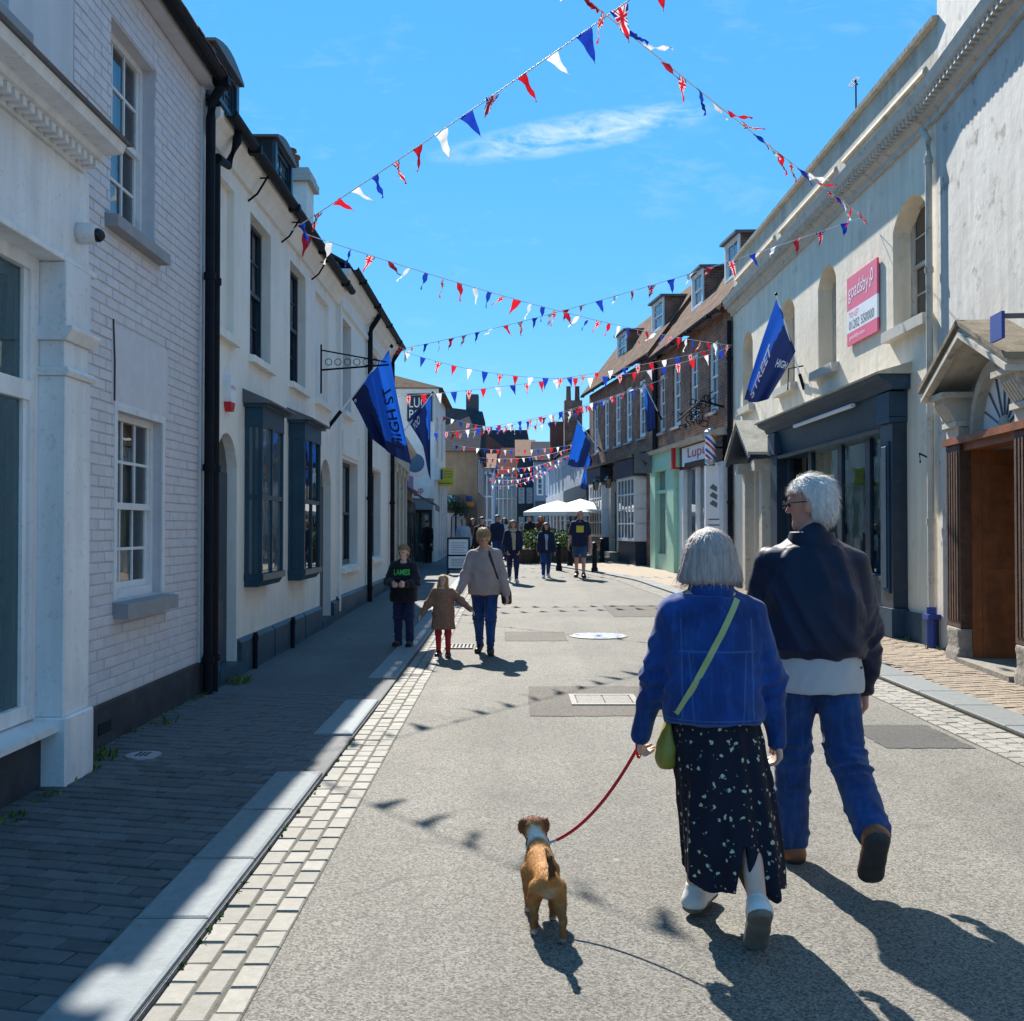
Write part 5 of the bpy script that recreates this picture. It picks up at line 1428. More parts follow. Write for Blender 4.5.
for u0_ in (1.23, 3.20):
    s_ = SDF((-0.4,-0.4,-0.02),(0.4,0.4,0.46),0.018)
    s_.loft([(0.0,0,0,0.155,0.26),(0.14,0,0,0.15,0.255),(0.20,0,0,0.13,0.235),(0.32,0,0,0.135,0.24),(0.38,0,0,0.14,0.245),(0.42,0,0,0.135,0.24)], 0.02, pw=6)
    s_.fold(lambda x, y, z: 0.006*wob(x, y, z, 55, 5))
    o = sdf_obj('stone_base', s_, 'old_stone', DC); o.location = F1.p(u0_, 0.12, 0.0) - K1.location; o.rotation_euler = (0, 0, R(-5))
# consoles under the hood, each with fluted front
for u0_ in (1.0, 2.97):
    fb = FB(F1)
    fb.b(u0_+0.03, u0_+0.43, 0, 0.24, 2.58, 2.70); fb.b(u0_, u0_+0.46, 0, 0.28, 2.70, 2.76)
    fb.prism([(0, 2.76), (0.26, 2.76), (0.38, 2.96), (0.38, 3.02), (0, 3.02)], u0_+0.05, u0_+0.41)
    for k in range(5): fb.prism([(0.26, 2.77), (0.275, 2.77), (0.395, 2.96), (0.38, 2.96)], u0_+0.07+0.07*k, u0_+0.11+0.07*k)
    fb.b(u0_-0.04, u0_+0.50, 0, 0.44, 3.02, 3.08)
    mk('console', fb, 'hood_paint', DC)
hood(F1, K1, 0.98, 3.46, 3.08, 3.62, 0.48, 'hood_paint', 'hood_tile', 0.06)
# arched fanlight with sunburst
fan = FB(F1); N = 16; cu_, zc_ = 2.22, 2.60
for k in range(N):
    a0, a1 = math.pi*k/N, math.pi*(k+1)/N
    q = lambda a, r, n_: (cu_ + r*math.cos(a), n_, zc_ + r*math.sin(a)*1.0)
    fan.q([q(a0,0.74,0.14), q(a1,0.74,0.14), q(a1,0.63,0.14), q(a0,0.63,0.14)])
    fan.q([q(a0,0.63,0.14), q(a1,0.63,0.14), q(a1,0.63,0.02), q(a0,0.63,0.02)])
    fan.q([q(a0,0.74,0.14), q(a1,0.74,0.14), q(a1,0.74,0.0), q(a0,0.74,0.0)])
fan = mk('fanlight', fan, 'hood_paint', K1)
fb = FB(F1)
for k in range(N):
    a0, a1 = math.pi*k/N, math.pi*(k+1)/N
    fb.q([(cu_, 0.025, zc_), q(a0, 0.63, 0.025), q(a1, 0.63, 0.025), (cu_, 0.025, zc_)][:3])
mk('panel', fb, 'white_sign', fan)
fb = FB(F1)
for k in range(1, 8):
    a = math.pi*k/8; da = 0.012
    fb.face_prism([(cu_+0.14*math.cos(a-da*2), zc_+0.14*math.sin(a-da*2)), (cu_+0.6*math.cos(a-da), zc_+0.6*math.sin(a-da)), (cu_+0.6*math.cos(a+da), zc_+0.6*math.sin(a+da)), (cu_+0.14*math.cos(a+da*2), zc_+0.14*math.sin(a+da*2))], 0.027, 0.045)
tag(mk('sunray', fb, 'ink_grey', fan))
fb = FB(F1)
for k in range(8):
    a0, a1 = math.pi*k/8, math.pi*(k+1)/8
    fb.face_prism([(cu_, zc_), (cu_+0.13*math.cos(a0), zc_+0.13*math.sin(a0)), (cu_+0.13*math.cos(a1), zc_+0.13*math.sin(a1))], 0.027, 0.06)
mk('sun_disc', fb, 'hood_paint', fan)
fb = FB(F1); fb.b(1.46, 1.5, -0.46, 0.12, 0.06, 2.42); fb.b(1.5, 1.54, -0.46, 0.02, 0.06, 2.42)
rv = mk('porch_panel', fb, 'timber', K1)
fb = FB(F1); fb.b(1.54, 1.555, -0.40, -0.04, 0.3, 1.1); fb.b(1.54, 1.555, -0.40, -0.04, 1.25, 2.25); mk('panel_moulding', fb, 'timber', rv)
fb = FB(F1); fb.b(1.54, 2.93, -0.5, -0.46, 0.06, 2.46); dd = mk('door', fb, 'navy_wood', K1)  # slab coloured navy in place of the dark, shaded interior of the doorway
fb = FB(F1); fb.b(1.47, 2.96, -0.46, 0.30, 0.0, 0.10); mk('doorstep', fb, 'old_stone', K1)
t = root('blue_plaque', tuple(F1.p(3.2, 0, 3.2)), 'small dark blue plaque on the weathered wall beside the pediment', 'plaque')
fb = FB(F1); fb.b(3.34, 3.62, 0.56, 0.59, 3.30, 3.55); mk('plate', fb, 'blue_sign', t)
fb = FB(F1); fb.b(3.5, 3.55, 0.0, 0.56, 3.50, 3.54); mk('bracket', fb, 'lead', t)

# --- brick houses with dormers
def seg_frame(x0, y0, x1, y1): 
    F = Frame((x0, y0, 0), (x1-x0, y1-y0, 0), (-(y1-y0), (x1-x0), 0)); return F, math.hypot(x1-x0, y1-y0)
FA, LA = seg_frame(5.4, 25.05, 4.7, 33.0)
K3 = root('barber_house', (5.0, 29, gz(29)), 'dark brick house above the barber and the mint green shop', 'house')
S_ = lambda s: s*LA
wins = [(S_(0.15), S_(0.26)), (S_(0.39), S_(0.50)), (S_(0.63), S_(0.75)), (S_(0.87), S_(0.98))]
ops = [(a, b, 4.6, 6.42) for a, b in wins]
fb = FB(FA); wall(fb, 0, LA, 0, 7.0, 0.0, ops, 0.12); shell(fb, 0, LA, 0, 7.0, -0.15, 6); mk('wall', fb, 'brown_brick', K3)
for o_ in ops: sash(FA, K3, *o_, -0.06, 2, (2, 2), 'white_wood', 'glass_pale', fw=0.09, bar=0.035, sill=(o_[0]-0.08, o_[1]+0.08, 0.08, 0.1))
rA = roof_slope(FA, K3, -0.1, LA, 0.3, 6.95, -1.7, 9.6, 'tile_courses', 0.1)
gutter(FA, K3, 0, LA, 0.34, 6.95, 0.06)
for u, z0_ in ((S_(0.10), 8.0), (S_(0.52), 7.98)):
    dormer(FA, K3, u, u+1.2, -0.45, z0_, z0_+1.05, 2.0, 'white_wood', 'red_brick', 2, (1, 1), 0)
downpipe(FA, K3, LA-0.1, 0.08, 0.2, 6.8, 0.055)
# shopfronts
g1 = FB(FA); z_ = gz(29)
g1.b(S_(0.60), S_(0.70), 0, 0.28, z_, 3.3); g1.b(S_(0.90), S_(0.985), 0, 0.28, z_, 3.3); g1.b(S_(0.55), S_(0.985), 0, 0.30, 3.3, 3.85); g1.b(S_(0.70), S_(0.90), 0, 0.2, z_, z_+0.55)
GS = root('green_shop', tuple(FA.p(S_(0.78), 0.2, z_)), 'mint green painted shopfront with grey square sign', 'shop'); mk('frame', g1, 'green_paint', GS)
fb = FB(FA); fb.b(S_(0.71), S_(0.755), 0, 0.22, z_+0.55, 3.3); fb.b(S_(0.60), S_(0.90), 0, 0.2, 2.62, 2.72); mk('mullion', fb, 'green_paint', GS)
dd = FB(FA); dd.b(S_(0.56), S_(0.60), 0, 0.15, z_, 3.3); dd = mk('door', dd, 'green_paint', GS)
pane(FA, GS, S_(0.755), S_(0.90), 0.12, z_+0.55, 3.28, 'glass_pale'); pane(FA, dd, S_(0.60), S_(0.71), 0.12, z_+0.1, 3.28, 'glass')
fb = FB(FA); fb.prism([(0, 3.85), (0.42, 3.85), (0.46, 3.95), (0, 4.1)], S_(0.02), S_(1.0)); mk('shop_cornice', fb, 'parapet_render', K3)
t = root('square_sign', tuple(FA.p(S_(0.9), 0.35, 3.4)), 'grey square hanging sign on the green shop', 'sign')
c0 = FA.p(S_(0.93), 0.34, 3.62)
mb = MB(); mb.box(c0.x-0.52, c0.x+0.02, c0.y-0.03, c0.y+0.03, c0.z-0.33, c0.z+0.3); mk('board', mb, 'lead', t)
mb = MB()
mb.poly([(c0.x-0.34, c0.y-0.035, c0.z+0.12), (c0.x-0.12, c0.y-0.035, c0.z-0.02), (c0.x-0.2, c0.y-0.035, c0.z-0.12), (c0.x-0.24, c0.y-0.035, c0.z+0.0)]); mk('emblem', mb, 'ink_black', t)
BS = root('barber_shop', tuple(FA.p(S_(0.3), 0.2, z_)), 'barber shopfront with white frames and red lettered fascia', 'shop')
fb = FB(FA); fb.b(S_(0.02), S_(0.10), 0, 0.2, z_, 3.2); fb.b(S_(0.50), S_(0.55), 0, 0.2, z_, 3.2); fb.b(S_(0.22), S_(0.25), 0, 0.16, z_, 3.2); fb.b(S_(0.33), S_(0.355), 0, 0.16, z_, 3.2); fb.b(S_(0.02), S_(0.55), 0, 0.15, z_, z_+0.5); mk('frame', fb, 'white_wood', BS)
for a, b in ((0.10, 0.22), (0.25, 0.33), (0.355, 0.50)): pane(FA, BS, S_(a), S_(b), 0.08, z_+0.5, 3.2, 'glass_pale')
fb = FB(FA); fb.b(S_(0.02), S_(0.55), 0, 0.2, 3.2, 3.85); fs = mk('fascia', fb, 'ink_black', BS)
fb = FB(FA); fb.b(S_(0.10), S_(0.50), 0.2, 0.23, 3.28, 3.8); mk('sign_board', fb, 'white_sign', fs)
lettering('Lupu', lambda x, y: FA.p(S_(0.42) - x, 0.24, 3.40+y), 'red_paint', fs, width=1.9, height=0.36)
fb = FB(FA); fb.b(S_(0.12), S_(0.46), 0.232, 0.245, 3.2, 3.36); mk('subtitle_bar', fb, 'ink_black', fs)
fb = FB(FA); fb.b(S_(0.555), S_(0.575), 0.1, 0.4, 3.25, 3.85); mk('red_bracket', fb, 'red_paint', BS)
t = root('barber_pole', tuple(FA.p(0.55, 0.4, 3.4)), 'red white and blue striped barber pole', 'barber pole')
def spiral_mat():
    m = bpy.data.materials.new('barber_stripe'); m.use_nodes = True
    n, l = m.node_tree.nodes, m.node_tree.links
    g = n.new('ShaderNodeTexCoord'); sp_ = n.new('ShaderNodeSeparateXYZ'); l.new(g.outputs['Object'], sp_.inputs[0])
    a = n.new('ShaderNodeMath'); a.operation = 'ADD'; l.new(sp_.outputs['X'], a.inputs[0]); l.new(sp_.outputs['Z'], a.inputs[1])
    f = n.new('ShaderNodeMath'); f.operation = 'MULTIPLY'; f.inputs[1].default_value = 3.2; l.new(a.outputs[0], f.inputs[0])
    fr = n.new('ShaderNodeMath'); fr.operation = 'FRACT'; l.new(f.outputs[0], fr.inputs[0])
    r = n.new('ShaderNodeValToRGB'); r.color_ramp.interpolation = 'CONSTANT'
    e = r.color_ramp.elements; e[0].color = (0.8,0.8,0.8,1); e[1].position = 0.33; e[1].color = (0.6,0.02,0.03,1)
    e2 = e.new(0.55); e2.color = (0.8,0.8,0.8,1); e3 = e.new(0.75); e3.color = (0.03,0.06,0.4,1)
    l.new(fr.outputs[0], r.inputs[0]); l.new(r.outputs[0], n['Principled BSDF'].inputs['Base Color'])
    MATS['barber_stripe'] = m
spiral_mat()
c0 = FA.p(0.45, 0.42, 3.25)
mb = MB(); mb.tube([c0, c0+Vector((0,0,0.62))], 0.13, 14); mk('striped_drum', mb, 'barber_stripe', t)
mb = MB(); mb.lathe(c0, [(0.08,-0.12),(0.15,-0.08),(0.15,0.0)], 14); mb.lathe(c0, [(0.15,0.62),(0.15,0.70),(0.06,0.78)], 14); mk('cap', mb, 'cover_metal', t)
mb = MB(); mb.tube([c0+Vector((0,0,0.3)), c0+Vector((0.4,0,0.3))], 0.025, 6); mk('bracket', mb, 'black_metal', t)
t = root('banner_board', tuple(FA.p(0.5, 0.3, z_)), 'tall white price board below the barber pole', 'sign')
c0 = FA.p(0.5, 0.32, 0)
mb = MB(); mb.box(c0.x-0.22, c0.x+0.2, c0.y-0.03, c0.y+0.03, z_+0.4, 3.1); mk('board', mb, 'white_sign', t)
mb = MB()
for k, zz in enumerate((2.55, 2.35, 2.15)): mb.poly([(c0.x-0.12, c0.y-0.035, zz), (c0.x+0.06, c0.y-0.035, zz-0.1), (c0.x+0.08, c0.y-0.035, zz+0.02), (c0.x-0.04, c0.y-0.035, zz+0.1)])
for k in range(6): mb.box(c0.x-0.15, c0.x+0.13, c0.y-0.037, c0.y-0.034, 1.75-0.14*k, 1.78-0.14*k)
mk('print', mb, 'ink_grey', t)
# ornate iron sign bracket over the barber
t = root('ornate_bracket', tuple(FA.p(2.2, 0.2, 4.3)), 'ornate black and white iron sign bracket over the barber', 'bracket')
mb = MB()
for k in range(34):
    c0 = FA.p(random.uniform(0.8, 3.2), random.uniform(0.05, 0.5), random.uniform(4.25, 4.95))
    r_ = random.uniform(0.06, 0.14); a0 = random.uniform(0, 6)
    mb.tube([c0 + Vector((r_*math.cos(a0+i*0.6)*(1-0.08*i), 0.02*i, r_*math.sin(a0+i*0.6)*(1-0.08*i))) for i in range(9)], 0.014, 5)
tag(mk('scrollwork', mb, 'black_metal', t), kind='stuff')
mb = MB(); mb.tube([FA.p(0.7, 0.0, 4.6), FA.p(0.7, 0.6, 4.75), FA.p(3.2, 0.55, 4.5)], 0.03, 6); mk('arm', mb, 'black_metal', t)

FB2, LB = seg_frame(4.7, 33.05, 3.3, 43.6)
K4 = root('bay_brick_house', (4.0, 38, gz(38)), 'brown brick house with five sash windows above white bay windows', 'house')
T_ = lambda s: s*LB
wins = [(0.14, 0.225), (0.315, 0.40), (0.475, 0.56), (0.655, 0.735), (0.84, 0.925)]
ops = [(T_(a), T_(b), 4.66, 6.62) for a, b in wins]
fb = FB(FB2); wall(fb, 0, LB, 0, 7.2, 0.0, ops, 0.12); shell(fb, 0, LB, 0, 7.2, -0.15, 6); mk('wall', fb, 'brown_brick', K4)
for o_ in ops: sash(FB2, K4, *o_, -0.05, 2, (2, 2), 'white_wood', 'glass_pale', fw=0.10, bar=0.04, sill=(o_[0]-0.08, o_[1]+0.08, 0.08, 0.1))
roof_slope(FB2, K4, 0, LB+0.3, 0.3, 7.15, -1.7, 9.8, 'tile_courses', 0.1)
gutter(FB2, K4, 0, LB, 0.34, 7.15, 0.06)
dormer(FB2, K4, T_(0.09), T_(0.225), -0.5, 8.25, 9.3, 2.2, 'white_wood', 'red_brick', 2, (2, 1), 0)
dormer(FB2, K4, T_(0.575), T_(0.71), -0.5, 8.1, 9.15, 2.2, 'white_wood', 'red_brick', 2, (2, 1), 0)
downpipe(FB2, K4, 0.12, 0.08, 0.2, 7.0, 0.055)
zg = gz(38)
for a, b, z0_ in ((0.13, 0.36, 1.2), (0.60, 0.82, 1.3)):
    u0_, u1_ = T_(a), T_(b)
    w = FB(FB2); 
    for u in (u0_, u1_-0.08): w.b(u, u+0.08, 0, 0.42, z0_, 3.3)
    w.b(u0_, u1_, 0, 0.44, z0_-0.1, z0_); w.b(u0_, u1_, 0, 0.44, 3.2, 3.3)
    w = mk('bay_window', w, 'white_wood', K4)
    bars = FB(FB2)
    for k in range(1, 5): u = u0_+0.08+(u1_-u0_-0.16)*k/5; bars.b(u-0.022, u+0.022, 0.37, 0.42, z0_, 3.2)
    for k in range(1, 4): z = z0_+(3.2-z0_)*k/4; bars.b(u0_+0.08, u1_-0.08, 0.371, 0.421, z-0.022, z+0.022)
    for k in range(1, 4): z = z0_+(3.2-z0_)*k/4; bars.b(u0_, u0_+0.04, 0.02, 0.36, z-0.022, z+0.022)
    mk('glazing_bar', bars, 'white_wood', w)
    for i in range(5):
        for j in range(4):
            ua = u0_+0.08+(u1_-u0_-0.16)*i/5; ub = u0_+0.08+(u1_-u0_-0.16)*(i+1)/5
            pane(FB2, w, ua, ub, 0.395, z0_+(3.2-z0_)*j/4, z0_+(3.2-z0_)*(j+1)/4, 'glass_pale', 0.01)
    fb = FB(FB2); fb.b(u0_-0.1, u1_+0.1, 0, 0.5, 3.3, 3.9); mk('bay_fascia', fb, 'navy_wood', w)
    fb = FB(FB2); fb.b(u0_, u1_, 0, 0.38, zg, z0_-0.1); mk('bay_base', fb, 'navy_wood', w)
fb = FB(FB2); fb.prism([(0, 3.92), (0.55, 3.92), (0.6, 4.0), (0, 4.12)], T_(0.1), T_(0.86)); mk('shop_cornice', fb, 'ink_black', K4)
fb = FB(FB2); fb.b(T_(0.42), T_(0.455), 0, 0.2, zg, 3.3); fb.b(T_(0.54), T_(0.575), 0, 0.2, zg, 3.3); mk('door_column', fb, 'hood_paint', K4)
panel_door(FB2, K4, T_(0.455), T_(0.54), zg+0.35, 2.9, 0.05, 'dark_timber')
fb = FB(FB2); fb.b(T_(0.40), T_(0.60), 0, 0.6, zg, zg+0.36); mk('step', fb, 'old_stone', K4)
fb = FB(FB2); fb.b(T_(0.40), T_(0.66), 0.6, 1.1, zg, zg+0.18); mk('step', fb, 'old_stone', K4)
for u in (T_(0.40), T_(0.60)):
    t = root('wall_lantern', tuple(FB2.p(u, 0.6, 3.0)), 'black wall lantern beside the bay windows, ' + ('nearer to the green shop' if u < T_(0.5) else 'farther from the green shop'), 'lantern', 'lanterns on the bay brick house')
    mb = MB(); mb.lathe(FB2.p(u, 0.65, 3.0), [(0.08,0),(0.14,0.3),(0.15,0.32),(0.03,0.45)], 6); mk('lamp', mb, 'glass', t)
    mb = MB(); mb.tube([FB2.p(u, 0.5, 3.5), FB2.p(u, 0.65, 3.5), FB2.p(u, 0.65, 3.44)], 0.02, 6); mk('arm', mb, 'black_metal', t)

# ---------------------------------------------------------------- the far end of the street
def far_house(name, label, F, L, zt, wallm, roofm, ridge, wins, fm='white_wood', zg=0.5, depth=7, shopm=None, eave=0.25, cols=2):
    K = root(name, tuple(F.p(L/2, 0, zg)), label, 'house')
    fb = FB(F); wall(fb, 0, L, 0, zt, 0, [(a, b, c_, d_) for a, b, c_, d_ in wins], 0.1); shell(fb, 0, L, 0, zt, -0.12, depth); mk('wall', fb, wallm, K)
    for o_ in wins: sash(F, K, *o_, -0.04, cols, (2, 2), fm, 'glass_pale', fw=0.09, bar=0.05)
    if ridge:
        fb = FB(F); fb.prism([(eave, zt-0.05), (-depth/2, zt+ridge), (-depth-eave, zt-0.05), (-depth-eave, zt+0.05), (-depth/2, zt+ridge+0.1), (eave, zt+0.05)], -0.15, L+0.15); mk('roof', fb, roofm, K)
        fb = FB(F)
        for u in (0.02, L-0.22): fb.prism([(-0.12, zt), (-depth+0.1, zt), (-depth/2, zt+ridge)], u, u+0.2)
        mk('gable', fb, wallm, K)
    if shopm:
        fb = FB(F); fb.b(0.1, L-0.1, 0, 0.12, 2.9, 3.5); mk('shop_fascia', fb, shopm, K)
        n_ = max(2, int(L/2.2))
        for k in range(n_):
            a = 0.2+(L-0.4)*k/n_; b = a+(L-0.4)/n_-0.2
            wv = FB(F); wv.b(a, a+0.08, 0, 0.08, zg, 2.9); wv.b(a, b, 0, 0.08, zg, zg+0.5); wv = mk('shop_window', wv, shopm, K); pane(F, wv, a+0.08, b, 0.03, zg+0.5, 2.88, 'glass')
    return K
# right, continuing: pale blue house and grey house
F_, L_ = seg_frame(3.3, 43.8, 2.85, 54.0)
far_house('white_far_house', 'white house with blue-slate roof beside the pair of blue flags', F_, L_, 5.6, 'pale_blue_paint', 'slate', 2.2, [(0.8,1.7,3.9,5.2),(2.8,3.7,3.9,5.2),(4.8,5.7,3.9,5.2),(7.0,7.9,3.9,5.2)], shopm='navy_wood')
F_, L_ = seg_frame(2.85, 54.2, 2.3, 66.0)
far_house('pale_blue_house', 'pale blue painted house with row of tall sash windows', F_, L_, 5.6, 'pale_blue_paint', 'old_tile', 1.8, [(1+2.2*k, 2.1+2.2*k, 3.4, 5.1) for k in range(5)], shopm='white_wood')
t = root('brick_chimney_stack', (P(573,440,52).x, 52, 5.6), 'tall dark brick chimney with two pots behind the blue flags', 'chimney')
mb = MB(); x = P(573,440,52).x; mb.box(x-0.45, x+0.45, 51.6, 52.4, 5.4, 8.0); mk('stack', mb, 'brown_brick', t)
for q in (-0.22, 0.22):
    mb = MB(); mb.lathe((x+q, 52, 8.0), [(0.16,0),(0.13,0.1),(0.11,0.7),(0.14,0.75)], 10); mk('chimney_pot', mb, 'roof_tile', t)
t = root('broad_chimney_stack', (P(562,440,60).x, 60, 5.6), 'broad brick chimney left of the taller stack', 'chimney')
x = P(562,440,60).x
mb = MB(); mb.box(x-0.7, x+0.6, 59.6, 60.4, 5.4, 7.6); mb = mk('stack', mb, 'red_brick_far', t)
mb = MB(); mb.box(x-0.75, x+0.65, 59.55, 60.45, 7.6, 7.75); mb = mk('cap', mb, 'dark_wall', t)
mb = MB(); mb.lathe((x+0.2, 60, 7.75), [(0.16,0),(0.13,0.1),(0.11,0.5),(0.14,0.55)], 10); mk('chimney_pot', mb, 'roof_tile', t)
def facing(px0, px1, d): 
    a, b = P(px0, 0, d), P(px1, 0, d)
    return Frame((b.x, d, 0), (-1, 0, 0), (0, -1, 0)), b.x - a.x
F_, L_ = facing(534, 556, 74)
far_house('grey_blue_house', 'narrow grey-blue house closing the bend of the street', F_, L_, 6.4, 'grey_blue_paint', 'slate', 1.6, [(0.2,0.75,3.9,5.6),(0.9,1.4,3.9,5.6)], shopm='navy_wood', cols=1)
F_, L_ = facing(517, 534.5, 77)
far_house('dark_far_house', 'dark brown house with small white windows at the bend', F_, L_, 6.9, 'dark_wall', 'roof_tile', 1.5, [(0.15,0.6,3.4,4.6),(0.75,1.2,3.4,4.6),(0.15,0.6,1.0,2.4),(0.75,1.2,1.0,2.4)], cols=1)
F_, L_ = facing(494, 517.5, 80)
K = far_house('glazed_far_building', 'blue-grey glazed building with thin white mullions in the distance', F_, L_, 5.7, 'grey_blue_paint', 'red_brick_far', 2.3, [], shopm=None)
for i in range(5):
    for j in range(3):
        w_ = (L_-0.1)/5; wv = FB(F_); u = 0.05+i*w_; wv.b(u, u+0.07, 0, 0.09, 0.5+1.7*j, 2.15+1.7*j); wv.b(u, u+w_, 0, 0.085, 2.1+1.7*j, 2.18+1.7*j); wv = mk('window', wv, 'white_wood', K); pane(F_, wv, u+0.07, u+w_, 0.04, 0.5+1.7*j, 2.1+1.7*j, 'glass_pale')
F_, L_ = facing(474, 494, 70)
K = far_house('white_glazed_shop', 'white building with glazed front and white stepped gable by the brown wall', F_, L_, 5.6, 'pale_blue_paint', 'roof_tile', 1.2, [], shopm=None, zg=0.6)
for i in range(3):
    for j in range(3):
        w_ = (L_-0.3)/3; wv = FB(F_); u = 0.1+i*w_; wv.b(u, u+0.07, 0, 0.09, 0.6+1.6*j, 2.1+1.6*j); wv.b(u, u+w_, 0, 0.085, 2.05+1.6*j, 2.13+1.6*j); wv = mk('window', wv, 'white_wood', K); pane(F_, wv, u+0.07, u+w_-0.05, 0.04, 0.6+1.6*j, 2.05+1.6*j, 'glass_pale')
t = root('dark_roofed_block', (P(510,440,92).x, 92, 0.6), 'long building with dark flat-topped roof rising behind the street', 'house')
a, b = P(478, 470, 92), P(529, 430, 92)
mb = MB(); mb.box(a.x, b.x-0.3, 92, 100, 0, 8.9); mk('wall', mb, 'red_brick_far', t)
mb = MB(); mb.hexa([(a.x-0.3, 91.7, 8.8), (b.x+0.1, 91.7, 8.8), (b.x+0.1, 100, 8.8), (a.x-0.3, 100, 8.8), (a.x+0.2, 92.3, 10.4), (b.x-0.15, 92.3, 10.4), (b.x-0.15, 99, 10.4), (a.x+0.2, 99, 10.4)]); mk('roof', mb, 'slate', t)
t = root('red_gable_house', (P(492,440,84).x, 84, 0.6), 'red brick house with broad gable above the white shop', 'house')
a, b = P(470, 460, 84), P(529, 460, 84)
mb = MB(); mb.box(a.x, b.x, 84, 90, 0, 6.6); mk('wall', mb, 'red_brick_far', t)
mb = MB(); c_ = P(481, 425, 84)
mb.v = [(a.x-0.5,83.8,6.3),(b.x+0.4,83.8,6.3),(c_.x,83.8,9.6),(a.x-0.5,90,6.3),(b.x+0.4,90,6.3),(c_.x,90,9.6)]; mb.f = [(0,1,2),(3,5,4),(0,2,5,3),(1,4,5,2),(0,3,4,1)]
mk('roof', mb, 'red_brick_far', t)
# closing ground beyond: long distant terrace so that no open horizon shows
F_, L_ = facing(300, 760, 130)
far_house('distant_terrace', 'low distant terrace closing the view behind everything', F_, L_, 6.5, 'dark_wall', 'slate', 2.5, [(2+3.0*k, 3.2+3.0*k, 3.5, 5.0) for k in range(18)])
# ---------------------------------------------------------------- bunting
def cloth(name, col, trans=0.25):
    """thin cloth that lets some light through"""
    m = bpy.data.materials.new(name); m.use_nodes = True
    n, l = m.node_tree.nodes, m.node_tree.links
    b = n['Principled BSDF']; b.inputs['Roughness'].default_value = 0.75
    out = n['Material Output']
    tl = n.new('ShaderNodeBsdfTranslucent'); mx = n.new('ShaderNodeMixShader'); mx.inputs[0].default_value = trans
    if col is not None:
        b.inputs['Base Color'].default_value = (*col, 1); tl.inputs['Color'].default_value = (*col, 1)
    l.new(b.outputs[0], mx.inputs[1]); l.new(tl.outputs[0], mx.inputs[2]); l.new(mx.outputs[0], out.inputs[0])
    MATS[name] = m
    return m, n, l, b, tl
cloth('pennant_red', (0.62, 0.012, 0.025), 0.35); cloth('pennant_blue', (0.012, 0.045, 0.42), 0.35); cloth('pennant_white', (0.78, 0.78, 0.78), 0.4)
m, n, l, b, tl = cloth('pennant_union', None, 0.35)
tcn = n.new('ShaderNodeTexCoord'); spn = n.new('ShaderNodeSeparateXYZ'); l.new(tcn.outputs['Object'], spn.inputs[0])
def nm(op, a, bb=None):
    k = n.new('ShaderNodeMath'); k.operation = op
    for i, v in enumerate((a, bb)):
        if v is None: continue
        if isinstance(v, (int, float)): k.inputs[i].default_value = v
        else: l.new(v, k.inputs[i])
    return k.outputs[0]
axx = nm('ABSOLUTE', spn.outputs['X']); azz = nm('ABSOLUTE', nm('ADD', spn.outputs['Z'], 0.075))
dg = nm('ABSOLUTE', nm('SUBTRACT', nm('MULTIPLY', axx, 1.0), nm('MULTIPLY', azz, 0.62)))
cross = nm('MINIMUM', axx, azz)
isw = nm('MAXIMUM', nm('LESS_THAN', cross, 0.024), nm('LESS_THAN', dg, 0.016))
isr = nm('MAXIMUM', nm('LESS_THAN', cross, 0.014), nm('LESS_THAN', dg, 0.006))
mA = n.new('ShaderNodeMix'); mA.data_type = 'RGBA'; mA.inputs['A'].default_value = (0.012,0.03,0.25,1); mA.inputs['B'].default_value = (0.75,0.75,0.75,1); l.new(isw, mA.inputs['Factor'])
mB = n.new('ShaderNodeMix'); mB.data_type = 'RGBA'; l.new(mA.outputs['Result'], mB.inputs['A']); mB.inputs['B'].default_value = (0.6,0.012,0.03,1); l.new(isr, mB.inputs['Factor'])
l.new(mB.outputs['Result'], b.inputs['Base Color']); l.new(mB.outputs['Result'], tl.inputs['Color'])

PEN = {}
def pennant_mesh(colr, k):
    key = (colr, k)
    if key in PEN: return PEN[key]
    g = random.Random(k*7+len(colr)); W, Hh = 0.15, 0.275
    curl = g.uniform(-0.09, 0.09); twist = g.uniform(-0.6, 0.6); wv = g.uniform(0.008, 0.022)
    mb = MB(); rows = 6
    for j in range(rows+1):
        t = j/rows; w_ = W*(1-t)*0.5
        for i in range(5):
            s = -1 + i/2
            x = s*w_; z = -Hh*t
            y = curl*t*t + wv*math.sin(3*t*3.14+s) + twist*t*x
            z += 0.35*abs(curl)*t*t
            mb.v.append((x, y, z))
    for j in range(rows):
        for i in range(4):
            a = j*5+i; mb.f.append((a, a+1, a+6, a+5))
    me = bpy.data.meshes.new('pennant'); me.from_pydata(mb.v, [], mb.f)
    me.polygons.foreach_set('use_smooth', [True]*len(me.polygons)); me.materials.append(MATS['pennant_'+colr])
    PEN[key] = me
    return me
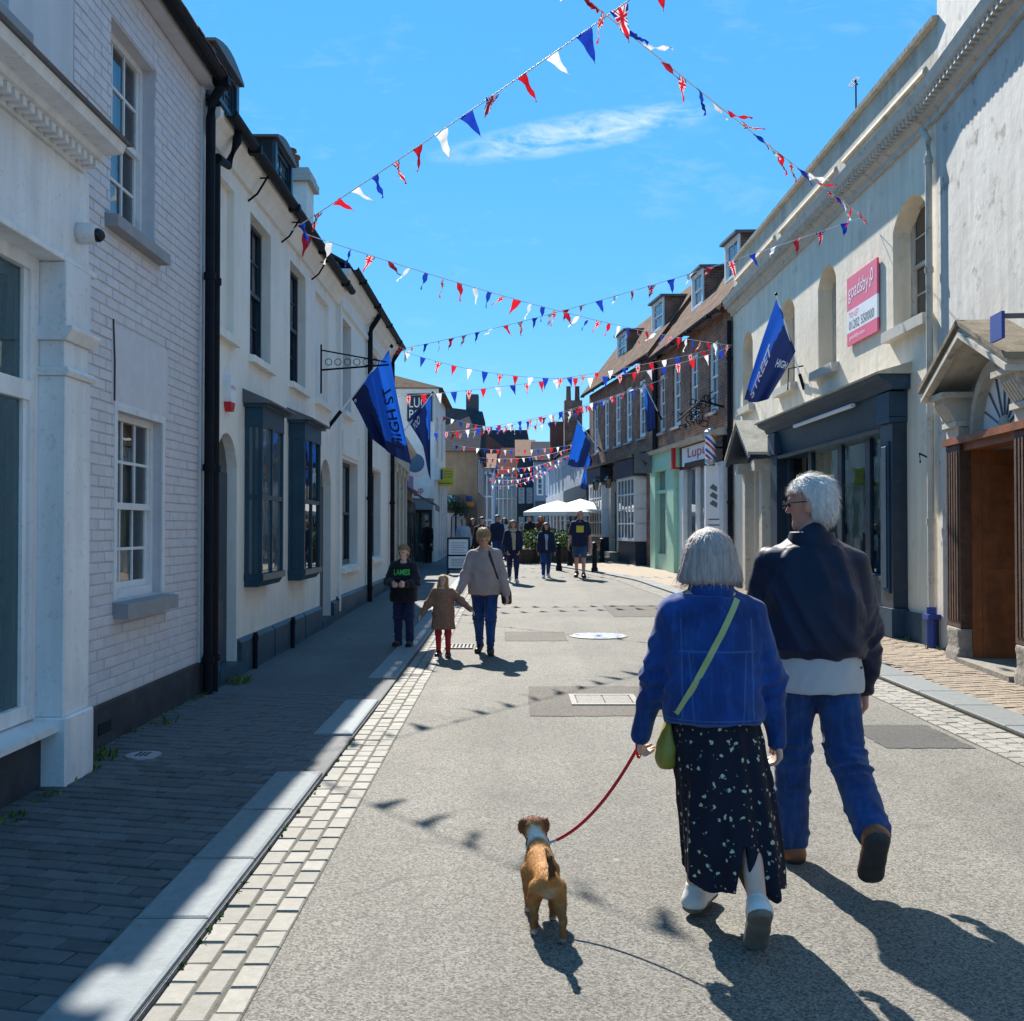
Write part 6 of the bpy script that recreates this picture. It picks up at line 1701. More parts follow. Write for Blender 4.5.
def bunting(A, B, sag, label, spacing=0.36, swing=0.5, scale=1.0, start=0):
    A, B = Vector(A), Vector(B); L = (B-A).length
    mid = (A+B)/2
    t_ = root('bunting', tuple(A), label, 'bunting', 'strings of bunting across the street')
    pt = lambda t: A.lerp(B, t) - Vector((0, 0, sag*4*t*(1-t)))
    mb = MB(); mb.tube([pt(i/26) for i in range(27)], 0.006, 5); mk('cord', mb, 'white_sign', t_)
    nP = int(L/spacing)
    seq = ['blue', 'union', 'red', 'white']
    base_yaw = math.atan2(B.y-A.y, B.x-A.x)
    gust = random.uniform(0, 6)
    for i in range(nP):
        t = (i+0.7)/(nP+0.4)
        p = pt(t); q = pt(min(1, t+0.01)); slope = math.atan2((q-p).z, math.hypot((q-p).x, (q-p).y))
        me = pennant_mesh(seq[(i+start) % 4], random.randint(0, 5))
        o = bpy.data.objects.new('pennant', me); COL.objects.link(o); o.parent = t_
        o.location = p - A
        sw = 0.25 + swing*(0.5+0.5*math.sin(gust + i*0.9)) * random.uniform(0.3, 1.5)
        rot = Matrix.Rotation(base_yaw, 3, 'Z') @ Matrix.Rotation(-slope, 3, 'Y') @ Matrix.Rotation(sw*random.choice((1, 1, 1, -0.4)), 3, 'X') @ Matrix.Rotation(random.gauss(0, 0.22), 3, 'Z')
        o.rotation_euler = rot.to_euler(); s = scale*random.uniform(0.9, 1.08); o.scale = (s, s, s)
    return t_
bunting((-2.7, 12.4, 5.16), (5.2, 3.0, 6.7), 0.12, 'nearest string of bunting rising from the white house across the sky to upper right', 0.40, 0.9, start=0)
bunting((5.3, 15.4, 6.26), (-2.7, 3.0, 5.6), 0.10, 'nearest string of bunting running down from the top of the picture to the cream wall', 0.40, 0.9, start=1)
bunting((-2.7, 12.45, 5.2), (5.3, 24.6, 5.95), 0.2, 'bunting from the white bay house slanting down across to the dark brick house', 0.40, 0.5, start=2)
bunting((5.3, 15.4, 6.25), (-2.65, 23.0, 5.55), 0.16, 'bunting from the cream wall slanting down left to the far white house', 0.40, 0.7, start=0)
bunting((-2.65, 23.4, 5.65), (5.3, 24.8, 5.95), 0.72, 'sagging bunting straight across between the cornice house and the brick house', 0.36, 0.35, start=3)
bunting((-2.65, 23.7, 4.6), (5.1, 26.0, 6.1), 0.16, 'bunting rising from the blue flag to the upper windows of the dark brick house', 0.36, 0.4, start=1)
bunting((-2.6, 36.5, 5.6), (3.55, 41.5, 6.7), 0.75, 'bunting from the black wall sign house dipping towards the bay brick house', 0.36, 0.3, start=2)
bunting((-2.7, 33.0, 4.6), (4.55, 34.2, 6.4), 0.3, 'bunting rising steeply from the cream shop to the bay brick house', 0.36, 0.3, start=0)
bunting((4.8, 31.5, 6.2), (-2.6, 38.0, 5.0), 0.3, 'bunting in front of the brick house windows going left to the yellow board', 0.36, 0.3, start=1)
far_l = ['in front of the dark slate roof', 'just below the dark slate roof', 'over the top of the white glazed shop', 'across the middle of the white glazed shop', 'over the parasols, nearer row', 'over the parasols, farther row', 'farthest row but one down the street', 'farthest row down the street']
for k, d in enumerate((42, 45.5, 49, 52, 55.5, 58.5, 62, 66)):
    xr = lin([(43.6, 3.2), (54, 2.8), (66, 2.25)], d)
    xl = -2.4 if d < 46 else -1.45
    off = (-1)**k*1.0
    bunting((xl, d-off, 4.9 if d < 46 else 4.75-0.02*(d-46)), (xr, d+off, 5.2), 0.3+0.1*(k % 3), 'distant bunting ' + far_l[k], 0.29, 0.3, 0.9, start=k)

# ---------------------------------------------------------------- flags on wall poles
def flag_mat(name, navy_side, split, jag=0.18, dark_end=0.82, bright=(0.012,0.12,0.62), navy=(0.006,0.016,0.085)):
    m, n, l, b, tl = cloth(name, None, 0.3)
    uv = n.new('ShaderNodeUVMap'); sp_ = n.new('ShaderNodeSeparateXYZ'); l.new(uv.outputs[0], sp_.inputs[0])
    no = n.new('ShaderNodeTexNoise'); no.inputs['Scale'].default_value = 5; no.inputs['Detail'].default_value = 5; l.new(uv.outputs[0], no.inputs['Vector'])
    def mm(op, a, bb=None):
        k = n.new('ShaderNodeMath'); k.operation = op
        for i, v in enumerate((a, bb)):
            if v is None: continue
            if isinstance(v, (int, float)): k.inputs[i].default_value = v
            else: l.new(v, k.inputs[i])
        return k.outputs[0]
    nz = mm('MULTIPLY', mm('SUBTRACT', no.outputs['Fac'], 0.5), jag*2)
    s = mm('ADD', mm('ADD', sp_.outputs['X'], mm('MULTIPLY', sp_.outputs['Y'], 0.15)), nz)
    f1 = mm('GREATER_THAN', s, split) if navy_side > 0 else mm('LESS_THAN', s, split)
    f2 = mm('GREATER_THAN', mm('ADD', sp_.outputs['Y'], nz), dark_end)
    f = mm('MAXIMUM', f1, f2)
    mx = n.new('ShaderNodeMix'); mx.data_type = 'RGBA'; l.new(f, mx.inputs['Factor'])
    mx.inputs['A'].default_value = (*bright, 1); mx.inputs['B'].default_value = (*navy, 1)
    l.new(mx.outputs['Result'], b.inputs['Base Color']); l.new(mx.outputs['Result'], tl.inputs['Color'])
flag_mat('flag_a', 1, 0.66); flag_mat('flag_b', 1, 0.25, dark_end=0.5); flag_mat('flag_c', 1, 0.42, dark_end=0.9, bright=(0.010, 0.075, 0.42)); flag_mat('flag_d', 1, 0.62, dark_end=0.84)
M('flag_white', (0.75, 0.77, 0.8), 0.7, 0.02); M('flag_navy_text', (0.006, 0.012, 0.06), 0.7, 0.02)
def flag(base, T, H, B1, B2, mat, label, words=(), ripple=0.05, pole_extra=0.06):
    """T/H: hoist corners on the pole (tip, low); B2/B1: the hanging corners below them"""
    base, T, H, B1, B2 = [Vector(v) for v in (base, T, H, B1, B2)]
    t_ = root('flag', tuple(base), label, 'flag', 'flags on wall poles')
    ax_ = (T-base).normalized()
    mb = MB(); mb.tube([base, T + ax_*pole_extra], 0.016, 8); mk('pole', mb, 'white_sign', t_)
    mb = MB(); mb.tube([base - ax_*0.02, base + ax_*0.28], 0.03, 8); s = base + ax_*0.05; mk('socket', mb, 'black_metal', t_)
    mb = MB(); mb.lathe(T + ax_*pole_extra, [(0.012,-0.02),(0.028,0.0),(0.03,0.02),(0.01,0.045)], 8); mk('finial', mb, 'black_metal', t_)
    nrm = (H-T).cross(B2-T).normalized()
    def f(u, v, o=0.0):
        p = T.lerp(H, u).lerp(B2.lerp(B1, u), v)
        sag = 0.05*math.sin(math.pi*u)*v
        r = ripple*(0.25+v)*(math.sin(2.2+u*9.5+v*1.6) + 0.5*math.sin(u*17+v*4))
        return p + nrm*(r+o) - Vector((0, 0, sag))
    NU, NV = 22, 22; mb = MB(); uvs = []
    for j in range(NV+1):
        for i in range(NU+1):
            mb.v.append(tuple(f(i/NU, j/NV))); uvs.append((i/NU, j/NV))
    for j in range(NV):
        for i in range(NU):
            a = j*(NU+1)+i; mb.f.append((a, a+1, a+NU+2, a+NU+1))
    o = mk('cloth', mb, mat, t_, True)
    uvl = o.data.uv_layers.new(name='UVMap')
    for lp in o.data.loops: uvl.data[lp.index].uv = uvs[lp.vertex_index]
    sd = -1 if nrm.y > 0 else 1        # side that faces the camera
    for (txt, u0, v0, du, dv, mt) in words:
        # text runs along (du or dv); letters are built on the cloth surface
        v_, f_ = text_faces(txt, 1.0, 0.02); v_ = np.array(v_); v_[:,0] -= v_[:,0].min(); v_[:,1] -= v_[:,1].min(); v_ /= [v_[:,0].max(), v_[:,1].max(), 1]
        q = MB(); q.v = [tuple(f(u0 + du[0]*x + dv[0]*y, v0 + du[1]*x + dv[1]*y, 0.008*sd)) for x, y, _ in v_]; q.f = f_
        mk('lettering', q, mt, o)
    return t_
b0 = Vector((-2.85, 16, 3.16)); tp = Vector((-1.92, 15.95, 4.33))
flag(b0, tp, b0.lerp(tp, 0.36), P(374, 440, 15.7), P(410, 463, 15.75), 'flag_a', 'large bright blue and navy flag over the white bay house',
     [('HIGH ST', 0.14, 0.88, (0.0, -0.62), (0.20, 0.0), 'flag_navy_text'), ('o', 0.93, 0.07, (0.05, 0), (0, 0.05), 'flag_white')], 0.07)
b0 = Vector((-2.85, 24.0, 3.4)); tp = P(431, 395, 24.0)
flag(b0, tp, P(407, 420, 24.0), P(424, 446, 23.8), P(430, 481, 23.8), 'flag_b', 'smaller navy flag with white letters behind the large flag',
     [('POO', 0.90, 0.36, (-0.36, -0.10), (0.0, -0.16), 'flag_white'), ('o', 0.93, 0.07, (0.06, 0), (0, 0.06), 'flag_white')], 0.06)
b0 = Vector((5.4, 18.9, 4.13)); tp = P(778, 297, 18.8)
flag(b0, tp, P(796, 351, 18.85), P(771, 398, 18.6), P(743, 400, 18.55), 'flag_c', 'navy and blue flag on a pole over the blue shopfront',
     [('STREET', 0.34, 0.96, (0.06, -0.55), (-0.22, -0.02), 'flag_white'), ('HIGH', 0.62, 0.10, (0.30, 0.05), (-0.0, -0.0), 'flag_white')][:1] + [('HIGH', 0.66, 0.50, (0.30, -0.08), (-0.02, -0.12), 'flag_white')], 0.05)
b0 = FB2.p(T_(0.77), 0, 4.6); tp = P(578, 421, 41.0)
flag(b0, tp, P(591, 444, 41.2), P(585, 467, 41.0), P(567, 465, 40.9), 'flag_d', 'upper blue flag on the bay brick house', [], 0.06)
b0 = FB2.p(T_(0.95), 0, 4.3); tp = P(588, 452, 43)
flag(b0, tp, P(592, 462, 43), P(590, 489, 43), P(580, 488, 43), 'flag_d', 'lower blue flag under the other on the bay brick house', [], 0.06)
b0 = FA.p(S_(0.93), 0, 5.0); tp = FA.p(S_(0.93), 0.55, 6.1)
flag(b0, tp, b0.lerp(tp, 0.45), b0.lerp(tp, 0.45) + Vector((0.06, 0, -0.75)), tp + Vector((0.05, 0, -1.5)), 'flag_b', 'limp narrow navy flag between the brick house windows', [], 0.04)

# ---------------------------------------------------------------- street furniture
t = root('menu_board', (-1.62, 29, gz(29)), 'black framed menu A-board with two white panels on the pavement', 'sign')
x0, x1 = P(447, 0, 29).x, P(470, 0, 29).x; zb = gz(29)+0.03
mb = MB()
for x in (x0, x1-0.05): mb.hexa([(x,28.85,zb),(x+0.05,28.85,zb),(x+0.05,28.9,zb),(x,28.9,zb),(x,29.0,zb+1.05),(x+0.05,29.0,zb+1.05),(x+0.05,29.05,zb+1.05),(x,29.05,zb+1.05)])
for z, w_ in ((0.14, 0.05), (0.52, 0.05), (1.0, 0.06)): y = 28.87+0.15*z/1.05; mb.box(x0+0.05, x1-0.05, y, y+0.045, zb+z, zb+z+w_)
mk('frame', mb, 'ink_black', t)
for a, b_ in ((0.19, 0.52), (0.57, 1.0)):
    mb = MB(); ya, yb = 28.875+0.15*a/1.05, 28.875+0.15*b_/1.05
    mb.quad((x0+0.05,ya,zb+a),(x1-0.05,ya,zb+a),(x1-0.05,yb,zb+b_),(x0+0.05,yb,zb+b_)); p_ = mk('menu_panel', mb, 'white_sign', t)
    mb = MB()
    for k in range(5):
        z = a+0.06+(b_-a-0.1)*k/5; y = 28.87+0.15*z/1.05; mb.box(x0+0.12, x1-0.12-0.05*(k % 2), y-0.003, y, zb+z, zb+z+0.012)
    mk('print', mb, 'ink_grey', p_)
mb = MB()
for x in (x0, x1-0.05): mb.hexa([(x,29.35,zb),(x+0.05,29.35,zb),(x+0.05,29.4,zb),(x,29.4,zb),(x,29.06,zb+1.0),(x+0.05,29.06,zb+1.0),(x+0.05,29.1,zb+1.0),(x,29.1,zb+1.0)])
mk('rear_leg', mb, 'ink_black', t)
def parasol(x, y, r, h, label):
    z = gz(y); t = root('parasol', (x, y, z), label, 'parasol', 'white parasols over the cafe tables')
    mb = MB(); mb.tube([(x, y, z+0.05), (x, y, z+h)], 0.03, 8); mk('pole', mb, 'white_wood', t)
    mb = MB(); N = 8
    ap = (x, y, z+h+0.02); rim = [(x+r*math.cos(2*math.pi*k/N+0.2), y+r*math.sin(2*math.pi*k/N+0.2), z+h-0.42) for k in range(N)]
    for k in range(N):
        a, b_ = rim[k], rim[(k+1) % N]
        m1 = tuple((ap[i]*0.5+a[i]*0.5) + (0.04 if i == 2 else 0) for i in range(3)); m2 = tuple((ap[i]*0.5+b_[i]*0.5) + (0.04 if i == 2 else 0) for i in range(3))
        mb.poly([ap, m1, m2]); mb.quad(m1, a, b_, m2)
        mb.quad(a, (a[0], a[1], a[2]-0.14), (b_[0], b_[1], b_[2]-0.14), b_)
    mk('canopy', mb, 'umbrella_cloth', t)
    mb = MB(); mb.lathe((x, y, z), [(0.28, 0.0), (0.28, 0.07), (0.06, 0.10)], 12); mk('base', mb, 'old_stone', t)
parasol(1.75, 39.0, 1.35, 2.25, 'white parasol nearer the centre of the street'); parasol(2.75, 41.0, 1.25, 2.35, 'white parasol nearer the bay brick house')
for k, (px, d, h) in enumerate(((594.5, 30.5, 0.92), (570, 34.0, 0.92), (559, 31.5, 0.88), (602, 36.5, 0.9))):
    q = P(px, 0, d); z = gz(d)+0.01
    t = root('bollard', (q.x, d, z), ['black bollard beside the man in shorts, on his right in the picture', 'black bollard behind the man in shorts', 'black bollard between the woman in the jacket and the man in shorts', 'black bollard in front of the stone steps'][k], 'bollard', 'bollards along the kerb')
    mb = MB(); mb.lathe((q.x, d, z), [(0.10, 0), (0.10, 0.12), (0.075, 0.16), (0.07, h-0.2)], 12); mk('post', mb, 'black_metal', t)
    mb = MB(); mb.lathe((q.x, d, z), [(0.085, h-0.2), (0.09, h-0.14), (0.065, h-0.12), (0.085, h-0.04), (0.02, h)], 12); mk('cap', mb, 'black_metal', t)
def leaf_clump(mb, c, r, n, size):
    for i in range(n):
        d = Vector((random.gauss(0,1), random.gauss(0,1), random.gauss(0,1)))
        d.normalize(); p = Vector(c) + Vector((d.x*r[0], d.y*r[1], d.z*r[2]))*random.random()**0.45
        a = Vector((random.gauss(0,1), random.gauss(0,1), random.gauss(0,1))).normalized(); b_ = a.orthogonal().normalized()
        s = size*random.uniform(0.6, 1.3)
        mb.poly([p - a*s, p + b_*s*0.45, p + a*s, p - b_*s*0.45])
def planter(x, y, label, mats):
    z = gz(y); t = root('planter', (x, y, z), label, 'planter', 'planters around the cafe tables')
    mb = MB(); mb.hexa([(x-0.30,y-0.18,z),(x+0.30,y-0.18,z),(x+0.30,y+0.18,z),(x-0.30,y+0.18,z),(x-0.36,y-0.22,z+0.5),(x+0.36,y-0.22,z+0.5),(x+0.36,y+0.22,z+0.5),(x-0.36,y+0.22,z+0.5)]); mk('box', mb, 'dark_timber', t)
    for k, m_ in enumerate(mats):
        mb = MB(); leaf_clump(mb, (x+random.uniform(-0.12,0.12), y, z+0.78+0.1*k), (0.42, 0.28, 0.36), 170, 0.07); mk('foliage', mb, m_, t)
for k, (px, d) in enumerate(((524, 36.5), (533, 37.2), (541, 36.8), (560, 36.6), (566, 37.2), (552, 38.0))):
    planter(P(px,0,d).x, d, ['leftmost lime-leaved planter beside the scarfed woman', 'second planter from the left by the cafe', 'third planter from the left by the cafe', 'yellow-leaved planter left of the man in shorts', 'planter nearest the man in shorts', 'planter behind the others, under the parasol'][k], [('leaf_lime','leaf_green'),('leaf_green','leaf_lime'),('leaf_dark','leaf_green'),('leaf_lime','leaf_green'),('leaf_green','leaf_lime'),('leaf_dark','leaf_lime')][k])
t = root('ivy', (P(455,0,43.5).x, 43.6, 3.4), 'dark green climbing plant over the blue kiosk fascia', 'plant')
mb = MB(); q = P(453, 503, 43.5); leaf_clump(mb, (q.x, 43.6, q.z), (0.5, 0.3, 0.35), 260, 0.08); q = P(462, 510, 43.5); leaf_clump(mb, (q.x, 43.6, q.z), (0.35, 0.25, 0.3), 160, 0.08); mk('foliage', mb, 'leaf_dark', t)
mb = MB(); mb.tube([(q.x-0.5, 43.9, 0.5), (q.x-0.45, 43.85, 2.0), (q.x-0.2, 43.8, q.z)], 0.03, 5); mk('stem', mb, 'dark_timber', t)
# cafe tables and chairs
def cafe_table(x, y, label):
    z = gz(y); t = root('cafe_table', (x, y, z), label, 'table', 'cafe tables under the parasols')
    mb = MB(); mb.lathe((x, y, z), [(0.36, 0.72), (0.36, 0.75), (0.34, 0.755)], 16); mk('table_top', mb, 'dark_timber', t)
    mb = MB(); mb.lathe((x, y, z), [(0.2, 0), (0.2, 0.03), (0.03, 0.05), (0.03, 0.72)], 10); mk('pedestal', mb, 'black_metal', t)
cafe_table(1.6, 38.6, 'round cafe table under the nearer parasol'); cafe_table(2.7, 40.2, 'round cafe table under the farther parasol')
# ---------------------------------------------------------------- people
def skin_mat(name, col):
    m = M(name, col, 0.5, 0.08, 18, 0.15, 120, obj=True, spec=0.4)
    b = m.node_tree.nodes['Principled BSDF']; b.inputs['Subsurface Weight'].default_value = 0.12
    b.inputs['Subsurface Radius'].default_value = (0.02, 0.008, 0.005); b.inputs['Subsurface Scale'].default_value = 0.4
skin_mat('skin', (0.52, 0.29, 0.21)); skin_mat('skin_ruddy', (0.50, 0.24, 0.18)); skin_mat('skin_pale', (0.58, 0.37, 0.29))
def hair_mat(name, col, var=0.35):
    m = M(name, col, 0.55, var, 30, 0.0, obj=True, spec=0.35)
    n, l = m.node_tree.nodes, m.node_tree.links
    t = n.new('ShaderNodeTexCoord'); mp = n.new('ShaderNodeMapping'); mp.inputs['Scale'].default_value = (90, 90, 6)
    l.new(t.outputs['Object'], mp.inputs[0])
    no = n.new('ShaderNodeTexNoise'); no.inputs['Scale'].default_value = 1.5; no.inputs['Detail'].default_value = 4; l.new(mp.outputs[0], no.inputs['Vector'])
    bp = n.new('ShaderNodeBump'); bp.inputs['Strength'].default_value = 0.8; bp.inputs['Distance'].default_value = 0.012
    l.new(no.outputs['Fac'], bp.inputs['Height']); l.new(bp.outputs[0], n['Principled BSDF'].inputs['Normal'])
    no2 = [q for q in n if q.type == 'TEX_NOISE'][0]; l.new(mp.outputs[0], no2.inputs['Vector']); no2.inputs['Scale'].default_value = 0.8
hair_mat('hair_silver', (0.38, 0.325, 0.31), 0.28); hair_mat('hair_white', (0.62, 0.60, 0.58), 0.2)
hair_mat('hair_brown', (0.07, 0.04, 0.025)); hair_mat('hair_fair', (0.33, 0.20, 0.09)); hair_mat('hair_blond', (0.42, 0.24, 0.09)); hair_mat('hair_dark', (0.02, 0.016, 0.014)); hair_mat('hair_ginger', (0.20, 0.08, 0.03))
def fabric(name, col, var=0.15, rough=0.85, bump=0.3, bs=220, sheen=0.15, vs_=9): return M(name, col, rough, var, vs_, bump, bs, obj=True, spec=0.2, sheen=sheen, bdist=0.003)
fabric('jeans', (0.008, 0.040, 0.145), 0.45, vs_=7); fabric('denim', (0.006, 0.036, 0.165), 0.4, vs_=6); fabric('jeans_dark', (0.014, 0.025, 0.075), 0.3)
fabric('navy_jacket', (0.006, 0.012, 0.034), 0.3, 0.46, 0.15, 60, 0.05); fabric('black_cloth', (0.010, 0.012, 0.018)); fabric('navy_cloth', (0.010, 0.016, 0.045))
fabric('grey_shirt', (0.42, 0.42, 0.43), 0.06); fabric('mauve_knit', (0.33, 0.26, 0.25), 0.1); fabric('red_leggings', (0.42, 0.03, 0.04)); fabric('beige_scarf', (0.42, 0.35, 0.25))
fabric('blue_shorts', (0.03, 0.075, 0.16)); fabric('pale_blue_cloth', (0.30, 0.36, 0.44)); fabric('maroon_cloth', (0.16, 0.05, 0.04)); fabric('white_cloth', (0.6, 0.6, 0.6), 0.05)
M('brown_leather', (0.20, 0.065, 0.02), 0.4, 0.25, 14, 0.2, 80, obj=True); M('white_leather', (0.58, 0.57, 0.55), 0.5, 0.08, 14, 0.2, 80, obj=True); M('dark_leather', (0.02, 0.018, 0.018), 0.45, 0.2, 14, obj=True)
M('rubber_dark', (0.03, 0.03, 0.03), 0.8, 0.3, 20, 0.5, 60, obj=True); M('rubber_tan', (0.16, 0.13, 0.10), 0.8, 0.25, 20, 0.5, 60, obj=True)
M('olive_leather', (0.24, 0.22, 0.035), 0.5, 0.2, 12, 0.2, 60, obj=True); M('strap_green', (0.33, 0.38, 0.16), 0.6, 0.1, 12, obj=True); M('red_lead', (0.58, 0.012, 0.02), 0.6, 0.12, 30, 0.3, 200)
M('eye_dark', (0.02, 0.015, 0.012), 0.3, 0.0, obj=True); M('lip', (0.42, 0.16, 0.13), 0.5, 0.05, obj=True)
def print_mat(name, base, spots, scale, thr=0.22):
    m = bpy.data.materials.new(name); m.use_nodes = True
    n, l = m.node_tree.nodes, m.node_tree.links; b = n['Principled BSDF']; b.inputs['Roughness'].default_value = 0.8; b.inputs['Specular IOR Level'].default_value = 0.2
    t = n.new('ShaderNodeTexCoord'); col = None
    no = n.new('ShaderNodeTexNoise'); no.inputs['Scale'].default_value = 60; l.new(t.outputs['Object'], no.inputs['Vector'])
    ad = n.new('ShaderNodeMix'); ad.data_type = 'VECTOR'; ad.inputs['Factor'].default_value = 0.022; l.new(t.outputs['Object'], ad.inputs['A']); l.new(no.outputs['Color'], ad.inputs['B'])
    prev = None
    for i, (c, sc, th) in enumerate(spots):
        v = n.new('ShaderNodeTexVoronoi'); v.inputs['Scale'].default_value = sc; v.inputs['Randomness'].default_value = 0.85
        l.new(ad.outputs['Result'], v.inputs['Vector'])
        k = n.new('ShaderNodeMath'); k.operation = 'LESS_THAN'; k.inputs[1].default_value = th; l.new(v.outputs['Distance'], k.inputs[0])
        mx = n.new('ShaderNodeMix'); mx.data_type = 'RGBA'; l.new(k.outputs[0], mx.inputs['Factor']); mx.inputs['B'].default_value = (*c, 1)
        if prev is None: mx.inputs['A'].default_value = (*base, 1)
        else: l.new(prev, mx.inputs['A'])
        prev = mx.outputs['Result']
    l.new(prev, b.inputs['Base Color']); MATS[name] = m
print_mat('floral_skirt', (0.008, 0.010, 0.022), [((0.09, 0.13, 0.085), 28, 0.235), ((0.48, 0.48, 0.36), 28, 0.195), ((0.36, 0.33, 0.10), 28, 0.08), ((0.30, 0.30, 0.16), 37, 0.12)], 1)
print_mat('girl_dress', (0.26, 0.12, 0.075), [((0.34, 0.24, 0.18), 60, 0.32), ((0.16, 0.05, 0.03), 90, 0.2)], 1)
# stitching on the denim jacket: pale seams that belong to the cloth
def add_seams(name, lines):
    m = MATS[name]; n, l = m.node_tree.nodes, m.node_tree.links; b = n['Principled BSDF']
    src = b.inputs['Base Color'].links[0].from_socket
    t = n.new('ShaderNodeTexCoord'); s = n.new('ShaderNodeSeparateXYZ'); l.new(t.outputs['Object'], s.inputs[0])
    def mm(op, a, bb):
        k = n.new('ShaderNodeMath'); k.operation = op
        for i, v in enumerate((a, bb)):
            if isinstance(v, (int, float)): k.inputs[i].default_value = v
            else: l.new(v, k.inputs[i])
        return k.outputs[0]
    tot = None
    for (ax, pos, slope, w, a0, a1, xl) in lines:
        A = s.outputs['XZ'[ax]] if ax == 0 else s.outputs['Z']; B = s.outputs['Z'] if ax == 0 else s.outputs['X']
        if ax == 0: A = mm('ABSOLUTE', A, 0)
        d = mm('ABSOLUTE', mm('SUBTRACT', mm('SUBTRACT', A, pos), mm('MULTIPLY', B, slope)), 0)
        f = mm('LESS_THAN', d, w)
        f = mm('MULTIPLY', f, mm('MULTIPLY', mm('GREATER_THAN', B, a0), mm('LESS_THAN', B, a1)))
        tot = f if tot is None else mm('MAXIMUM', tot, f)
    mx = n.new('ShaderNodeMix'); mx.data_type = 'RGBA'; l.new(mm('MULTIPLY', tot, 0.3), mx.inputs['Factor']); l.new(src, mx.inputs['A']); mx.inputs['B'].default_value = (0.10, 0.20, 0.42, 1)
    l.new(mx.outputs['Result'], b.inputs['Base Color'])
add_seams('denim', [(1, 1.075, 0, 0.0035, -0.145, 0.145, 0), (1, 0.80, 0, 0.0035, -0.2, 0.2, 0), (1, 0.815, 0, 0.002, -0.2, 0.2, 0), (0, 0.045, 0.06, 0.0025, 0.80, 1.075, 0), (0, 0.135, 0.0, 0.003, 0.82, 1.2, 0)])

def wear(name, pale, amt):
    m = MATS[name]; n, l = m.node_tree.nodes, m.node_tree.links; b = n['Principled BSDF']
    src = b.inputs['Base Color'].links[0].from_socket
    t = n.new('ShaderNodeTexCoord'); mp = n.new('ShaderNodeMapping'); mp.inputs['Scale'].default_value = (26, 26, 5); l.new(t.outputs['Object'], mp.inputs[0])
    no = n.new('ShaderNodeTexNoise'); no.inputs['Scale'].default_value = 1.0; no.inputs['Detail'].default_value = 9; no.inputs['Roughness'].default_value = 0.75; l.new(mp.outputs[0], no.inputs['Vector'])
    mr = n.new('ShaderNodeMapRange'); mr.inputs['From Min'].default_value = 0.5; mr.inputs['From Max'].default_value = 0.75; mr.inputs['To Max'].default_value = amt; l.new(no.outputs['Fac'], mr.inputs['Value'])
    mx = n.new('ShaderNodeMix'); mx.data_type = 'RGBA'; l.new(mr.outputs[0], mx.inputs['Factor']); l.new(src, mx.inputs['A']); mx.inputs['B'].default_value = (*pale, 1)
    l.new(mx.outputs['Result'], b.inputs['Base Color'])
wear('denim', (0.035, 0.13, 0.36), 0.55); wear('jeans', (0.06, 0.13, 0.33), 0.55)
rad = math.radians
def drape(x, y, z, seed, k=1.0):
    """long, mostly hanging folds that fade in and out"""
    g = np.random.RandomState(seed); r = 0
    for i in range(5):
        az = g.uniform(0, 6.28); sl = g.normal()*0.45; f = g.uniform(38, 85)*k; ph = g.uniform(0, 6.28)
        m = 0.5 + 0.5*np.sin(g.uniform(5, 11)*z + g.uniform(4, 9)*x + g.uniform(4, 9)*y + g.uniform(0, 6.28))
        q = np.sin(f*(math.cos(az)*x + math.sin(az)*y + sl*z) + ph + 1.1*np.sin(9*z + ph) + 0.8*np.sin(13*x + 7*y))
        r = r + m*m*(0.6*q - 0.5*np.abs(q)**0.6 + 0.3)
    return r/2.2
def rings(x, y, z, seed, k=1.0):
    """short cross folds, as in the crook of an arm or behind a knee"""
    g = np.random.RandomState(seed); r = 0
    for i in range(3):
        a = g.normal(size=3)*0.35 + np.array((0, 0, 1.0)); f = g.uniform(75, 120)*k
        q = np.sin(f*(a[0]*x + a[1]*y + a[2]*z) + g.uniform(0, 6.28) + 1.5*np.sin(14*x + 11*y))
        r = r + (0.6*q - 0.6*np.abs(q)**0.6 + 0.3)
    return r/2
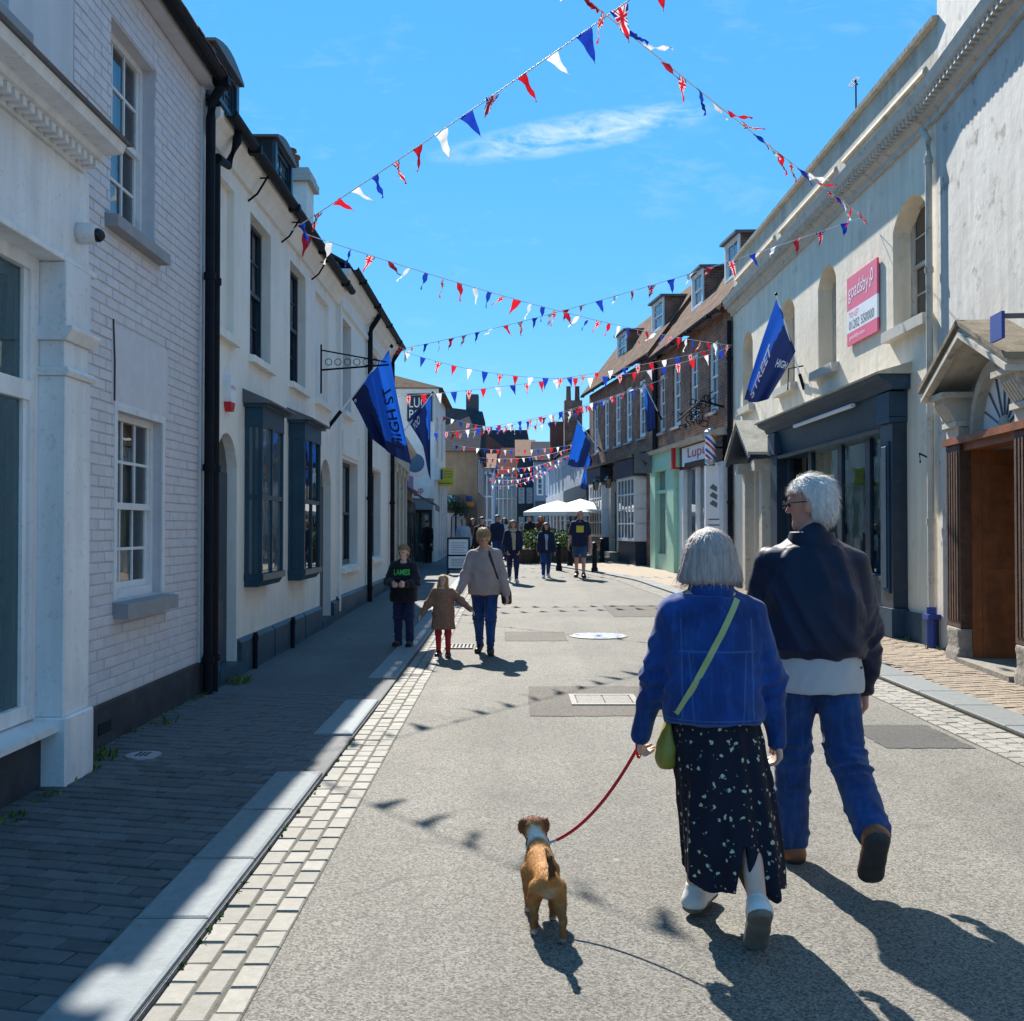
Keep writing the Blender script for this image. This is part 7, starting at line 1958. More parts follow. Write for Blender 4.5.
def fuzz(parent, mat, n, length, width, lift, flow, name='hair_strands', seed=1, jit=0.35, keep=None):
    """fine strands growing from a surface"""
    me = parent.data; g = np.random.RandomState(seed)
    V = np.array([v.co for v in me.vertices]); F = np.array([p.vertices[:] for p in me.polygons])
    a = np.linalg.norm(np.cross(V[F[:,1]]-V[F[:,0]], V[F[:,2]]-V[F[:,0]]), axis=1); a /= a.sum()
    N = np.array([p.normal for p in me.polygons]); C = V[F].mean(1)
    ix = g.choice(len(F), n, p=a)
    w = g.dirichlet(np.ones(4), n); Pp = (V[F[ix]]*w[:,:,None]).sum(1); Nn = N[ix]
    if keep is not None:
        kmask = keep(Pp); Pp, Nn = Pp[kmask], Nn[kmask]; n = len(Pp)
    Fl = flow(Pp) + g.normal(size=(n, 3))*jit; T = Fl - (Fl*Nn).sum(1)[:,None]*Nn; T /= np.linalg.norm(T, axis=1)[:,None] + 1e-9
    L = length*g.uniform(0.5, 1.2, n)[:,None]; S_w = np.cross(T, Nn)*width/2
    A0 = Pp - S_w; A1 = Pp + S_w; mid = Pp + T*L*0.55 + Nn*L*lift*0.8; M0 = mid - S_w*0.7; M1 = mid + S_w*0.7; E = Pp + T*L + Nn*L*lift*0.9
    vs_ = np.stack([A0, A1, M1, M0, E], 1).reshape(-1, 3); fs = []
    for i in range(n): fs += [(5*i, 5*i+1, 5*i+2, 5*i+3), (5*i+3, 5*i+2, 5*i+4)]
    m_ = bpy.data.meshes.new(name); m_.from_pydata(vs_.tolist(), [], fs); m_.materials.append(MATS[mat])
    o = bpy.data.objects.new(name, m_); COL.objects.link(o); o.parent = parent; tag(o, kind='stuff')
    return o
def dirv(fwd, out, side):
    f, o = rad(fwd), rad(out); return np.array((side*math.sin(o), math.sin(f)*math.cos(o), -math.cos(f)*math.cos(o)))
def make_person(label, loc, heading, H, pose, fit, h=0.014, group=None, cat='person', fine=False, bulk=1.0, name='person'):
    g = lambda k, d=0: pose.get(k, d)
    J = {}
    lean = math.tan(rad(g('lean', 2))); tilt = math.tan(rad(g('tilt', 0)))
    cx = lambda z: tilt*(z-0.5*H); cy = lambda z: lean*(z-0.5*H)
    low = 9
    for s, n in ((-1, 'L'), (1, 'R')):
        hip = np.array((s*0.052*H, 0, 0.525*H))
        a, k = g('hip'+n, 0), g('knee'+n, 3); sp = g('splay'+n, 2)
        knee = hip + 0.235*H*dirv(a, sp, s); ank = knee + 0.232*H*dirv(a-k, sp*0.3, s)
        p = rad(g('foot'+n, 0)); yw = rad(g('toe'+n, 6))*s
        f = np.array((math.sin(yw)*math.cos(p), math.cos(yw)*math.cos(p), -math.sin(p))); u = np.array((math.sin(yw)*math.sin(p), math.cos(yw)*math.sin(p), math.cos(p)))
        J['hip'+n], J['knee'+n], J['ank'+n], J['ff'+n], J['fu'+n] = hip, knee, ank, f, u
        low = min(low, (ank - 0.035*H*f - 0.058*H*u)[2], (ank + 0.11*H*f - 0.058*H*u)[2], (ank-0.058*H*u)[2])
        sh = np.array((s*g('sw', 0.096)*H + cx(0.8*H), cy(0.8*H), g('shz', 0.788)*H))
        fw, out, el, inn = g('arm'+n, (5, 9, 12, 0))
        elb = sh + 0.172*H*dirv(fw, out, s)
        fd = dirv(fw+el, out-inn, s); wr = elb + 0.148*H*fd
        J['sh'+n], J['elb'+n], J['wr'+n], J['fd'+n] = sh, elb, wr, fd
    dz = np.array((0, 0, -low))
    if 'seat' in pose: dz = np.array((0, 0, pose['seat']*H - 0.525*H))
    for k in list(J):
        if not k.startswith('f'): J[k] = J[k] + dz
    z0 = dz[2]
    hh = 0.141*H
    hc = np.array((cx(0.93*H), cy(0.93*H) + g('headfwd', 0.018)*H, 0.924*H + z0))
    Rz = Matrix.Rotation(rad(g('yaw', 0)), 3, 'Z') @ Matrix.Rotation(rad(g('nod', 0)), 3, 'X')
    Rn = np.array(Rz)
    hp = lambda x, y, z: hc + hh*(Rn @ np.array((x, y, z)))
    pts = np.array([J[k] for k in J if not k.startswith('f')] + [hc + (0, 0, hh*0.6)])
    lo = pts.min(0) - 0.17; hi = pts.max(0) + 0.17; lo[2] = -0.03
    def torso(S, ex, z_lo=0.465, z_hi=0.835, wf=1.0, k=0.03, scale=None):
        sec = []
        for z, rx, ry in ((0.455, 0.080, 0.060), (0.50, 0.098, 0.068), (0.53, 0.100, 0.070), (0.60, 0.090, 0.061), (0.66, 0.091, 0.062), (0.74, 0.103, 0.068), (0.785, 0.104, 0.062), (0.815, 0.075, 0.048), (0.835, 0.045, 0.040)):
            sec.append((z*H+z0, cx(z*H), cy(z*H), rx*H*bulk*wf+ex, ry*H*bulk*wf+ex))
        sec = [q for q in sec if z_lo*H+z0-0.03*H <= q[0] <= z_hi*H+z0+0.001]
        # end exactly at z_lo
        a = np.array(sec); row = [z_lo*H+z0] + [float(np.interp(z_lo*H+z0, a[:,0], a[:,c])) for c in range(1, 5)]
        sec = [row] + [q for q in sec if q[0] > row[0]+1e-4]
        S.loft(sec, k)
    def arms(S, ex, upto='wr', k=0.025, f=1.0, cut=1.0):
        for s, n in ((-1, 'L'), (1, 'R')):
            sh, el, wr = J['sh'+n], J['elb'+n], J['wr'+n]
            S.cap((cx(0.825*H), cy(0.83*H), 0.836*H+z0), sh - np.array((s*0.012*H, 0, 0.0)), 0.030*H+ex*0.6, 0.026*H*bulk+ex*0.7, 0.04)
            if upto == 'mid': S.cap(sh, sh+(el-sh)*0.75, 0.032*H*bulk+ex, 0.030*H*bulk+ex*1.3, k); continue
            S.cap(sh, el, 0.0285*H*f*bulk+ex, 0.026*H*f*bulk+ex, k)
            S.cap(el, el+(wr-el)*cut, 0.026*H*f*bulk+ex, (0.017*H)*f+ex, k)
    def legs(S, ex, hem=None, k=0.02, to=1.0, f=1.0):
        for n in 'LR':
            a, b, c = J['hip'+n], J['knee'+n], J['ank'+n]
            S.cap(a, b, 0.050*H*bulk+ex, 0.034*H*f+ex, 0.035)
            if to < 1: continue
            rb = (0.022*H+ex) if hem is None else hem*H
            S.cap(b, c - 0.0*(c-b), 0.033*H*f+ex, rb, k)
    # ---- body, one continuous surface
    S = SDF(lo, hi, h)
    torso(S, 0, 0.465); arms(S, 0); legs(S, 0)
    S.cap((cx(0.82*H), cy(0.82*H), 0.82*H+z0), hp(0, -0.10, -0.22), 0.036*H, 0.034*H, 0.02)
    kh = 0.02*hh/0.2
    S.ell(hp(0, -0.06, 0.13), np.array((0.335, 0.405, 0.36))*hh, 0.01, Rn)
    S.cap(hp(0, 0.10, -0.02), hp(0, 0.17, -0.30), 0.275*hh, 0.165*hh, 0.03*hh*2)
    S.cap(hp(0, 0.24, -0.36), hp(0, 0.25, -0.38), 0.10*hh, 0.10*hh, 0.05*hh)
    S.cap(hp(0, 0.35, 0.03), hp(0, 0.41, -0.09), 0.035*hh, 0.05*hh, 0.05*hh)
    S.cap(hp(-0.14, 0.31, 0.10), hp(0.14, 0.31, 0.10), 0.06*hh, 0.06*hh, 0.06*hh)
    for s in (-1, 1):
        S.ell(hp(s*0.335, -0.03, -0.02), np.array((0.05, 0.10, 0.16))*hh, 0.02*hh, Rn)
        S.cap(hp(s*0.135, 0.40, 0.02), hp(s*0.14, 0.40, 0.02), 0.055*hh, 0.055*hh, 0.04*hh, neg=True)
    for s, n in ((-1, 'L'), (1, 'R')):
        w, d = J['wr'+n], J['fd'+n]; HL = 0.108*H
        ac = np.cross(d, (s*1.0, 0.0, 0.0)); ac = ac/np.linalg.norm(ac)
        if ac[1] < 0: ac = -ac
        pn = np.cross(ac, d); pn /= np.linalg.norm(pn)
        if pn[0]*s > 0: pn = -pn                 # palm faces the body
        cu = g('curl'+n, 35)
        for i, fl in enumerate((0.85, 1.0, 0.95, 0.75)):
            o = (1.5-i)*0.115*HL
            kn = w + 0.50*HL*d + ac*o
            S.cap(w + d*0.05*HL + ac*o*0.6, kn, 0.085*HL, 0.075*HL, 0.012)
            d1 = d*math.cos(rad(cu)) + pn*math.sin(rad(cu)); d2 = d*math.cos(rad(cu*2.1)) + pn*math.sin(rad(cu*2.1))
            m_ = kn + d1*0.24*HL*fl + ac*o*0.12; e_ = m_ + d2*0.24*HL*fl
            S.cap(kn, m_, 0.064*HL, 0.058*HL, 0.004); S.cap(m_, e_, 0.058*HL, 0.048*HL, 0.003)
        tb = w + 0.16*HL*d + ac*0.16*HL; t1 = tb + (d*0.65 + ac*0.55 + pn*0.25)*0.30*HL; t2 = t1 + (d*0.9 + ac*0.1 + pn*0.25)*0.24*HL
        S.cap(tb, t1, 0.085*HL, 0.066*HL, 0.01); S.cap(t1, t2, 0.064*HL, 0.05*HL, 0.004)
        # bare foot inside the shoe
        a, f, u = J['ank'+n], J['ff'+n], J['fu'+n]
        S.cap(a - 0.022*H*u, a + 0.07*H*f - 0.036*H*u, 0.020*H, 0.014*H, 0.01)
    body = sdf_obj(name, S, fit.get('skin', 'skin'), None, 1)
    body.location = loc; body.rotation_euler = (0, 0, heading)
    tag(body, label, cat, group)
    # ---- face details
    for s in (-1, 1):
        mb = MB(); c = hp(s*0.135, 0.345, 0.02); mb.lathe((0,0,0), [(0.001,-0.045*hh),(0.04*hh,-0.02*hh),(0.045*hh,0.0),(0.04*hh,0.02*hh),(0.001,0.045*hh)], 8)
        o = mk('eye', mb, 'eye_dark', None, True); o.parent = body; o.location = c
    e = SDF(-np.ones(3)*0.14*hh*1.2, np.ones(3)*0.14*hh*1.2, 0.02*hh); e.ell((0,0,0), np.array((0.085, 0.035, 0.022))*hh, 0.001, Rn); o = sdf_obj('mouth', e, 'lip', body); o.location = hp(0, 0.315, -0.245)
    # ---- hair
    hs_ = fit.get('hair')
    if hs_:
        st, hm = hs_
        B = SDF(hc - 0.95*hh, hc + np.array((0.8, 0.8, 0.75))*hh, min(h, 0.008) if fine else min(h, 0.011))
        inv = Rn.T
        def loc_(X, Y, Z):
            q = [X-hc[0], Y-hc[1], Z-hc[2]]
            return [(inv[i,0]*q[0] + inv[i,1]*q[1] + inv[i,2]*q[2])/hh for i in range(3)]
        if st in ('short', 'crop'):
            t = 0.05 if st == 'short' else 0.015
            B.ell(hp(0, -0.07, 0.15), np.array((0.35+t, 0.42+t, 0.37+t*1.2))*hh, 0.01, Rn); B.ell(hp(0, -0.17, -0.08), np.array((0.32+t, 0.29+t, 0.33+t))*hh, 0.02, Rn)
            B.fold(lambda X, Y, Z: 0.028*hh*wob(X, Y, Z, 8/hh, 2) + 0.012*hh*wob(X, Y, Z, 20/hh, 5))
            def cutf(X, Y, Z):
                x, y, z = loc_(X, Y, Z)
                keep = np.minimum(y + 0.06 - np.maximum(0, z)*0.55, 0.24 - z)
                return np.maximum(np.maximum(keep, -0.40 - z + 0.30*np.maximum(0, y+0.25)), -9)*hh
            B.cut(cutf)
        elif st == 'bob':
            rows = [(-0.54, 0.52, 0.42), (-0.47, 0.60, 0.48), (-0.32, 0.575, 0.49), (-0.1, 0.51, 0.49), (0.12, 0.455, 0.475), (0.30, 0.37, 0.41), (0.42, 0.25, 0.29), (0.48, 0.13, 0.16), (0.505, 0.03, 0.04)]
            B.loft([(hc[2]+z*hh, hc[0], hc[1]-0.06*hh, rx*hh, ry*hh) for z, rx, ry in rows], 0.02)
            def ridges(X, Y, Z):
                th = np.arctan2(X-hc[0], Y-hc[1]); zz = (Z-hc[2])/hh
                return 0.012*hh*np.sin(23*th + 2.5*np.sin(3*th + zz*3)) + 0.008*hh*np.sin(47*th + 4*zz) + 0.02*hh*np.exp(-(th-3.05)**2/0.006)*(zz < 0.5)
            B.fold(ridges)
            B.cut(lambda X, Y, Z: np.minimum(loc_(X, Y, Z)[1] - 0.16, 0.22 - loc_(X, Y, Z)[2])*hh)
        else:   # long, wavy
            rows = [(-0.92, 0.38, 0.2), (-0.8, 0.46, 0.30), (-0.5, 0.48, 0.38), (-0.2, 0.45, 0.42), (0.1, 0.43, 0.46), (0.3, 0.37, 0.41), (0.45, 0.24, 0.28), (0.53, 0.05, 0.06)]
            B.loft([(hc[2]+z*hh, hc[0], hc[1]-0.09*hh, rx*hh, ry*hh) for z, rx, ry in rows], 0.02)
            B.fold(lambda X, Y, Z: 0.05*hh*wob(X, Y, Z, 30, 4))
            B.cut(lambda X, Y, Z: np.minimum(loc_(X, Y, Z)[1] - 0.10, 0.24 - loc_(X, Y, Z)[2])*hh)
        ho = sdf_obj('hair', B, hm, body, 1)
        if fine:
            cz = np.array(hc)
            if st == 'bob': fuzz(ho, hm, 1500, 0.22*hh, 0.002, 0.02, lambda p: np.stack([(p[:,0]-cz[0])*2.5, (p[:,1]-cz[1])*1.5, -np.ones(len(p))*0.6], 1), jit=0.10)
            elif st == 'long': fuzz(ho, hm, 1400, 0.25*hh, 0.003, 0.10, lambda p: np.stack([(p[:,0]-cz[0])*2.5, (p[:,1]-cz[1])*1.5, -np.ones(len(p))*0.6], 1), jit=0.25)
            else: fuzz(ho, hm, 2200, 0.16*hh, 0.0022, 0.22, lambda p: (p - cz - Rn @ np.array((0, 0.25, 0.55))*hh)*np.array((1, 1, 1.2)), jit=0.03)
    # ---- clothes
    sd = int(abs(loc[0]*977 + loc[1]*131)) % 9999
    bt = fit.get('bottom')
    if bt:
        kind, m_ = bt[:2]
        T = SDF(lo, hi, h)
        if kind in ('trousers', 'shorts', 'leggings'):
            ex = {'trousers': 0.012, 'shorts': 0.02, 'leggings': 0.005}[kind]*H/1.7 + 0.003
            torso(T, ex, 0.475, 0.60)
            if kind == 'shorts':
                legs(T, ex, to=0.5)
                T.cut(lambda X, Y, Z: (0.30*H+z0 - Z))
            else:
                legs(T, ex, hem=None if kind == 'leggings' else bt[2] if len(bt) > 2 else 0.036, f=1.0 if kind == 'leggings' else 1.12)
            amp = 0.010 if kind != 'leggings' else 0.003
            def fl(X, Y, Z):
                kz = np.zeros_like(Z)
                for n in 'LR': kz += np.exp(-((Z-J['knee'+n][2])/0.07)**2) + np.exp(-((Z-J['ank'+n][2]-0.03)/0.05)**2) + 0.8*np.exp(-((Z-J['hip'+n][2]+0.05)/0.06)**2)
                return amp*0.8*drape(X, Y, Z, sd, 1.0) + amp*0.8*np.minimum(kz, 1.3)*rings(X, Y, Z, sd+5)
            T.fold(fl)
            sdf_obj('trousers' if kind == 'trousers' else kind, T, m_, body, 1)
        elif kind == 'skirt':
            T.loft([(z*H+z0, x, y, rx, ry) for z, x, y, rx, ry in bt[2]], 0.02, pw=2.2)
            bot = bt[2][0][0]*H
            def fl(X, Y, Z):
                th = np.arctan2(X-bt[2][0][1], Y); dn = np.clip((0.62*H - Z)/(0.5*H), 0, 1)
                return 0.014*dn*np.sin(9*th + 1.5*np.sin(2*th+1) + 2.2*Z) + 0.006*dn*np.sin(19*th - 3*Z) + 0.004*wob(X, Y, Z, 30, sd)
            T.fold(fl)
            if len(bt) > 3: T.cut(bt[3])
            sdf_obj('skirt', T, m_, body, 1)
    tp = fit.get('top')
    if tp:
        T = SDF(lo, hi, h)
        ex = tp.get('ex', 0.014)*H/1.7
        torso(T, ex, tp.get('hem', 0.50), tp.get('neck', 0.83), tp.get('wf', 1.0))
        for z, rx, ry, dy in tp.get('extra', ()):   # widened body of a coat
            pass
        if tp.get('body'): T.loft([(z*H+z0, cx(z*H)+x, cy(z*H)+y, rx*H, ry*H) for z, x, y, rx, ry in tp['body']], 0.03, pw=2.3)
        sl = tp.get('sleeve', 'long')
        arms(T, ex*tp.get('sex', 1.0), 'mid' if sl == 'short' else 'wr', 0.03, tp.get('sf', 1.0), tp.get('cuff', 1.0))
        amp = tp.get('amp', 0.006)
        def fl(X, Y, Z):
            kz = np.zeros_like(Z)
            for n in 'LR':
                e_ = J['elb'+n]; kz += np.exp(-((X-e_[0])**2+(Y-e_[1])**2+(Z-e_[2])**2)/0.012)
            return amp*drape(X, Y, Z, sd+1, 0.75) + amp*0.9*np.minimum(kz*1.4, 1.2)*rings(X, Y, Z, sd+2, 0.8)
        T.fold(fl)
        o = sdf_obj(tp.get('name', 'top'), T, tp['mat'], body, 1)
        fit['_top'] = o
        if tp.get('collar'):
            ch, cm = tp['collar']; C_ = SDF((-0.25,-0.25,0.7*H+z0),(0.25,0.3,0.95*H+z0), min(h, 0.0055)); zc = 0.815*H+z0
            C_.loft([(zc-0.01, cx(0.82*H), cy(0.82*H), 0.068*H, 0.060*H), (zc+ch, cx(0.83*H), cy(0.83*H)+0.004, 0.056*H, 0.052*H)], 0.01)
            C_.loft([(zc-0.03, cx(0.82*H), cy(0.82*H), 0.058*H, 0.050*H), (zc+ch+0.03, cx(0.83*H), cy(0.83*H)+0.004, 0.046*H, 0.042*H)], 0.004, neg=True)
            C_.cut(lambda X, Y, Z: (Y - cy(0.82*H) - 0.045*H) )
            sdf_obj('collar', C_, cm, body, 1)
    for i_, layer in enumerate(fit.get('layers', ())):   # hem of a shirt, scarf ...
        T = SDF(lo, hi, h); nm_, m_, rows = layer[:3]
        T.loft([(z*H+z0, cx(z*H)+x, cy(z*H)+y, rx*H, ry*H) for z, x, y, rx, ry in rows], 0.01)
        T.fold(lambda X, Y, Z: 0.004*wob(X, Y, Z*0.6, 50, sd+i_))
        if len(layer) > 3: T.cut(layer[3])
        sdf_obj(nm_, T, m_, body, 1)
    sh_ = fit.get('shoes')
    if sh_:
        up, so = sh_[:2]; big = sh_[2] if len(sh_) > 2 else 1.0
        for n in 'LR':
            a, f, u = J['ank'+n], J['ff'+n], J['fu'+n]; hs2 = min(h, 0.007)
            side = np.cross(f, u)
            for part in ('shoe', 'sole'):
                s2 = SDF(a - 0.20*H*np.ones(3)*0.9, a + 0.20*H*np.ones(3)*0.9, hs2)
                gr = 0.0 if part == 'shoe' else 0.004
                for w_ in (-0.006, 0.006):
                    s2.cap(a - 0.018*H*f - 0.036*H*u + side*w_*H*0.6, a + 0.045*H*f - 0.036*H*u + side*w_*H*0.6, 0.025*H*big+gr, 0.0235*H*big+gr, 0.012)
                    s2.cap(a + 0.045*H*f - 0.036*H*u + side*w_*H*0.6, a + 0.095*H*f - 0.037*H*u + side*w_*H*1.2, 0.0235*H*big+gr, 0.0225*H*big+gr, 0.012)
                if part == 'shoe':
                    s2.cap(a - 0.01*H*f - 0.03*H*u, a + 0.0*f + 0.004*H*u, 0.027*H*big, 0.026*H*big, 0.03)
                    s2.cut(lambda X, Y, Z: np.maximum(-((X-a[0])*u[0]+(Y-a[1])*u[1]+(Z-a[2])*u[2]) - 0.046*H, ((X-a[0])*u[0]+(Y-a[1])*u[1]+(Z-a[2])*u[2]) - 0.012*H))
                    sh_o = sdf_obj('shoe', s2, up, body, 1)
                else:
                    s2.cut(lambda X, Y, Z: np.maximum(-((X-a[0])*u[0]+(Y-a[1])*u[1]+(Z-a[2])*u[2]) - 0.058*H, ((X-a[0])*u[0]+(Y-a[1])*u[1]+(Z-a[2])*u[2]) + 0.043*H))
                    sdf_obj('sole', s2, so, sh_o, 1)
    bpy.context.view_layer.update()
    return body, J, hp, hh

from mathutils.bvhtree import BVHTree
def on_surface(obj, pts, direction, off=0.004):
    """lays points (in the person's own axes) on a garment by casting along direction"""
    me = obj.data; bvh = BVHTree.FromPolygons([v.co for v in me.vertices], [p.vertices for p in me.polygons])
    d = Vector(direction).normalized(); out = []
    for p in pts:
        h_, n_, i_, dd = bvh.ray_cast(Vector(p) - d*1.0, d)
        out.append((h_ - d*off) if h_ is not None else None)
    last = next((q for q in out if q is not None), Vector((0, 0, 0)))
    res = []
    for q in out:
        if q is not None: last = q
        res.append(last.copy())
    return res
def ribbon(name, pts, w, mat, parent, up=(0, 0, 1), nrm=(0, -1, 0), th=0.003):
    mb = MB(); nrm = Vector(nrm); pts = [Vector(p) for p in pts]
    for i, p in enumerate(pts):
        t = (pts[min(i+1, len(pts)-1)] - pts[max(0, i-1)]).normalized(); s = t.cross(nrm).normalized()*w/2; k = nrm*th
        mb.v += [tuple(p-s), tuple(p+s), tuple(p+s+k), tuple(p-s+k)]
    for i in range(len(pts)-1):
        a = i*4
        for j in range(4): mb.f.append((a+j, a+(j+1) % 4, a+4+(j+1) % 4, a+4+j))
    mb.f += [(0, 1, 2, 3), tuple((len(pts)-1)*4+j for j in (3, 2, 1, 0))]
    me = bpy.data.meshes.new(name); me.from_pydata(mb.v, [], mb.f); me.materials.append(MATS[mat])
    o = bpy.data.objects.new(name, me); COL.objects.link(o); o.parent = parent
    return o

# --- the couple walking away
fit = dict(skin='skin_ruddy', hair=('short', 'hair_white'), bottom=('trousers', 'jeans', 0.042), shoes=('brown_leather', 'rubber_dark', 1.02),
           top=dict(name='jacket', mat='navy_jacket', hem=0.535, ex=0.024, amp=0.018, sf=1.16, sex=0.6, cuff=1.04, collar=(0.07, 'navy_jacket'),
                    body=[(0.54, 0, -0.012, 0.120, 0.088), (0.56, 0, -0.015, 0.131, 0.098), (0.62, 0, -0.015, 0.132, 0.100), (0.70, 0, -0.012, 0.127, 0.094), (0.755, 0, -0.006, 0.114, 0.084), (0.795, 0, 0, 0.075, 0.06)]),
           layers=[('shirt_tail', 'grey_shirt', [(0.452, 0, -0.008, 0.126, 0.094), (0.50, 0, -0.008, 0.124, 0.092), (0.56, 0, -0.006, 0.115, 0.085)], lambda X, Y, Z: 0.815 + 0.05*(X+0.2)*(-1) - Z)])
man, Jm, hpm, hhm = make_person('grey-haired man in dark navy jacket and jeans walking away', (1.385, 4.72, 0), R(-2), 1.80,
    dict(hipL=7, kneeL=4, hipR=-11, kneeR=44, footR=58, splayL=-1, splayR=4, toeR=4, armL=(18, 12, 55, 25), armR=(-3, 9, 20, 6), yaw=66, nod=-4, lean=3, shz=0.768, sw=0.106, tilt=0.5),
    fit, 0.0075, fine=True, bulk=1.0)
# his glasses
gl = MB()
e0, e1 = Vector(hpm(-0.15, 0.44, 0.03)), Vector(hpm(0.15, 0.44, 0.03))
rx_ = (e1-e0).normalized()
for c in (e0, e1):
    gl.tube([c + rx_*0.022*math.cos(a*0.524) + Vector((0, 0, 0.016*math.sin(a*0.524))) for a in range(13)], 0.0028, 6, cap=False)
gl.tube([e0 + rx_*0.022, e1 - rx_*0.022], 0.0025, 6)
for s, c in ((-1, e0), (1, e1)): gl.tube([c + rx_*0.024*s, Vector(hpm(s*0.36, 0.30, 0.05)), Vector(hpm(s*0.375, 0.0, 0.05)), Vector(hpm(s*0.36, -0.08, -0.04))], 0.003, 6)
o = mk('glasses', gl, 'ink_black', None); o.parent = man

zsk = 1.54
skirt_rows = [(0.105, 0.062, -0.085, 0.188, 0.185), (0.20, 0.052, -0.075, 0.186, 0.182), (0.35, 0.035, -0.035, 0.180, 0.160), (0.46, 0.012, 0.0, 0.178, 0.142), (0.53, 0.0, 0.0, 0.165, 0.125), (0.60, 0.0, 0.0, 0.135, 0.10)]
def slit(X, Y, Z):
    x0 = 0.085 + (0.42-Z)*(-0.10)
    w_ = np.clip((0.40 - Z)*0.13, 0, 0.022)
    wedge = np.where((Y < 0.02) & (Z < 0.40), w_ - np.abs(X - x0), -1.0)
    hem = 0.20 - 0.16*X + 0.012*np.sin(X*30) - Z
    return np.maximum(wedge, hem)
fit = dict(skin='skin_pale', hair=('bob', 'hair_silver'), bottom=('skirt', 'floral_skirt', skirt_rows, slit), shoes=('white_leather', 'rubber_tan', 1.0),
           top=dict(name='denim_jacket', mat='denim', hem=0.505, ex=0.022, amp=0.013, sf=1.08, sex=0.5, cuff=1.12, collar=(0.05, 'denim'),
                    body=[(0.505, 0, -0.012, 0.124, 0.094), (0.56, 0, -0.012, 0.122, 0.094), (0.66, 0, -0.010, 0.117, 0.088), (0.73, 0, -0.004, 0.114, 0.080), (0.77, 0, 0, 0.10, 0.066), (0.80, 0, 0, 0.075, 0.05)]))
woman, Jw, hpw, hhw = make_person('silver-haired woman in blue denim jacket and dark floral skirt', (0.795, 4.05, 0), R(-3), 1.545,
    dict(hipL=10, kneeL=8, hipR=-13, kneeR=24, footR=52, splayL=-2, splayR=4, toeL=-26, toeR=2, armL=(3, 14, 12, 3), armR=(-5, 14, 14, 6), curlL=62, curlR=40, lean=3, sw=0.103, shz=0.774, nod=-4, tilt=-0.5),
    fit, 0.0075, fine=True)
dj = fit['_top']
line = [Vector((0.085 - 0.24*t, 0, 1.275 - 0.44*t)) for t in [i/24 for i in range(25)]]
pts = on_surface(dj, line, (0, 1, 0), 0.002)
ribbon('bag_strap', pts, 0.024, 'strap_green', woman)
s_ = SDF((-0.34, -0.16, 0.52), (-0.10, 0.2, 0.86), 0.007)
s_.loft([(0.605, -0.185, 0.03, 0.034, 0.075), (0.63, -0.185, 0.03, 0.045, 0.092), (0.69, -0.18, 0.03, 0.040, 0.092), (0.76, -0.175, 0.03, 0.016, 0.08), (0.79, -0.175, 0.03, 0.008, 0.07)], 0.02, pw=3)
s_.fold(lambda x, y, z: 0.004*wob(x, y, z, 30, 8))
bag = sdf_obj('handbag', s_, 'olive_leather', None, 1); bag.location = woman.location; bag.rotation_euler = woman.rotation_euler
tag(bag, 'small olive green shoulder bag at the left hip of the woman in denim', 'bag')
o = ribbon('strap', [pts[-1], Vector((-0.172, -0.06, 0.83)), Vector((-0.175, 0.0, 0.78))], 0.024, 'strap_green', bag)

# --- the woman, girl and boy coming towards the camera
fit = dict(skin='skin', hair=('short', 'hair_fair'), bottom=('trousers', 'jeans', 0.028), shoes=('dark_leather', 'rubber_dark', 0.95),
           top=dict(name='jumper', mat='mauve_knit', hem=0.475, ex=0.022, amp=0.012, sf=1.12, cuff=1.0, body=[(0.475, 0, 0.006, 0.130, 0.10), (0.55, 0, 0.008, 0.132, 0.105), (0.66, 0, 0.006, 0.125, 0.10), (0.76, 0, 0, 0.112, 0.075)]))
mum, Jq, hpq, hhq = make_person('woman in mauve jumper and blue jeans walking towards the camera', (-0.335, 12.55, 0), R(176), 1.53,
    dict(hipL=9, kneeL=5, hipR=-8, kneeR=16, footR=18, armR=(14, 17, 18, 0), armL=(2, 15, 10, 0), nod=-22, yaw=14, lean=4, headfwd=0.05, splayL=0, splayR=0), fit, 0.0095, fine=True, bulk=1.0)
line = [Vector((-0.06 - 0.11*t, 0, 1.27 - 0.34*t)) for t in [i/14 for i in range(15)]]
pts = on_surface(fit['_top'], line, (0, -1, 0), 0.003)
ribbon('bag_strap', pts, 0.035, 'dark_leather', mum, nrm=(0, 1, 0))
s_ = SDF((-0.45, -0.22, 0.55), (-0.1, 0.12, 1.0), 0.012); s_.loft([(0.62, -0.27, -0.06, 0.06, 0.12), (0.75, -0.26, -0.06, 0.065, 0.125), (0.90, -0.245, -0.06, 0.03, 0.10)], 0.02, pw=3)
bag2 = sdf_obj('handbag', s_, 'dark_leather', None, 1); bag2.location = mum.location; bag2.rotation_euler = mum.rotation_euler; tag(bag2, 'dark bag hanging behind the arm of the woman in mauve', 'bag')
fit = dict(skin='skin_pale', hair=('long', 'hair_blond'), bottom=('leggings', 'red_leggings'), shoes=('dark_leather', 'rubber_dark', 1.15),
           top=dict(name='dress', mat='girl_dress', hem=0.36, ex=0.014, amp=0.010, sf=1.2, body=[(0.345, 0, 0, 0.148, 0.12), (0.45, 0, 0, 0.136, 0.108), (0.58, 0, 0, 0.122, 0.092), (0.70, 0, 0, 0.112, 0.082), (0.76, 0, 0, 0.10, 0.07)]))
girl, *_ = make_person('little girl with wavy fair hair in patterned dress and red leggings', (-0.825, 12.3, 0), R(178), 1.0,
    dict(hipL=8, kneeL=6, hipR=-5, kneeR=8, armL=(10, 47, 8, -2), armR=(4, 30, 14, 0), yaw=-12, nod=4), fit, 0.0085, fine=True, bulk=1.12)
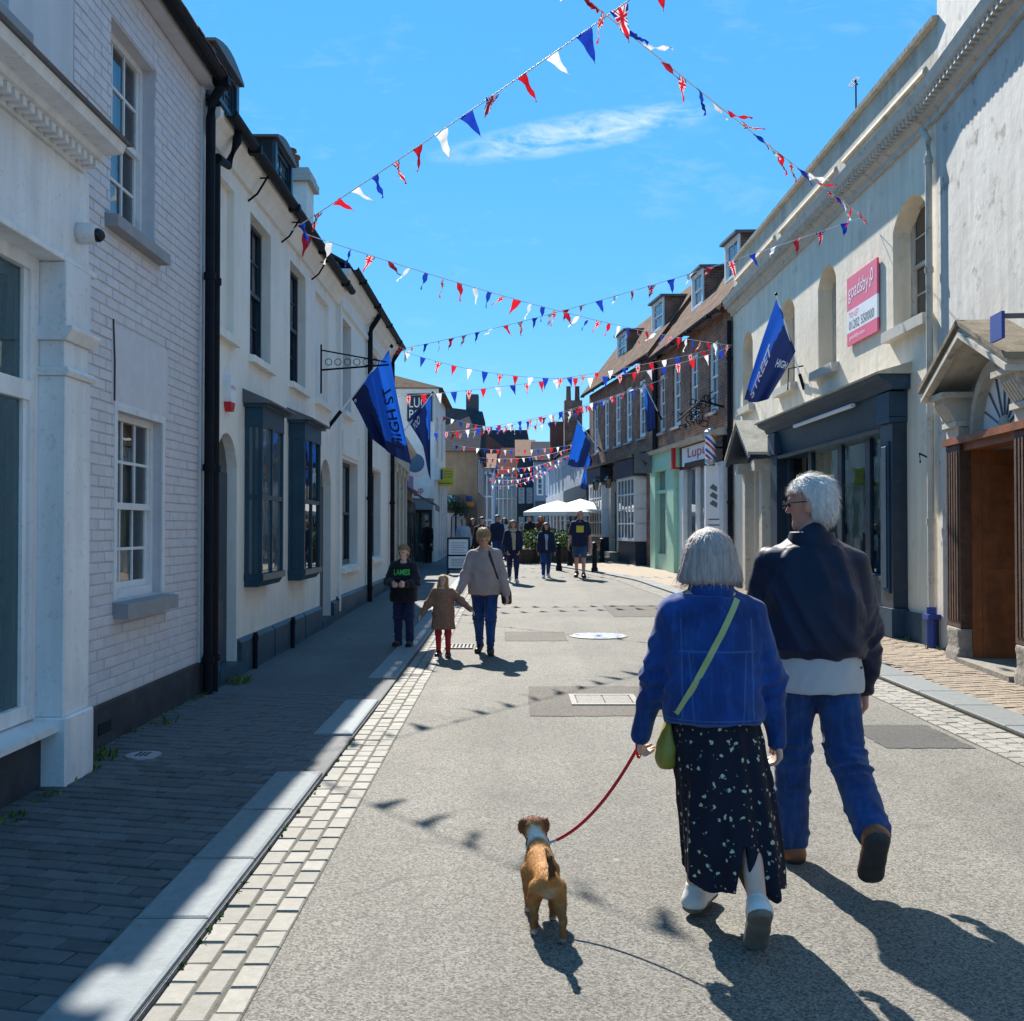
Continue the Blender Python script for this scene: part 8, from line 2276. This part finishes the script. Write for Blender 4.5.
fit = dict(skin='skin_pale', hair=('short', 'hair_fair'), bottom=('trousers', 'jeans_dark', 0.036), shoes=('black_cloth', 'rubber_dark', 1.1),
           top=dict(name='hoodie', mat='black_cloth', hem=0.44, ex=0.02, amp=0.013, sf=1.12, body=[(0.44, 0, 0, 0.138, 0.10), (0.55, 0, 0, 0.135, 0.10), (0.70, 0, 0, 0.13, 0.092), (0.77, 0, 0, 0.115, 0.07)]))
boy, Jb, hpb, hhb = make_person('fair-haired boy in black hoodie with green letters holding a phone', (-1.375, 13.05, 0.05), R(172), 1.29,
    dict(hipL=4, kneeL=5, hipR=-2, kneeR=3, armL=(22, 14, 62, 42), armR=(22, 14, 62, 42), curlL=55, curlR=55, nod=-6, yaw=-10), fit, 0.009, fine=True, bulk=1.05)
M('green_print', (0.06, 0.50, 0.10), 0.6, 0.05, obj=True)
v_, f_ = text_faces('LAMES', 1.0, 0.03); v_ = np.array(v_); v_[:,0] -= (v_[:,0].min()+v_[:,0].max())/2; v_[:,1] -= v_[:,1].min(); v_ /= [np.abs(v_[:,0]).max()*2, v_[:,1].max(), 1]
tp_ = on_surface(fit['_top'], [Vector((-x*0.21, 0, 0.905 + y*0.075)) for x, y, _ in v_], (0, -1, 0), 0.004)
me = bpy.data.meshes.new('lettering'); me.from_pydata([tuple(q) for q in tp_], [], f_); me.materials.append(MATS['green_print']); o = bpy.data.objects.new('lettering', me); COL.objects.link(o); o.parent = boy
mid = (Jb['wrL'] + Jb['wrR'])/2 + np.array((0, 0.06, 0.02))
ph = MB(); ph.hexa([(-0.035,-0.006,-0.06),(0.035,-0.006,-0.06),(0.035,0.006,-0.06),(-0.035,0.006,-0.06),(-0.035,-0.03,0.06),(0.035,-0.03,0.06),(0.035,-0.018,0.06),(-0.035,-0.018,0.06)])
o = mk('phone', ph, 'ink_black', None); o.location = boy.matrix_world @ Vector(mid); o.rotation_euler = (R(-40), 0, R(172)); tag(o, 'dark phone held by the boy in the hoodie', 'phone')

# --- people farther up the street
W1 = dict(hipL=12, kneeL=6, hipR=-9, kneeR=18, footR=16, splayL=0, splayR=0); W2 = dict(hipR=12, kneeR=6, hipL=-9, kneeL=18, footL=16, splayL=0, splayR=0); ST = dict(hipL=2, kneeL=3, hipR=-2, kneeR=3)
def walker(label, px, d, H, heading, pose, fit, h=0.016, **k):
    x = (px-512)/1024*d
    on = gz(d) + (0.03 if (x < -1.45 or x > lin(RB, d)+0.45) else 0.006)
    return make_person(label, (x, d, on), heading, H, pose, fit, h, 'people farther up the street', **k)
coat = lambda m_, hem=0.42, nm='coat': dict(name=nm, mat=m_, hem=hem, ex=0.024, amp=0.006, sf=1.12, body=[(hem, 0, 0, 0.125, 0.09), (0.56, 0, 0, 0.122, 0.09), (0.70, 0, 0, 0.12, 0.088), (0.77, 0, 0, 0.11, 0.07)])
walker('woman in dark coat with long beige scarf and sunglasses', 513, 25.9, 1.60, R(182), {**W1, 'armL': (-2, 10, 40, 20), 'armR': (-2, 10, 40, 20)},
       dict(hair=('bob', 'hair_ginger'), bottom=('trousers', 'jeans_dark', 0.026), shoes=('white_leather', 'white_leather'), top=coat('navy_cloth', 0.44),
            layers=[('scarf', 'beige_scarf', [(0.52, -0.02, 0.152, 0.026, 0.014), (0.70, -0.015, 0.15, 0.032, 0.016), (0.79, 0, 0.115, 0.045, 0.02)]), ('scarf_loop', 'beige_scarf', [(0.79, 0, 0.012, 0.066, 0.066), (0.86, 0, 0.014, 0.066, 0.066)])]))
walker('woman in navy blazer over pale top and blue jeans', 546, 27.8, 1.52, R(184), {**W2},
       dict(hair=('bob', 'hair_dark'), bottom=('trousers', 'jeans', 0.03), shoes=('white_leather', 'white_leather'), top=coat('navy_cloth', 0.45, 'blazer'),
            layers=[('shirt', 'pale_blue_cloth', [(0.50, 0, 0.14, 0.022, 0.010), (0.64, 0, 0.142, 0.022, 0.010), (0.70, 0, 0.138, 0.030, 0.012), (0.79, 0, 0.10, 0.042, 0.014)])]))
tm, *_ = walker('tall bald man in navy t-shirt with yellow print and blue shorts', 580, 27.9, 1.86, R(176), {**W1, 'armL': (2, 12, 14, 0), 'armR': (2, 12, 14, 0)},
       dict(skin='skin_ruddy', bottom=('shorts', 'blue_shorts'), shoes=('dark_leather', 'rubber_dark', 1.1), top=dict(name='t_shirt', mat='navy_cloth', hem=0.47, ex=0.022, sleeve='short', amp=0.006, body=[(0.46, 0, 0, 0.125, 0.092), (0.6, 0, 0, 0.125, 0.094), (0.74, 0, 0, 0.12, 0.085)]),
            layers=[('sock', 'black_cloth', [(0.03, -0.06, 0, 0.001, 0.001), (0.031, -0.06, 0, 0.001, 0.001)])]))
mb = MB(); mb.box(-0.10, 0.10, 0.178, 0.183, 1.24, 1.42); M('yellow_print', (0.55, 0.45, 0.05), 0.7, 0.1, obj=True); o = mk('print', mb, 'yellow_print', None); o.parent = tm
walker('person in long dark coat standing by the dark shop doorway', 428, 36.0, 1.50, R(150), ST, dict(hair=('short', 'hair_dark'), bottom=('trousers', 'black_cloth', 0.035), shoes=('dark_leather', 'rubber_dark'), top=coat('black_cloth', 0.28)))
crowd = [('man in black jacket in the group left of the street', 482, 31.0, 1.66, ('short','hair_dark'), 'black_cloth', 'jeans_dark', W1),
         ('person in maroon top at the left edge of the group', 472.5, 33.5, 1.62, ('bob','hair_brown'), 'maroon_cloth', 'black_cloth', ST),
         ('person in pale blue top behind the menu board', 463.5, 32.5, 1.58, ('short','hair_fair'), 'pale_blue_cloth', 'jeans_dark', ST),
         ('man in navy top with brown hair behind the group', 497, 35.5, 1.72, ('short','hair_brown'), 'navy_cloth', 'jeans', W2),
         ('person in white top walking in the middle distance', 505, 39.0, 1.62, ('bob','hair_dark'), 'white_cloth', 'jeans_dark', W1),
         ('person in black standing beside the cafe planters', 530, 41.0, 1.68, ('short','hair_brown'), 'black_cloth', 'jeans_dark', ST),
         ('person in maroon standing under the parasol', 541, 42.5, 1.66, ('bob','hair_ginger'), 'maroon_cloth', 'black_cloth', ST)]
for lb, px, d, H, hr, tm_, bm_, ps in crowd:
    walker(lb, px, d, H, R(180+random.uniform(-30, 30)), ps, dict(hair=hr, bottom=('trousers', bm_, 0.034), shoes=('dark_leather', 'rubber_dark'), top=coat(tm_, 0.47, 'top')), 0.018)
def chair(x, y, rot, label):
    t = root('cafe_chair', (x, y, gz(y)+0.03), label, 'chair', 'chairs at the cafe tables', rot)
    def part(nm_, mb):
        o = mk(nm_, mb, 'black_metal', None); o.parent = t
    mb = MB(); mb.box(-0.21, 0.21, -0.21, 0.21, 0.43, 0.46); part('seat', mb)
    mb = MB(); mb.box(-0.21, 0.21, -0.23, -0.205, 0.5, 0.86); part('backrest', mb)
    for a in (-0.19, 0.19):
        for b_ in (-0.19, 0.19): mb = MB(); mb.tube([(a, b_, 0), (a*0.95, b_*0.95, 0.43)], 0.013, 6); part('leg', mb)
for k, (x, y, rot, tm_) in enumerate(((1.0, 38.4, -80, 'black_cloth'), (2.2, 38.9, 85, 'navy_cloth'), (2.35, 40.6, 175, 'black_cloth'))):
    chair(x, y, R(rot), ['cafe chair left of the nearer table', 'cafe chair right of the nearer table', 'cafe chair at the farther table'][k])
    make_person(['seated person in black left of the nearer cafe table', 'seated person in navy right of the nearer cafe table', 'seated person in black at the farther cafe table'][k], (x, y, gz(y)+0.03), R(rot), 1.68,
                dict(hipL=84, kneeL=84, hipR=84, kneeR=84, armL=(30, 8, 60, 15), armR=(30, 8, 60, 15), seat=0.315), dict(hair=('short', 'hair_brown'), bottom=('trousers', 'jeans_dark', 0.034), shoes=('dark_leather', 'rubber_dark'), top=coat(tm_, 0.50, 'top')), 0.02, 'people seated at the cafe')

# ---------------------------------------------------------------- the dog
def dog_mat():
    m = bpy.data.materials.new('dog_fur'); m.use_nodes = True
    n, l = m.node_tree.nodes, m.node_tree.links; b = n['Principled BSDF']; b.inputs['Roughness'].default_value = 0.75; b.inputs['Specular IOR Level'].default_value = 0.25
    t = n.new('ShaderNodeTexCoord'); s = n.new('ShaderNodeSeparateXYZ'); l.new(t.outputs['Object'], s.inputs[0])
    no = n.new('ShaderNodeTexNoise'); no.inputs['Scale'].default_value = 14; no.inputs['Detail'].default_value = 6; l.new(t.outputs['Object'], no.inputs['Vector'])
    def mm(op, a, bb, clamp=False):
        k = n.new('ShaderNodeMath'); k.operation = op; k.use_clamp = clamp
        for i, v in enumerate((a, bb)):
            if isinstance(v, (int, float)): k.inputs[i].default_value = v
            else: l.new(v, k.inputs[i])
        return k.outputs[0]
    X, Y, Z = s.outputs['X'], s.outputs['Y'], s.outputs['Z']; nz = mm('MULTIPLY', mm('SUBTRACT', no.outputs['Fac'], 0.5), 0.06)
    def mix(f, a, c):
        mx = n.new('ShaderNodeMix'); mx.data_type = 'RGBA'; l.new(f, mx.inputs['Factor'])
        if isinstance(a, tuple): mx.inputs['A'].default_value = (*a, 1)
        else: l.new(a, mx.inputs['A'])
        mx.inputs['B'].default_value = (*c, 1); return mx.outputs['Result']
    band = lambda v, a, w: mm('SUBTRACT', 1.0, mm('DIVIDE', mm('ABSOLUTE', mm('SUBTRACT', v, a), 0), w), True)
    # tan coat, darker on flanks and head, dark tail stripe, white neck, rump and feet
    c = mix(mm('MULTIPLY', mm('SUBTRACT', 0.20, mm('ADD', Z, nz), True), 6, True), (0.46, 0.215, 0.065), (0.22, 0.09, 0.03))
    c = mix(mm('MULTIPLY', mm('SUBTRACT', mm('ADD', Y, nz), 0.215, True), 40, True), c, (0.17, 0.06, 0.025))
    neck = mm('MULTIPLY', mm('SUBTRACT', mm('ADD', Y, nz), 0.165, True), 50, True); neck = mm('MULTIPLY', neck, mm('MULTIPLY', mm('SUBTRACT', 0.222, mm('ADD', Y, nz), True), 40, True))
    c = mix(neck, c, (0.72, 0.68, 0.62))
    rump = mm('MULTIPLY', mm('MULTIPLY', mm('SUBTRACT', -0.125, mm('ADD', Y, nz), True), 40, True), mm('MULTIPLY', band(X, 0.0, 0.045), band(Z, 0.165, 0.06)))
    c = mix(mm('MULTIPLY', rump, 1.2, True), c, (0.50, 0.40, 0.30))
    tail = mm('MULTIPLY', mm('MULTIPLY', mm('SUBTRACT', mm('ADD', Z, nz), 0.262, True), 60, True), mm('MULTIPLY', mm('SUBTRACT', -0.05, Y, True), 40, True))
    c = mix(tail, c, (0.11, 0.045, 0.018))
    c = mix(mm('MULTIPLY', mm('SUBTRACT', 0.034, mm('ADD', Z, nz), True), 40, True), c, (0.62, 0.56, 0.50))
    l.new(c, b.inputs['Base Color'])
    fu = n.new('ShaderNodeTexNoise'); mp = n.new('ShaderNodeMapping'); mp.inputs['Scale'].default_value = (300, 90, 120); l.new(t.outputs['Object'], mp.inputs[0]); l.new(mp.outputs[0], fu.inputs['Vector']); fu.inputs['Scale'].default_value = 1
    bp = n.new('ShaderNodeBump'); bp.inputs['Strength'].default_value = 0.5; bp.inputs['Distance'].default_value = 0.004; l.new(fu.outputs['Fac'], bp.inputs['Height']); l.new(bp.outputs[0], b.inputs['Normal'])
    MATS['dog_fur'] = m
dog_mat()
S = SDF((-0.16, -0.26, -0.02), (0.16, 0.42, 0.46), 0.0045)
# trunk: rump, narrow loin, deep chest
S.ell((0, -0.095, 0.212), (0.048, 0.072, 0.058), 0.03); S.ell((0, -0.01, 0.220), (0.046, 0.10, 0.048), 0.03); S.ell((0, 0.10, 0.208), (0.058, 0.10, 0.072), 0.03)
S.cap((0, 0.15, 0.232), (0.0, 0.235, 0.292), 0.055, 0.044, 0.03)            # neck
S.ell((-0.008, 0.270, 0.328), (0.054, 0.056, 0.050), 0.02); S.cap((-0.01, 0.30, 0.312), (-0.016, 0.375, 0.294), 0.030, 0.021, 0.02)   # head, muzzle
for s in (-1, 1):
    S.ell((s*0.046-0.008, 0.268, 0.357), (0.016, 0.018, 0.014), 0.008); S.ell((s*0.056-0.008, 0.276, 0.333), (0.011, 0.020, 0.028), 0.008)   # folded ears
def limb(pts, rs, k=0.012):
    for a, b_, r0, r1 in zip(pts, pts[1:], rs, rs[1:]): S.cap(a, b_, r0, r1, k)
# hind legs: knee forward and high, hock back, upright shank
limb([(-0.036, -0.09, 0.195), (-0.048, -0.035, 0.125), (-0.050, -0.085, 0.075), (-0.050, -0.070, 0.02), (-0.050, -0.045, 0.012)], [0.038, 0.026, 0.014, 0.012, 0.014])
limb([(0.036, -0.10, 0.195), (0.048, -0.085, 0.125), (0.050, -0.165, 0.085), (0.048, -0.170, 0.022), (0.048, -0.145, 0.012)], [0.038, 0.026, 0.014, 0.012, 0.014])
# front legs
limb([(-0.045, 0.13, 0.19), (-0.046, 0.115, 0.12), (-0.045, 0.16, 0.07), (-0.045, 0.175, 0.018), (-0.045, 0.19, 0.012)], [0.036, 0.024, 0.015, 0.012, 0.015])
limb([(0.045, 0.13, 0.19), (0.046, 0.10, 0.12), (0.045, 0.085, 0.06), (0.045, 0.075, 0.018), (0.045, 0.09, 0.012)], [0.036, 0.024, 0.015, 0.012, 0.015])
# tail carried up and forward over the back
limb([(0.0, -0.150, 0.235), (0.004, -0.190, 0.262), (0.002, -0.205, 0.305), (-0.006, -0.190, 0.345), (-0.016, -0.155, 0.370)], [0.015, 0.014, 0.0125, 0.010, 0.006], 0.01)
S.fold(lambda x, y, z: 0.0015*wob(x, y, z, 90, 6))
dog = sdf_obj('dog', S, 'dog_fur', None, 1)
dog.location = (0.125, 3.98, 0.006); dog.rotation_euler = (0, 0, R(6)); fuzz(dog, 'dog_fur', 9000, 0.016, 0.0016, 0.16, lambda p: np.stack([p[:,0]*0, -np.ones(len(p)), -np.ones(len(p))*0.55], 1), 'fur', 3, 0.25); tag(dog, 'small tan dog with white neck and raised tail trotting on a red lead', 'dog')
dog.scale = (0.98, 0.95, 0.95)
def dpart(nm_, mb, m_):
    o = mk(nm_, mb, m_, None, True); o.parent = dog; return o
mb = MB(); mb.tube([(0.047*math.cos(a*0.449), 0.205 + 0.030*math.sin(a*0.449)*0.55, 0.277 + 0.040*math.sin(a*0.449)*0.9 - 0.0) for a in range(15)], 0.006, 6); dpart('collar', mb, 'ink_black')
for s in (-1, 1):
    mb = MB(); mb.lathe((s*0.028-0.012, 0.318, 0.335), [(0.001,-0.007),(0.007,0),(0.001,0.007)], 8); dpart('eye', mb, 'eye_dark')
mb = MB(); mb.lathe((-0.017, 0.394, 0.298), [(0.001,-0.009),(0.011,-0.002),(0.009,0.006),(0.001,0.009)], 8); dpart('nose', mb, 'ink_black')
bpy.context.view_layer.update()
# lead from the collar to her left hand
a = dog.matrix_world @ Vector((0.045, 0.20, 0.282)); b_ = woman.matrix_world @ Vector(Jw['wrL'] + Jw['fdL']*0.075)
t = root('dog_lead', tuple(a), 'red dog lead running from the dog to the woman in denim', 'lead')
cpts = []
for i in range(25):
    q = i/24; p = a.lerp(b_, q); p.z -= 0.07*4*q*(1-q); cpts.append(p)
mb = MB()
for i, p in enumerate(cpts[2:]):
    i2 = i+2; tt = (cpts[min(24, i2+1)] - cpts[i2-1]).normalized(); sv = tt.cross(Vector((0.3, 1, 0.2))).normalized()*0.0065; kv = Vector((0, -0.0025, 0))
    mb.v += [tuple(p-sv), tuple(p+sv), tuple(p+sv+kv), tuple(p-sv+kv)]
for i in range(len(cpts)-3):
    for j in range(4): mb.f.append((i*4+j, i*4+(j+1) % 4, i*4+4+(j+1) % 4, i*4+4+j))
mk('strap', mb, 'red_lead', t)
mb = MB(); mb.tube([cpts[0], cpts[1], cpts[2]], 0.006, 6); mk('clip', mb, 'cover_metal', t)
mb = MB(); N = 16; hc_ = Vector(b_); mb.tube([hc_ + Vector((0.012*math.cos(k*6.283/N), 0.045*math.cos(k*6.283/N)*0.6, 0.05*math.sin(k*6.283/N))) for k in range(N+1)], 0.006, 6); mk('handle_loop', mb, 'red_lead', t)
# ---------------------------------------------------------------- pieces that can be picked apart become objects of their own
def split_pieces(names):
    for o in [q for q in list(bpy.data.objects) if q.type == 'MESH' and q.name.split('.')[0] in names and 'kind' not in q]:
        bm = bmesh.new(); bm.from_mesh(o.data); bmesh.ops.remove_doubles(bm, verts=bm.verts, dist=1e-5)
        seen = set(); groups = []
        for v in bm.verts:
            if v in seen: continue
            st, comp = [v], []
            seen.add(v)
            while st:
                q = st.pop(); comp.append(q)
                for e in q.link_edges:
                    w = e.other_vert(q)
                    if w not in seen: seen.add(w); st.append(w)
            groups.append(comp)
        if 1 < len(groups) <= 60:
            bm.verts.index_update()
            for k, comp in enumerate(groups):
                ix = {v.index: i for i, v in enumerate(comp)}
                fs = []
                for f in {f for v in comp for f in v.link_faces}: fs.append([ix[v.index] for v in f.verts])
                me = bpy.data.meshes.new(o.name.split('.')[0]); me.from_pydata([tuple(v.co) for v in comp], [], fs)
                for m in o.data.materials: me.materials.append(m)
                if k == 0: first = me
                else:
                    n = o.copy(); n.data = me; COL.objects.link(n)
            o.data = first
        bm.free()
split_pieces({'fluting', 'mullion', 'plinth', 'shopfront', 'pilaster', 'pilaster_panel', 'pilaster_base', 'label_mould', 'doorcase', 'door_surround', 'door_column', 'parapet_moulding', 'wall_hook', 'sunray',
              'window_trim', 'door_panel', 'gable', 'rear_leg', 'shop_surround', 'panel_moulding', 'batten', 'print', 'dormer', 'tread', 'slot', 'lid', 'bars', 'stall_riser', 'cap', 'scroll', 'elements', 'raking_moulding'})
